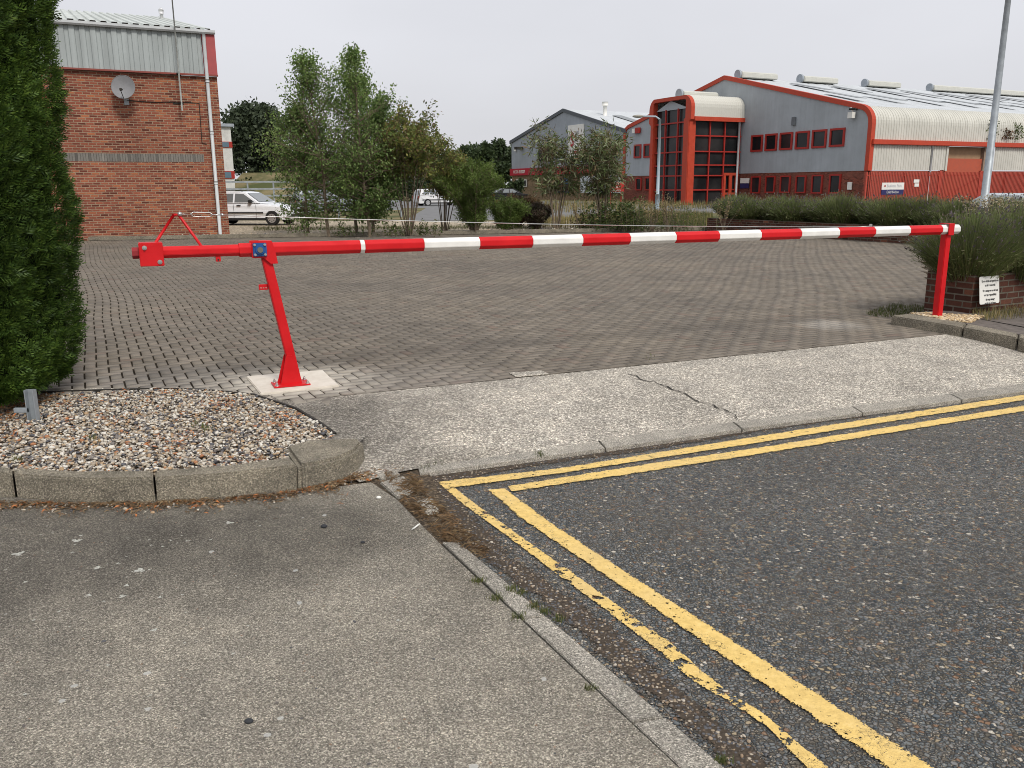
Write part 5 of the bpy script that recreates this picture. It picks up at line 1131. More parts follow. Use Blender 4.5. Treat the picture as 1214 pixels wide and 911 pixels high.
lettering('red_number', '2', hh*0.4, c-V*0.13-U*hw*0.55+Z*hh*0.15, -U, Z, M_bred, ss, 0.8, 0.01)
lettering('red_word', 'shop', hh*0.34, c-V*0.13-U*hw*0.1-Z*hh*0.72, -U, Z, M_bred, ss, 0.9, 0.03)
# red roadside board in front
q = AT(730, 66); b = thing('estate_board', q, 'red roadside board with white lines of text standing before the sand brick wall', 'sign')
z1_, z0_ = ZAT(q, 216.5), ZAT(q, 227.5); k_ = B(); k_.box(q+Z*(z0_+z1_)/2, V*0.75, U*0.04, Z*(z1_-z0_)/2); k_.obj('board', M_frame, b)
for a in (-0.45, 0.5): k_ = B(); k_.tube([q+V*a, q+V*a+Z*z0_], 0.04, 6); k_.obj('leg', M_frame, b)
for i, t in enumerate(('UNITS', 'TO LET', 'apply within')): lettering('text_line', t, 0.19, q+Z*(z1_-0.14-0.22*i)-U*0.05, V, Z, M_signw, b)

# ---- little white block glimpsed beyond the brick corner
q = AT(262, 62); b = thing('white_office', q, 'sliver of a white office with red-edged blue windows between brick unit and dark tree', 'building')
zz = ZAT(q, 150.5); k_ = B(); k_.wall(q-V*6+U*0, V, 6+0.97, -0.3, zz, 8); k_.obj('wall', plain('cream_render', (0.55, 0.55, 0.52), 0.8), b)
k_ = B(); k_.box(q+Z*(zz+0.12)-V*2.4+U*4, V*3.6, U*4.2, Z*0.1); k_.obj('roof', M_ventend, b)
for y0_, y1_ in ((168, 175), (203, 212)):
    a, c_ = ZAT(q, y1_), ZAT(q, y0_); k_ = B(); k_.box(q+V*0.5+Z*(a+c_)/2-U*0.03, V*0.5, U*0.03, Z*(c_-a)/2); w_o = k_.obj('window', M_frame, b); k_ = B(); k_.box(q+V*0.42+Z*(a+c_)/2-U*0.07, V*0.34, U*0.02, Z*(c_-a)*0.4); k_.obj('pane', plain('blue_grey_glass', (0.10, 0.16, 0.20), 0.2), w_o)

# ================================================================== LAMP COLUMNS
def lamp(base, zt_, r0, r1, label, arm=None, m=M_galv):
    t = thing('street_lamp', base, label, 'lamp post'); b = B(); b.tube([base-Z*0.3, base+Z*zt_], [r0, r1], 14); b.obj('column', m, t)
    b = B(); b.tube([base-Z*0.2, base+Z*1.1], r0*1.25, 14); b.obj('base_sleeve', m, t)
    tp_ = base+Z*zt_; ad = arm or Vector((0, -1, 0))
    b = B(); b.tube([tp_-Z*0.05, tp_+Z*0.12+ad*0.25, tp_+Z*0.14+ad*1.0], r1*0.7, 8); b.obj('arm', m, t)
    b = B(); b.sphere(tp_+Z*0.14+ad*1.25, (0.33 if abs(ad.x) > 0.5 else 0.14, 0.14 if abs(ad.x) > 0.5 else 0.33, 0.09), 14, 8); b.obj('lamp_head', plain('lamp_head_grey', (0.30, 0.29, 0.25), 0.5), t); return t
lamp(AT(1169, 18.0, 0), 8.2, 0.088, 0.035, 'tall galvanised lamp column rising out of frame behind the near lavender planter', Vector((-0.7, 0.7, 0)))
q = AT(780, 50); lamp(q, ZAT(q, 141), 0.10, 0.07, 'pale grey lamp post with side arm before the glazed entrance tower', Vector((-1, 0, 0)), plain('pale_blue_grey_paint', (0.36, 0.43, 0.48), 0.5))

# ================================================================== CARS
M_tyre = plain('tyre_rubber', (0.02, 0.02, 0.02), 0.85); M_carw = plain('white_car_paint', (0.86, 0.89, 0.93), 0.25, var=0.02); M_cargl = Mt('car_glass', 0.06, 0, 0.7); M_cargl.col((0.17, 0.185, 0.19)); M_cargl = M_cargl.m
M_trimb = plain('black_plastic_trim', (0.025, 0.025, 0.027), 0.6); M_alloy = plain('silver_wheel', (0.5, 0.5, 0.5), 0.35, 0.6)
def car(base, fwdv, label, paint, L=4.35, Wc=1.70, Hc=1.42, estate=True, group=None, trim_=M_trimb):
    """side profile in metres from the rear bumper; base under the car's middle"""
    t = thing('parked_car', base, label, 'car', group); f = Vector(fwdv).normalized(); s_ = Vector((-f.y, f.x, 0)); hs = Hc/1.42; ls = L/4.35
    def P(x_, y_, z_): return base+f*(x_*ls-L/2)+s_*y_*(Wc/1.70)+Z*z_*hs
    low = [(0.0, 0.32), (0.02, 0.62), (0.06, 0.90), (0.9, 0.93), (2.6, 0.93), (3.15, 0.90), (3.9, 0.80), (4.22, 0.68), (4.33, 0.52), (4.32, 0.30), (4.2, 0.22)]
    wc = [0.82, 3.48]; wr = 0.335
    bot = []
    for c_ in reversed(wc):
        for k_ in range(0, 9): a = math.pi*k_/8; bot.append((c_+wr*math.cos(a), 0.24+max(0, wr*math.sin(a)*1.12)))
    out = low+bot+[(0.12, 0.22)]
    b = B(); n = len(out); rings = []
    for y_, sc, dz in ((-0.85, 0.985, 0), (-0.80, 1.0, 0.012), (0.80, 1.0, 0.012), (0.85, 0.985, 0)):
        pass
    vs = []; ys_ = (-0.84, -0.81, 0.81, 0.84)
    for y_, k2 in zip(ys_, (0.02, 0, 0, 0.02)):
        for (x_, z_) in out: vs.append(P(x_+(0.02 if k2 and x_ < 0.3 else (-0.02 if k2 and x_ > 4.1 else 0)), y_*(0.93 if z_ > 0.85 else 1.0 if z_ > 0.4 else 0.97), z_-(k2 if z_ > 0.6 else 0)))
    fs = [list(range(n-1, -1, -1)), list(range(3*n, 4*n))]
    for j in range(3):
        for i in range(n): fs.append([j*n+i, j*n+(i+1) % n, (j+1)*n+(i+1) % n, (j+1)*n+i])
    b.add(vs, fs); body = b.obj('body', paint, t, bevel=0.02)
    # greenhouse
    if estate: gh = [(0.10, 0.92), (0.32, 1.36), (0.60, 1.41), (1.9, 1.42), (2.25, 1.38), (2.95, 0.93)]
    else: gh = [(0.35, 0.92), (0.95, 1.30), (1.3, 1.40), (1.9, 1.42), (2.3, 1.36), (3.15, 0.92)]
    b = B(); n = len(gh); vs = [P(x_, y_*(0.80 if z_ < 1 else 0.64), z_) for y_ in (-1, 1) for x_, z_ in gh]
    b.add(vs, [list(range(n-1, -1, -1)), list(range(n, 2*n))]+[[i, i+1, n+i+1, n+i] for i in range(n-1)]); b.obj('roof', paint, t, bevel=0.03)
    def side_pt(x_, z_, y_, off=0.012): yy_ = 0.80+(0.64-0.80)*(z_-0.92)/(1.36-0.92); return P(x_, y_*(yy_+off), z_)
    wins = [[(0.42, 0.97), (0.56, 1.30), (0.98, 1.32), (0.98, 0.97)], [(1.05, 0.97), (1.05, 1.32), (1.72, 1.33), (1.72, 0.97)], [(1.80, 0.97), (1.80, 1.33), (2.18, 1.31), (2.72, 0.97)]] if estate else [[(1.02, 0.97), (1.22, 1.30), (1.75, 1.33), (1.75, 0.97)], [(1.83, 0.97), (1.83, 1.33), (2.22, 1.30), (2.82, 0.97)]]
    for sd_ in (-1, 1):
        for w_ in wins: b = B(); b.prism([side_pt(x_, z_, sd_) for x_, z_ in w_], s_*0.006*sd_); b.obj('side_window', M_cargl, t)
        b = B(); b.prism([P(0.35, 0.835*sd_, 0.56), P(3.1, 0.84*sd_, 0.56), P(3.1, 0.84*sd_, 0.50), P(0.35, 0.835*sd_, 0.50)], s_*0.02*sd_); b.obj('side_moulding', trim_, t)
        for hx in (1.15, 2.0): b = B(); b.box(P(hx, 0.845*sd_, 0.84), f*0.09, s_*0.015, Z*0.018); b.obj('door_handle', trim_, t)
        b = B(); b.box(P(2.55, 0.86*sd_, 1.0), f*0.07, s_*0.09, Z*0.055); b.obj('wing_mirror', trim_, t, bevel=0.015)
        b = B(); b.box(P(1.76, 0.838*sd_, 0.62), f*0.004, s_*0.004, Z*0.28); b.box(P(2.78, 0.838*sd_, 0.60), f*0.004, s_*0.004, Z*0.27); b.obj('door_gap', trim_, t)
        b = B(); b.box(P(4.20, 0.66*sd_, 0.60), f*0.10, s_*0.14, Z*0.06); b.obj('headlight', M_signw, t, bevel=0.02)
        b = B(); b.box(P(0.05, 0.72*sd_, 0.74), f*0.05, s_*0.08, Z*0.12); b.obj('tail_light', M_frame, t, bevel=0.02)
        if estate: b = B(); b.tube([P(0.5, 0.60*sd_, 1.42), P(0.6, 0.60*sd_, 1.46), P(2.0, 0.60*sd_, 1.46), P(2.1, 0.60*sd_, 1.41)], 0.016, 6); b.obj('roof_rail', trim_, t)
        for c_ in wc:
            o_ = P(c_, 0.70*sd_, 0.24); o_.z = base.z+0.30; b = B(); b.tube([o_, o_+s_*0.17*sd_], 0.30, 24); wh_ = b.obj('wheel', M_tyre, t, bevel=0.02)
            b = B(); b.tube([o_+s_*0.165*sd_, o_+s_*0.178*sd_], 0.19, 20)
            b.obj('rim', M_alloy, wh_)
            b = B()
            for k_ in range(8): a = k_*math.pi/4; cc_ = o_+s_*0.18*sd_+(f*math.cos(a)+Z*math.sin(a))*0.13; b.tube([cc_, cc_+s_*0.002*sd_], 0.022, 6)
            b.obj('rim_holes', M_trimb, wh_)
    x0_, x1_ = (2.25, 2.95) if estate else (2.3, 3.15)
    b = B(); g_ = lambda x_, y_, z_: P(x_, y_, z_)+f*0.02+Z*0.012
    b.prism([g_(x1_-0.08, -0.72, 0.98), g_(x1_-0.08, 0.72, 0.98), g_(x0_+0.06, 0.60, 1.34), g_(x0_+0.06, -0.60, 1.34)], Z*0.004+f*0.006); b.obj('windscreen', M_cargl, t)
    b = B(); x2_, x3_ = (0.13, 0.31) if estate else (0.42, 0.9)
    b.prism([P(x2_, -0.70, 0.98)-f*0.015, P(x2_, 0.70, 0.98)-f*0.015, P(x3_, 0.58, 1.30)-f*0.015, P(x3_, -0.58, 1.30)-f*0.015], -f*0.006); b.obj('rear_window', M_cargl, t)
    b = B(); b.box(P(4.30, 0, 0.42), f*0.05, s_*0.78, Z*0.09); b.obj('bumper', trim_, t, bevel=0.03); b = B(); b.box(P(4.30, 0, 0.62), f*0.03, s_*0.40, Z*0.05); b.obj('grille', trim_, t)
    b = B(); b.box(P(2.15, 0, 0.26), f*1.0*ls, s_*0.825, Z*0.05); b.obj('sill', trim_, t); return t
fr = G(331, 267.5, ZB+0.01); hd = Vector((0.985, -0.17, 0)).normalized()
car(fr-hd*(3.48-2.175+0.28)+Vector((-hd.y, hd.x, 0))*0.8, hd, 'white estate car with black side strips parked half behind the left brick unit', M_carw)
car(AT(1193, 25.5, 0.0), -V, 'silver car whose roof shows over the right planter beside the lamp column', painted('silver_car_paint', (0.42, 0.45, 0.48), 0.25), Hc=1.31, estate=False)
car(AT(520, 74, 0), V, 'small white car parked far off between the shrubs', painted('far_white_paint', (0.7, 0.7, 0.7), 0.3))
car(AT(604, 88, 0), V, 'black car parked far off at the left end of the grey warehouse', painted('black_car_paint', (0.02, 0.02, 0.022), 0.2), estate=False)
car(AT(553, 84, 0), V, 'pale silver car parked far off behind the green willow bush', painted('pale_car_paint', (0.5, 0.52, 0.55), 0.25), estate=False)
car(AT(385, 56, 0), V, 'grey car parked far off behind the birch trunks', painted('grey_car_paint', (0.28, 0.31, 0.34), 0.25))

# railing behind the white car
q = AT(262, 47); ra = thing('railing', q, 'pale metal railing behind the white car', 'railing'); rl = 4.2; zr1 = ZAT(q, 216)
for a in (0.1, 1.4, 2.8, 4.1): b = B(); b.box(q+V*a+Z*zr1/2, V*0.04, U*0.03, Z*zr1/2); b.obj('post', M_galv, ra)
for z_ in (zr1, zr1-0.38, zr1-0.75): b = B(); b.box(q+V*rl/2+Z*z_-U*0.04, V*rl/2, U*0.02, Z*0.045); b.obj('rail', M_galv, ra)
q = AT(318, 43); ra = thing('guard_rail', q, 'low grey guard rail running behind the birch stems', 'railing')
for a in (0.1, 1.8, 3.5, 5.2, 6.9): b = B(); b.box(q+V*a+Z*0.45, V*0.04, U*0.04, Z*0.45); b.obj('post', M_galv, ra)
b = B(); b.box(q+V*3.5+Z*0.86-U*0.05, V*3.5, U*0.02, Z*0.05); b.obj('rail', M_galv, ra)
b = B(); b.box(q+V*3.5+Z*0.45-U*0.05, V*3.5, U*0.02, Z*0.04); b.obj('rail', M_galv, ra)
# ================================================================== VEGETATION
def quads(c, d, ln, wd, r, fold=0.0):
    """rhombic leaves: centres c, directions d"""
    n = len(c); d = d/np.linalg.norm(d, axis=1, keepdims=True); q = r.normal(0, 1, (n, 3)); s_ = np.cross(d, q); s_ /= np.linalg.norm(s_, axis=1, keepdims=True)+1e-9
    nn = np.cross(d, s_); L = ln[:, None]; Wd = wd[:, None]
    return np.stack([c, c+d*L*0.45+s_*Wd/2+nn*L*fold, c+d*L, c+d*L*0.45-s_*Wd/2+nn*L*fold], 1).reshape(-1, 3)
def leaf_obj(name, V_, m, parent=None, extra=None):
    f = np.arange(len(V_)).reshape(-1, 4)
    return link(name, mesh_np(name, V_, f), m, parent)
class Skel:
    def __init__(s, seed): s.r = np.random.default_rng(seed); s.b = B(); s.pts = []
    def grow(s, p, d, L, rad, lvl, maxl, spread=0.6, upb=0.15, nseg=6, kids=(4, 6), wob=0.12, kidlen=0.55, start=0.3, n=6, leaf_from=None):
        r = s.r; pts = [p]; d = d.normalized()
        for i in range(nseg):
            d = (d+Vector(r.normal(0, wob, 3))+Z*upb*0.3).normalized(); p = p+d*L/nseg; pts.append(p)
        rs = [max(0.003, rad*(1-0.8*i/nseg)) for i in range(nseg+1)]
        s.b.tube(pts, rs, n if lvl < 2 else 3, caps=False)
        if lvl >= maxl-1:
            for i in range(1, nseg+1): s.pts.append((pts[i], (pts[i]-pts[i-1]).normalized(), lvl))
        if lvl < maxl:
            for _ in range(int(r.integers(kids[0], kids[1]+1))):
                t = r.uniform(start, 1.0); i = min(nseg-1, int(t*nseg)); q = pts[i].lerp(pts[i+1], t*nseg-i); dd = (pts[i+1]-pts[i]).normalized()
                side = Vector(r.normal(0, 1, 3)); side = (side-dd*side.dot(dd)).normalized()
                nd = (dd*(1-spread*0.5)+side*spread+Z*upb).normalized()
                s.grow(q, nd, L*kidlen*(1.25-0.6*t)*r.uniform(0.75, 1.2), rs[i]*0.55, lvl+1, maxl, spread, upb, max(3, nseg-1), kids, wob, kidlen, 0.15, n)
def leaves_on(sk, per, size, aspect, r, jitter, hang=0.0, along=0.4, clip=None, fold=0.06):
    P = np.array([p[:] for p, d, l in sk.pts]); D = np.array([d[:] for p, d, l in sk.pts])
    i = np.repeat(np.arange(len(P)), per); c = P[i]+r.normal(0, jitter, (len(i), 3)); d = D[i]*along+r.normal(0, 0.6, (len(i), 3)); d[:, 2] -= hang
    if clip is not None: k_ = clip(c); c, d = c[k_], d[k_]
    L = r.uniform(0.65, 1.25, len(c))*size; return quads(c, d, L, L*aspect, r, fold)
M_bark = plain('pale_bark', (0.17, 0.13, 0.09), 0.9, var=0.35, scale=12, bump=0.004)
M_dbark = plain('dark_bark', (0.05, 0.042, 0.032), 0.95, var=0.3, scale=10, bump=0.004)
M_birch = leafmat('birch_leaves', [(0.10, 0.165, 0.045), (0.17, 0.25, 0.075), (0.26, 0.35, 0.14), (0.075, 0.135, 0.038), (0.15, 0.225, 0.065)], 0.42)
def ztop(P, py): return ZAT(P, py)
# ---- birches
def birch(px, depth, ytop, w_m, lean, seed, label, base_clip=1.0, dens=9):
    base = AT(px, depth, ZB); t = thing('birch_tree', base, label, 'tree', 'birch stems behind the far kerb'); h = ztop(base, ytop)-ZB
    sk = Skel(seed); r = sk.r
    # main stem(s)
    p = base-Z*0.1; pts = [p]; d = Vector((lean, 0, 1)).normalized(); nseg = 14
    for i in range(nseg): d = (d+Vector(r.normal(0, 0.035, 3))).normalized(); d.z = abs(d.z); p = p+d*(h*0.97+0.1)/nseg/max(0.9, d.z); pts.append(p)
    rs = [0.055*(1-0.93*i/nseg)+0.004 for i in range(nseg+1)]; sk.b.tube(pts, rs, 8)
    nbr = int(86)
    for k_ in range(nbr):
        t_ = 0.12+0.82*r.uniform(0, 1)**1.15; i = min(nseg-1, int(t_*nseg)); q = pts[i].lerp(pts[i+1], t_*nseg-i)
        prof = math.sin(min(1.0, (t_-0.02)/0.42)*math.pi/2) if t_ < 0.44 else (1-(t_-0.44)/0.58)**0.95
        a = r.uniform(0, 6.283); L = w_m*0.5*max(0.13, prof)*r.uniform(0.6, 1.35); u_ = 0.15+2.3*t_*t_
        sk.grow(q, Vector((math.cos(a), math.sin(a), u_)), L*1.15, rs[i]*0.5, 1, 2, 0.7, 0.12, 5, (4, 6), 0.14, 0.5, 0.2)
    sk.b.obj('trunk', M_bark, t)
    V_ = leaves_on(sk, max(3, int(dens*0.42)), 0.088, 0.62, r, 0.11, hang=0.5)
    leaf_obj('crown', V_, M_birch, t); print('birch leaves', len(V_)//4); return t
birch(387, 28.5, 57, 3.0, -0.055, 101, 'leftmost birch, airy crown over the bonnet of the white estate car', dens=11)
birch(420, 29.3, 76, 2.9, -0.05, 102, 'middle birch of the clump, with a full dark green crown', dens=12)
birch(436, 28.2, 46, 2.6, -0.06, 103, 'tallest birch, its top reaching highest into the sky', dens=10)
birch(440, 28.8, 104, 1.9, -0.01, 104, 'right-hand birch of the clump leaning towards the brown shrub', dens=12)
birch(362, 28.9, 118, 2.5, -0.03, 105, 'low leafy birch at the left of the clump, nearest the white estate car', dens=11)
# ---- multi-stem shrub
def shrub(name, px, depth, ytop, w_m, nst, seed, label, cat, m, leaf=(0.09, 0.4), dens=6, spread=0.5, hang=0.2, bark=M_bark, kids=(4, 6), lowclip=0.35, group=None, jitter=0.06, stem_r=0.016, maxl=2, base_z=ZB):
    base = AT(px, depth, base_z); t = thing(name, base, label, cat, group); h = ztop(base, ytop)-base_z; sk = Skel(seed); r = sk.r
    for k_ in range(nst):
        a = r.uniform(0, 6.283); o_ = r.uniform(0, 1)**0.7; tip = Vector((math.cos(a)*o_*w_m/2, math.sin(a)*o_*w_m/2, h*(0.97-0.28*o_*o_)*r.uniform(0.86, 1.0)))
        p0_ = base+Vector((math.cos(a), math.sin(a), 0))*0.12*o_; L = tip.length; d = (tip+Z*0.3*h).normalized(); pts = []
        for i in range(9): f_ = i/8; pts.append(p0_+tip*f_+Z*0.18*h*o_*math.sin(f_*math.pi)*0.8+Vector(r.normal(0, 0.02*L*0.4, 3))*f_)
        sk.b.tube(pts, [stem_r*(1-0.8*i/8)+0.003 for i in range(9)], 5, caps=False)
        for i in range(9):
            if i/8 < lowclip: continue
            for _ in range(int(r.integers(1, 4))):
                a2 = r.uniform(0, 6.283); sk.grow(pts[i], Vector((math.cos(a2)*spread*1.6, math.sin(a2)*spread*1.6, 0.7)), h*0.16*r.uniform(0.6, 1.3), stem_r*0.35, maxl-1, maxl, spread, 0.1, 4, kids, 0.15, 0.6, 0.2)
    sk.b.obj('stems', bark, t); V_ = leaves_on(sk, dens, leaf[0], leaf[1], r, jitter, hang=hang); leaf_obj('foliage', V_, m, t); print(name, len(V_)//4); return t
M_shr = leafmat('mixed_brown_green_leaves', [(0.10, 0.15, 0.045), (0.14, 0.18, 0.05), (0.17, 0.10, 0.065), (0.22, 0.22, 0.06), (0.11, 0.15, 0.045), (0.29, 0.28, 0.08)], 0.3)
shrub('multi_stem_shrub', 483, 28.6, 138, 2.5, 20, 201, 'fan-shaped shrub with many bare stems and brown-tinged leaves to the right of the birches', 'shrub', M_shr, (0.11, 0.5), dens=4, lowclip=0.48)
shrub('leafy_shrub', 525, 30.0, 165, 1.7, 9, 202, 'loose brownish green shrub in front of the far pale car', 'shrub', M_shr, (0.11, 0.45), dens=3, lowclip=0.3)
M_wil = leafmat('willow_leaves', [(0.11, 0.17, 0.04), (0.15, 0.21, 0.055), (0.085, 0.13, 0.035)], 0.35)
shrub('willow_bush', 562, 29.5, 196, 2.1, 26, 203, 'feathery bright green willow bush behind the far kerb', 'bush', M_wil, (0.11, 0.20), dens=4, lowclip=0.12, spread=0.4)
shrub('willow_bush', 600, 30.5, 238, 1.3, 14, 213, 'low green bush at the right foot of the feathery willow', 'bush', M_wil, (0.07, 0.3), dens=5, lowclip=0.1)
M_bud = leafmat('buddleia_leaves', [(0.085, 0.12, 0.045), (0.11, 0.145, 0.05), (0.29, 0.34, 0.22), (0.15, 0.09, 0.05), (0.09, 0.13, 0.045)], 0.25)
for px_, yt_, w__, n_, sd_, lb_ in ((659, 151, 1.9, 7, 224, 'left-hand buddleia with long drooping leaves, left of the white sign panel'), (716, 152, 2.2, 9, 225, 'right-hand buddleia, denser and darker, right of the white sign panel')):
    shrub('buddleia_bush', px_, 31.0, yt_, w__, n_, sd_, lb_, 'bush', M_bud, (0.25, 0.17), dens=2, lowclip=0.30, spread=0.9, hang=0.35, jitter=0.06, stem_r=0.026, kids=(3, 5))
M_brown = leafmat('dead_brown_bush_leaves', [(0.13, 0.065, 0.035), (0.18, 0.10, 0.05), (0.09, 0.06, 0.035), (0.07, 0.08, 0.03)], 0.15)
shrub('dead_bush', 614, 33.5, 236, 2.3, 26, 205, 'rusty brown dead bush beside the willow', 'bush', M_brown, (0.06, 0.4), dens=7, lowclip=0.15, bark=M_dbark)
shrub('dead_bush', 634, 31.5, 245, 1.1, 14, 206, 'dark purplish dying bush below the grey warehouse corner', 'bush', leafmat('dark_purple_leaves', [(0.05, 0.035, 0.03), (0.08, 0.05, 0.04), (0.05, 0.065, 0.025)], 0.1), (0.06, 0.45), dens=6, lowclip=0.1, bark=M_dbark)
M_weed = leafmat('weed_leaves', [(0.07, 0.11, 0.03), (0.10, 0.14, 0.04), (0.05, 0.08, 0.03), (0.17, 0.15, 0.06)], 0.3)
def weeds(px, dp, yt, w_, n, m, seed, lb_, leaf=0.08, asp=0.4):
    base = AT(px, dp, ZB); t = thing('weed_clump', base, lb_, 'weeds', 'weeds along the far kerb'); h = ztop(base, yt)-ZB; r = np.random.default_rng(seed); b = B(); P = []; D = []
    for _ in range(n):
        q = base+Vector((r.normal(0, w_*0.30), r.normal(0, w_*0.18), 0)); tip = Vector((r.normal(0, 0.14), r.normal(0, 0.14), h*r.uniform(0.25, 1.0)**0.8)); mid = q+tip*0.5+Vector((r.normal(0, 0.04), r.normal(0, 0.04), 0))
        b.tube([q, mid, q+tip], [0.007, 0.005, 0.002], 4, caps=False)
        for k_ in range(int(10+26*tip.z/h)):
            f_ = r.uniform(0.1, 1.0); P.append((q+tip*f_+Vector(r.normal(0, 0.02, 3)))[:]); a_ = r.uniform(0, 6.283); D.append((math.cos(a_), math.sin(a_), r.normal(0.15, 0.4)))
    b.obj('stalks', M_bark, t); n2 = len(P); L = leaf*r.uniform(0.5, 1.4, n2); leaf_obj('leaves', quads(np.array(P), np.array(D), L, L*asp, r), m, t)
for i, (px, dp, yt, w_, n_, m_, lb_, lf, asp) in enumerate(((716, 31, 236, 1.3, 44, M_weed, 'leafy green weeds in front of the red board', 0.11, 0.5), (742, 30, 231, 1.3, 48, M_weed, 'taller leafy weeds left of the glazed tower foot', 0.12, 0.5), (697, 31.5, 250, 1.0, 26, M_brown, 'dark brown docks among the verge weeds', 0.07, 0.4), (768, 29.5, 240, 1.5, 50, M_weed, 'weeds spreading at the foot of the pale lamp post', 0.09, 0.3), (812, 29.2, 240, 1.3, 50, M_weed, 'weeds merging into the left end of the lavender hedge', 0.09, 0.2), (504, 28.2, 258, 0.7, 14, M_weed, 'small weeds at the foot of the brown shrub', 0.07, 0.5), (352, 28.4, 244, 0.9, 16, M_birch, 'thin birch saplings just right of the white estate car', 0.06, 0.7), (412, 28.0, 262, 0.9, 16, M_weed, 'undergrowth round the birch trunks', 0.06, 0.6), (466, 27.9, 258, 0.9, 16, M_weed, 'undergrowth at the base of the many-stemmed shrub', 0.07, 0.5))):
    weeds(px, dp, yt, w_, n_, m_, 300+i, lb_, lf, asp)
# ---- dry grass and docks on the verge (ground cover)
def grass(name, xs, ys, z, h, wd, m, seed, bend=0.3, kind='stuff', parent=None):
    r = np.random.default_rng(seed); n = len(xs); a = r.uniform(0, 6.283, n); hh = h*r.uniform(0.5, 1.2, n); be = bend*r.uniform(0, 1, n)*hh; w_ = wd*r.uniform(0.6, 1.3, n)
    c = np.stack([xs, ys, np.full(n, z) if np.isscalar(z) else z], 1); s_ = np.stack([np.cos(a+1.57), np.sin(a+1.57), 0*a], 1)*w_[:, None]/2; o = np.stack([np.cos(a)*be, np.sin(a)*be, hh], 1)
    v = np.stack([c-s_, c+s_, c+o*[[0.35, 0.35, 0.6]]+s_*0.7, c+o*[[1, 1, 1]], c+o*[[1, 1, 1]]+s_*0.05, c+o*[[0.35, 0.35, 0.6]]-s_*0.7], 1)
    base = np.arange(n)[:, None]*6; f = (base[:, None, :]+np.array([[0, 1, 2, 5], [5, 2, 4, 3]])[None]).reshape(-1, 4)
    o_ = link(name, mesh_np(name, v.reshape(-1, 3), f), m, parent); return tag(o_, kind=kind) if parent is None else o_
M_dryg = leafmat('dry_straw_grass', [(0.26, 0.20, 0.09), (0.34, 0.27, 0.14), (0.14, 0.13, 0.05), (0.11, 0.13, 0.04)], 0.3)
M_grn = leafmat('rough_green_grass', [(0.06, 0.09, 0.025), (0.10, 0.12, 0.035), (0.15, 0.14, 0.06), (0.05, 0.075, 0.02)], 0.3)
def zone(l, n, seed, z=ZB): q = gp(l, z); return scatter(np.array([p.x for p in q]), np.array([p.y for p in q]), n, seed)
xs, ys = zone([(640, 272), (845, 268), (845, 256), (760, 252), (640, 262)], 14000, 61); grass('verge_grass', xs, ys, ZB, 0.32, 0.014, M_dryg, 62)
xs, ys = zone([(700, 273), (845, 270), (845, 258), (760, 256)], 9000, 63); grass('verge_green_grass', xs, ys, ZB, 0.34, 0.014, M_grn, 64)
xs, ys = zone([(590, 256), (770, 250), (1000, 246), (1000, 240), (600, 242)], 9000, 65); grass('far_verge_grass', xs, ys, ZB, 0.45, 0.03, M_dryg, 66)
xs, ys = zone([(300, 276), (640, 273.5), (640, 270), (300, 272)], 5000, 67); grass('kerb_grass', xs, ys, ZB+0.05, 0.12, 0.010, M_grn, 68)
xs, ys = zone([(200, 240), (620, 234), (620, 229), (200, 231)], 7000, 69); grass('distant_grass', xs, ys, ZB, 0.5, 0.05, M_dryg, 70)
def tall_straw(px, dp, yt, n, seed, lb_):
    base = AT(px, dp, ZB); h = ztop(base, yt)-ZB; t = thing('dry_seed_stalks', base, lb_, 'plant', 'dry weeds by the entrance tower'); r = np.random.default_rng(seed)
    b = B(); P = []
    for _ in range(n):
        tip = Vector((r.normal(0, 0.22), r.normal(0, 0.22), h*r.uniform(0.6, 1.0))); b.tube([base, base+tip*0.5+Vector((r.normal(0, 0.03), 0, 0)), base+tip], [0.009, 0.007, 0.004], 4, caps=False)
        for k_ in range(26): P.append((base+tip*r.uniform(0.55, 1.02)+Vector(r.normal(0, 0.035, 3)))[:])
    b.obj('stalks', M_bark, t); P = np.array(P); tag(leaf_obj('seed_heads', quads(P, r.normal(0, 1, (len(P), 3)), np.full(len(P), 0.05), np.full(len(P), 0.03), r), leafmat('straw_seed', [(0.32, 0.25, 0.14), (0.24, 0.18, 0.10)], 0.2), t), kind='stuff')
tall_straw(793, 29, 221, 14, 401, 'tall dry straw stalks in front of the glazed tower column'); tall_straw(775, 29, 233, 12, 402, 'shorter dry stalks left of the tall straw ones'); tall_straw(688, 31, 240, 9, 403, 'thin dry stalks beside the buddleia trunk')
tall_straw(860, 29, 232, 8, 404, 'dry stalks poking out of the left end of the lavender hedge')

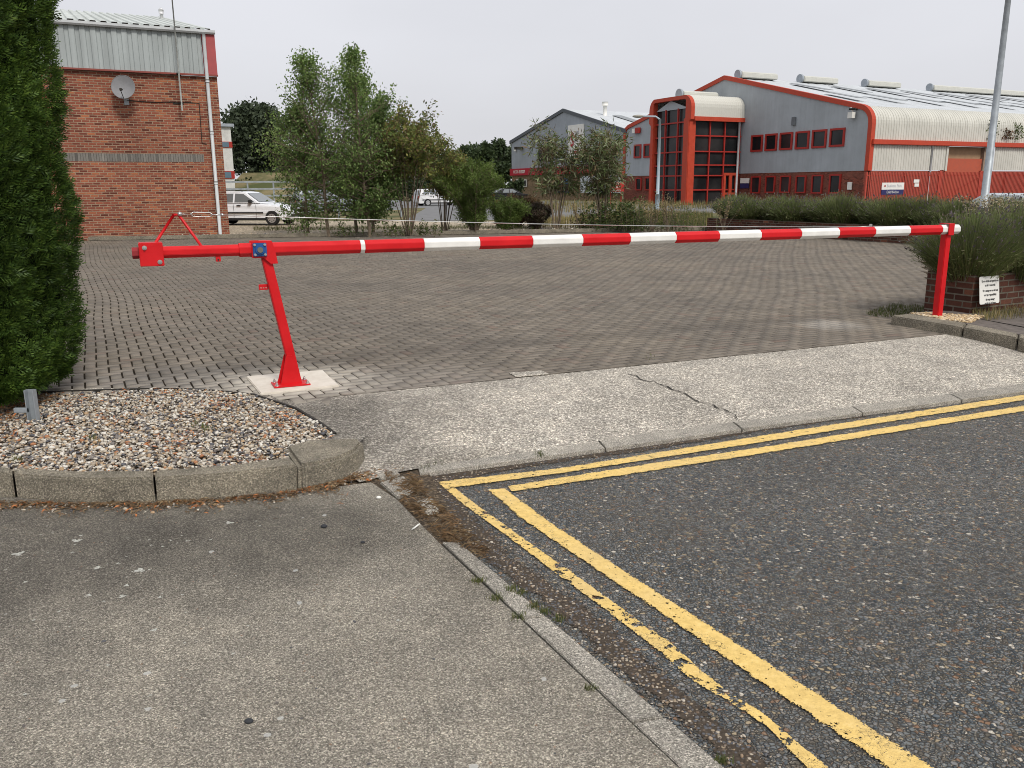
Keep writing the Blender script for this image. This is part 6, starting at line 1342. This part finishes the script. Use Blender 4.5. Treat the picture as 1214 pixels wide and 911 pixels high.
# ---- lavender
M_lav = leafmat('lavender_stems', [(0.105, 0.145, 0.045), (0.15, 0.19, 0.068), (0.11, 0.13, 0.065), (0.21, 0.24, 0.10), (0.18, 0.155, 0.105)], 0.25)
M_flow = leafmat('lavender_flowers', [(0.13, 0.09, 0.18), (0.17, 0.15, 0.17), (0.12, 0.105, 0.10), (0.17, 0.14, 0.12), (0.13, 0.11, 0.09)], 0.2)
def lavender(base, rx, h, n, wd, seed, label, group, nf, core=True, fl=0.035):
    t = thing('lavender_bush', base, label, 'lavender', group); r = np.random.default_rng(seed)
    a = r.uniform(0, 6.283, n); o = r.uniform(0, 1, n)**0.6; th_ = o*1.15; lenm = h*(0.72+0.35*r.uniform(0, 1, n))*(1-0.12*o)
    bx = np.cos(a)*o*rx*0.42; by = np.sin(a)*o*rx*0.42
    tipx = bx+np.cos(a)*np.sin(th_)*lenm*0.85*(rx/h/0.95)+r.normal(0, 0.04, n); tipy = by+np.sin(a)*np.sin(th_)*lenm*0.85*(rx/h/0.95)+r.normal(0, 0.04, n); tipz = np.cos(th_*0.82)*lenm
    P0_ = np.stack([bx, by, 0*bx+r.uniform(0, 0.3, n)*h*0.4], 1)+np.array(base[:]); P2 = np.stack([tipx, tipy, tipz], 1)+np.array(base[:])+r.normal(0, 0.035, (n, 3)); P1 = (P0_+P2)/2+np.stack([0*a, 0*a, 0.10*lenm*o], 1)
    ax = r.uniform(0, 6.283, n); s_ = np.stack([np.cos(ax), np.sin(ax), 0*ax], 1)*wd*r.uniform(0.6, 1.4, n)[:, None]/2
    v = np.stack([P0_-s_, P0_+s_, P1+s_, P1-s_, P2+s_*0.25, P2-s_*0.25], 1); base_i = np.arange(n)[:, None]*6
    f = (base_i[:, None, :]+np.array([[0, 1, 2, 3], [3, 2, 4, 5]])[None]).reshape(-1, 4); link('stems', mesh_np('stems', v.reshape(-1, 3), f), M_lav, t)
    # short side leaves thicken the mound
    k_ = r.integers(0, n, int(n*1.3)); tt = r.uniform(0.15, 0.8, len(k_))[:, None]; c = P0_[k_]*(1-tt)+P2[k_]*tt+r.normal(0, 0.012, (len(k_), 3)); d = (P2-P0_)[k_]/h+r.normal(0, 0.5, (len(k_), 3))
    leaf_obj('leaves', quads(c, d, r.uniform(0.6, 1.2, len(k_))*wd*9, np.full(len(k_), wd*1.4), r), M_lav, t)
    k_ = r.choice(n, min(n, nf), replace=False); c = np.repeat(P2[k_], 4, 0)+r.normal(0, 0.006, (len(k_)*4, 3)); d = np.repeat((P2-P0_)[k_], 4, 0)+r.normal(0, 0.2, (len(k_)*4, 3)); tag(leaf_obj('flower_spikes', quads(c, d, np.full(len(c), fl), np.full(len(c), fl*0.35), r), M_flow, t), kind='stuff'); return t
n_near = ['lavender bush at the front corner of the brick planter, leaning over the red rest post', 'lavender bush spilling over the yard end of the near planter', 'dense lavender bush above the white notice', 'lavender bush at the right edge of the picture over the planter front', 'lavender bush at the back of the near planter, right of the post', 'lavender bush in the rear of the near planter at the right edge']
zt_p = zt
zpl = ZAT(PC, 330)
for i, (a, c_, rx, h, n) in enumerate(((0.36, 0.40, 0.66, 0.84, 3600), (LA-0.35, 0.26, 0.66, 0.88, 3600), (0.40, 1.12, 0.62, 0.84, 3200), (0.42, 1.9, 0.66, 0.86, 3200), (LA-0.45, 1.05, 0.72, 1.0, 3300), (LA-0.45, 2.0, 0.72, 1.05, 3300))):
    p = PC+U*a+V*c_; p.z = zpl-0.10; lavender(p, rx, h, n, 0.006, 500+i, n_near[i], 'lavender in the near planter', 260)
# lime-green suckers in it
q = PC+U*0.55+V*0.62; q.z = zpl+0.1; t = thing('sucker_shoot', q, 'bright lime green leafy shoot standing up through the near lavender', 'plant'); r = np.random.default_rng(77)
b = B(); P = []
for _ in range(5):
    tip = Vector((r.normal(0, 0.09), r.normal(0, 0.09), r.uniform(0.40, 0.62))); b.tube([q, q+tip], [0.005, 0.002], 4, caps=False)
    for k_ in range(26): P.append((q+tip*r.uniform(0.35, 1.0))[:])
b.obj('stems', M_wil, t); P = np.array(P); leaf_obj('leaves', quads(P, r.normal(0, 1, (len(P), 3))+[0, 0, 0.4], np.full(len(P), 0.055), np.full(len(P), 0.028), r), leafmat('lime_leaves', [(0.16, 0.30, 0.03), (0.20, 0.36, 0.05)], 0.4), t)
# pale dried plant by the lamp column
q = AT(1190, 13.5, 0.5); t = thing('dried_plant', q, 'pale woolly dried seed plant in front of the silver car', 'plant'); r = np.random.default_rng(78); b = B(); P = []
hq = ZAT(q, 236)-0.5
for _ in range(34):
    tip = Vector((r.normal(0, 0.32), r.normal(0, 0.25), hq*r.uniform(0.75, 1.0))); b.tube([q-Z*0.4, q+tip*0.5, q+tip], [0.006, 0.004, 0.003], 4, caps=False)
    for k_ in range(22): P.append((q+tip+Vector(r.normal(0, 0.04, 3)))[:])
b.obj('stems', M_bark, t); P = np.array(P); tag(leaf_obj('seed_heads', quads(P, r.normal(0, 1, (len(P), 3)), np.full(len(P), 0.035), np.full(len(P), 0.022), r), leafmat('woolly_seed', [(0.40, 0.36, 0.27), (0.30, 0.27, 0.20), (0.36, 0.26, 0.15)], 0.2), t), kind='stuff')
# far hedge: one bush after another on the wall
nh = 17
for i in range(nh):
    s_ = -1.6+i*(Lf+1.8)/nh; p = far_wall0+fwd_*s_-fwN*(0.62+0.25*math.sin(i*2.1)); p.z = 0.38; hh = 0.84+0.10*math.sin(i*1.7)+rng.uniform(-0.05, 0.06)
    lavender(p, 0.78, hh, 2000, 0.014, 600+i, 'grey-green lavender bush in the long hedge on the far low brick wall', 'lavender hedge bushes on the far wall', 120, fl=0.06)
for i in range(7):
    p = far_wall0+fwd_*(-1.0+i*1.8)-fwN*1.9; p.z = 0.38; lavender(p, 0.9, 0.85, 1300, 0.016, 640+i, 'grey-green lavender bush in the long hedge on the far low brick wall', 'lavender hedge bushes on the far wall', 60, fl=0.06)
# weeds and dry grass at the foot of the near planter and by the kerb end
xs, ys = zone([(1150, 372), (1214, 365), (1260, 362), (1260, 374), (1170, 380)], 2600, 71, ZR); grass('footway_grass', xs, ys, ZR-0.005, 0.09, 0.005, M_dryg, 72, 0.7)
xs, ys = zone([(1026, 372), (1060, 362), (1096, 364), (1096, 370), (1056, 377), (1030, 376)], 1900, 73, 0); grass('weedy_grass', xs, ys, 0.0, 0.05, 0.007, M_grn, 74, 0.9)
# tufts in the edging joints of the pavement and gutter
sp = []
for (px, py, n) in ((537, 672, 0), (566, 690, 70), (592, 690, 0), (606, 700, 80), (620, 705, 60), (634, 720, 80), (645, 727, 70), (663, 735, 70), (588, 710, 60), (614, 733, 50), (700, 818, 30), (640, 540, 60), (520, 548, 50), (506, 556, 30), (855, 905, 60), (245, 508, 70), (232, 503, 50), (110, 520, 50), (20, 545, 60), (1042, 372, 40), (770, 425, 20)):
    zz = LO if py > 530 and not (px < 400 and py < 560) else 0.0
    for _ in range(n): q = G(px+rng.normal(0, 4), py+rng.normal(0, 2), zz); sp.append((q.x, q.y, zz))
sp = np.array(sp); grass('joint_weeds', sp[:, 0], sp[:, 1], sp[:, 2], 0.022, 0.0035, M_grn, 75, 1.1)

# ---- clipped conifer at the left
M_con = leafmat('conifer_sprays', [(0.024, 0.052, 0.011), (0.045, 0.088, 0.016), (0.078, 0.135, 0.023), (0.030, 0.062, 0.012), (0.125, 0.195, 0.036)], 0.2)
hx1 = AT(74, 6.8, 0).x; hx0 = hx1-2.1; hy0, hy1 = 5.72, 6.95; hz0, hz1 = 0.10, 3.9
co_ = thing('clipped_conifer', Vector(((hx0+hx1)/2, (hy0+hy1)/2, 0)), 'tall clipped dark green conifer at the left edge over the gravel bed', 'conifer')
def con_surf(n, r):
    """points spread evenly over an upright rounded block with billowy faces, plus outward normals"""
    cx_, cy_ = (hx0+hx1)/2, (hy0+hy1)/2; hw_, hd_, rc = (hx1-hx0)/2, (hy1-hy0)/2, 0.22
    z = r.uniform(hz0, hz1, n); m_ = n//10; z[:m_] = hz0+r.uniform(0, 0.12, m_)
    u_ = r.uniform(0, 1, n); side_ = r.choice(4, n, p=[0.46, 0.36, 0.06, 0.12])   # front, right, left, back
    t_ = r.uniform(-1, 1, n); X = np.where(side_ == 0, t_*hw_, np.where(side_ == 3, t_*hw_, np.where(side_ == 1, hw_, -hw_))); Y = np.where(side_ == 0, -hd_, np.where(side_ == 3, hd_, t_*hd_))
    ax_, ay_ = np.clip(X, -hw_+rc, hw_-rc), np.clip(Y, -hd_+rc, hd_-rc); dx, dy = X-ax_, Y-ay_; l = np.hypot(dx, dy)+1e-9; nx, ny = dx/l, dy/l
    bil = 0.022*np.sin(z*3.1+X*3+Y*2)+0.022*np.sin(z*7.3+X*5-Y*3)+0.015*np.sin(X*13+Y*11+z*6)
    tp = 1-np.clip((hz0+0.30-z)/0.30, 0, 1)**2*0.14; wid = 1.0+0.06*np.clip((z-0.3)/3.2, 0, 1)
    px_, py_ = (ax_+nx*(rc+bil))*tp, (ay_+ny*(rc+bil))*tp; px_ = px_-(1-wid)*2*(px_+hw_)/2
    nrm = np.stack([nx, ny, 0*z], 1); return np.stack([cx_+px_, cy_+py_, z], 1), nrm
r = np.random.default_rng(901); n = 25000; P, Nn = con_surf(n, r)
keep = P[:, 0] > hx0+0.1; P, Nn = P[keep], Nn[keep]; n = len(P)
dep = 0.02+r.gamma(1.2, 0.026, n).clip(0, 0.15); P = P-Nn*dep[:, None]
# each spray: a stalk direction outward and up, seven little fingers
dirv = Nn*0.75+r.normal(0, 0.36, (n, 3)); dirv[:, 2] += 0.5; dirv /= np.linalg.norm(dirv, axis=1, keepdims=True)
side = np.cross(dirv, r.normal(0, 1, (n, 3))); side /= np.linalg.norm(side, axis=1, keepdims=True); Ls = r.uniform(0.05, 0.125, n)[:, None]
VV = []
for k_ in range(7):
    f_ = k_/6; sgn = (-1)**k_; st = P+dirv*Ls*f_*0.75; dd = dirv*0.75+side*sgn*(0.75-0.4*f_)*(0 if k_ == 6 else 1); l = Ls*(0.62-0.30*f_); wv = np.cross(dd, np.cross(dirv, side)); wv /= np.linalg.norm(wv, axis=1, keepdims=True); wd_ = 0.0050
    VV.append(np.stack([st, st+dd*l*0.5+wv*wd_, st+dd*l, st+dd*l*0.5-wv*wd_], 1))
VV = np.stack(VV, 1).reshape(-1, 3)
# join a spray's fingers at shared base so colour varies per finger, clumps per noise
leaf_obj('foliage', VV, M_con, co_)
x = Mt('conifer_inner_shade', 1.0, 0, 0.0); x.col(x.ramp(x.noise(14, 5, 0.7), [(0.35, (0.008, 0.014, 0.006)), (0.65, (0.022, 0.034, 0.012))])); x.bump(x.noise(30, 4), 0.05)  # closed core behind the sprays; the crown's inner shade is put into its colour
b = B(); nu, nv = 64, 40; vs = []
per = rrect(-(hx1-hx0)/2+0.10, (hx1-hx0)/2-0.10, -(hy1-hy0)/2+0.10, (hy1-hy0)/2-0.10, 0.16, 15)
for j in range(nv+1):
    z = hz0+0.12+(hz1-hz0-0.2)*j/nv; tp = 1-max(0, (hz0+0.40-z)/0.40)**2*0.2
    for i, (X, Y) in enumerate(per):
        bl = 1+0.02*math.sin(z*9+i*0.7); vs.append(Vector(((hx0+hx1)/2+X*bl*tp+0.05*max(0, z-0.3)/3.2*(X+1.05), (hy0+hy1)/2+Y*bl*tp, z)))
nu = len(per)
b.add(vs, [[j*nu+i, j*nu+(i+1) % nu, (j+1)*nu+(i+1) % nu, (j+1)*nu+i] for j in range(nv) for i in range(nu)]+[list(range(nu-1, -1, -1)), [nv*nu+i for i in range(nu)]], smooth=True); b.obj('shaded_core', x.m, co_)
b = B()
for k_ in range(5): q = Vector(((hx0+hx1)/2-0.6+k_*0.28, 6.45+0.1*math.sin(k_*3), 0)); b.tube([q-Z*0.05, q+Z*0.5, q+Z*1.2], [0.06, 0.045, 0.035], 7)
b.obj('trunk', M_dbark, co_)
# needle litter under it
xs = r.uniform(hx0-0.2, hx1-0.02, 9000); ys = r.uniform(5.35, 6.5, 9000); k_ = inpoly(xs, ys, BX, BY) & (ys > 5.42+0.10*np.sin(xs*5)+r.uniform(0, 0.15, 9000)); xs, ys = xs[k_], ys[k_]; n = len(xs)
tag(bits('needle_litter', xs, ys, 0.006+r.uniform(0, 0.022, n), r.uniform(0.015, 0.06, n), r.uniform(0.0015, 0.006, n), M_lit, 902), kind='stuff')
kk = r.uniform(0, 1, n) < 0.10; tag(bits('orange_sprigs', xs[kk], ys[kk], np.full(kk.sum(), 0.03), r.uniform(0.02, 0.06, kk.sum()), r.uniform(0.003, 0.008, kk.sum()), M_orange, 903), kind='stuff')
# a dead orange sprig caught at the edge
# ---- distant trees
def far_tree(name, px, depth, ytop, ybot, w_px, seed, label, m, leaf=0.32, n=5200, lobes=9, group=None, shade=0.78):
    base = AT(px, depth, 0); t = thing(name, base, label, 'tree', group); h = ztop(base, ytop); z0_ = max(0.3, ztop(base, ybot)); wm = w_px*depth/F; r = np.random.default_rng(seed)
    b = B(); b.tube([base-Z*0.2, base+Z*(z0_+h)*0.4, base+Z*h*0.75], [wm*0.04+0.1, wm*0.03+0.06, 0.05], 8)
    L_ = []
    for k_ in range(lobes):
        a = r.uniform(0, 6.283); o_ = r.uniform(0, 1)**0.5; zc = z0_+(h-z0_)*r.uniform(0.12, 0.86); pr = math.sin(math.pi*min(0.98, max(0.05, (zc-z0_)/(h-z0_)*0.85+0.12)))**0.6
        c_ = base+Vector((math.cos(a)*o_*wm*0.34*pr, math.sin(a)*o_*wm*0.30*pr, zc)); rad = wm*r.uniform(0.17, 0.30)*(0.6+0.4*pr); rad = min(rad, (h-zc)*1.0+0.3, wm*0.3); L_.append((c_, rad)); b.tube([base+Z*(z0_+h)*0.35, c_], [0.08, 0.03], 5)
    b.obj('trunk', M_dbark, t); wts = np.array([q[1]**2 for q in L_]); wts /= wts.sum(); i = r.choice(len(L_), n, p=wts); Cc = np.array([q[0][:] for q in L_])[i]; Rr = np.array([q[1] for q in L_])[i]
    d = r.normal(0, 1, (n, 3)); d /= np.linalg.norm(d, axis=1, keepdims=True); d[:, 2] *= 0.9; c = Cc+d*(Rr*r.uniform(0.55, 1.06, n)*(1+0.10*np.sin(d[:, 0]*9+d[:, 2]*7+i)))[:, None]
    V_ = quads(c, d*0.4+r.normal(0, 0.8, (n, 3)), leaf*r.uniform(0.6, 1.3, n), leaf*0.7*r.uniform(0.6, 1.2, n), r)
    leaf_obj('crown', V_, m, t); return t
M_far = leafmat('distant_dark_leaves', [(0.030, 0.050, 0.022), (0.045, 0.068, 0.030), (0.060, 0.085, 0.036)], 0.2)
M_far2 = leafmat('distant_grey_green_leaves', [(0.045, 0.062, 0.038), (0.065, 0.085, 0.050), (0.035, 0.05, 0.03)], 0.2)
far_tree('broadleaf_tree', 303, 72, 121, 212, 82, 701, 'rounded dark grey-green tree behind the white estate car', M_far2, 0.34, 12000, 16)
gl = 'tree belt on the horizon'
for i, (px, dp, yt, w_) in enumerate(((330, 95, 165, 60), (372, 110, 178, 70), (420, 115, 172, 75), (470, 120, 182, 70), (515, 125, 176, 60), (552, 125, 171, 46), (570, 118, 161, 34), (590, 122, 163, 40), (612, 130, 165, 46), (545, 118, 178, 40), (575, 140, 172, 60))):
    far_tree('broadleaf_tree', px, dp, yt, 222, w_, 710+i, ['dark tree in the far belt just right of the round grey-green tree', 'far belt tree behind the left birch crown', 'far belt tree behind the middle birches', 'far belt tree behind the many-stemmed shrub', 'far belt tree right of the many-stemmed shrub', 'far belt tree rising above the willow bush', 'narrow far belt tree, tallest over the willow bush', 'far belt tree just left of the grey warehouse corner', 'far belt tree whose crown meets the grey warehouse corner', 'low far belt tree filling in over the brown leafy shrub', 'broad far belt tree behind the tallest ones'][i], M_far, 0.5, 4200, 10, gl)
# low hedge rows far off
for i, (px0, px1, dp, yt) in enumerate(((150, 420, 64, 214), (420, 620, 92, 214))):
    p, q = AT(px0, dp, 0), AT(px1, dp+3, 0); r = np.random.default_rng(800+i); n = 9000; tt = r.uniform(0, 1, n); h = ZAT(p.lerp(q, 0.5), yt); c = np.array(p[:])*(1-tt[:, None])+np.array(q[:])*tt[:, None]; c[:, 1] += r.uniform(-0.7, 0.7, n); c[:, 2] = h*np.sqrt(r.uniform(0, 1, n))*(0.9+0.12*np.sin(tt*40)+0.06*np.sin(tt*97))
    t = thing('hedge', p, ['low dark hedge beyond the railing behind the white car', 'low hedge in front of the far tree belt'][i], 'hedge'); leaf_obj('foliage', quads(c, r.normal(0, 1, (n, 3)), np.full(n, 0.3), np.full(n, 0.2), r), M_far, t)
# grassy bank behind the railing
b = B(); p = AT(240, 58, 0); b.prism([p, p+Vector((0, 9, 0)), p+Vector((0, 9, ZAT(AT(300, 67), 205)))], Vector((5.2, 0, 0))); tag(b.obj('grass_bank', M_grass), kind='structure')
# weeds in the warehouse gutter
r = np.random.default_rng(90)
for px, hgt, lb_, m_ in ((1172, 1.3, 'green weed tuft growing in the warehouse gutter left of the lamp column', M_weed), (1203, 1.1, 'mixed weed tuft in the gutter at the right edge', M_weed), (1191, 0.7, 'small rusty weed in the warehouse gutter', M_brown)):
    s_, z_ = SW.sz(px, 165); q = SW.pt(s_, z_, -0.2); t = thing('gutter_weed', q, lb_, 'weeds'); n = 110; c = np.array(q[:])+np.stack([r.normal(0, 0.28, n), r.normal(0, 0.1, n), r.uniform(0, 1, n)*hgt], 1); leaf_obj('leaves', quads(c, r.normal(0, 1, (n, 3)), np.full(n, 0.22), np.full(n, 0.10), r), m_, t)
# loose bits lying about
M_blackst = plain('dark_stone', (0.03, 0.032, 0.036), 0.8)
for px, py, s_, m_, lb_, zz in ((384, 624, 0.014, M_blackst, 'small black stone on the pavement below the rounded kerb end', LO), (430, 643, 0.009, M_blackst, 'tiny dark stone on the pavement nearer the camera', LO), (449, 590, 0.012, M_signw, 'white pebble by the broken edging pieces', LO), (295, 855, 0.012, M_blackst, 'dark stone at the bottom middle of the pavement', LO)):
    q = G(px, py, zz+s_*0.5); b = B(); b.sphere(q, (s_*1.3, s_, s_*0.7), 10, 6); o = b.obj('stone', m_, None, q); tag(o, lb_, 'stone')
q = G(490, 627, LO+0.01); b = B(); b.tube([q, q+Vector((0.03, 0.035, 0.012))], 0.004, 8); b.tube([q-Vector((0.006, 0.01, 0)), q+Vector((0.02, 0.045, 0.004))], 0.003, 6); tag(b.obj('litter_scrap', M_signw, None, q), 'torn white scrap of litter in the dry grass at the pavement edge', 'litter')
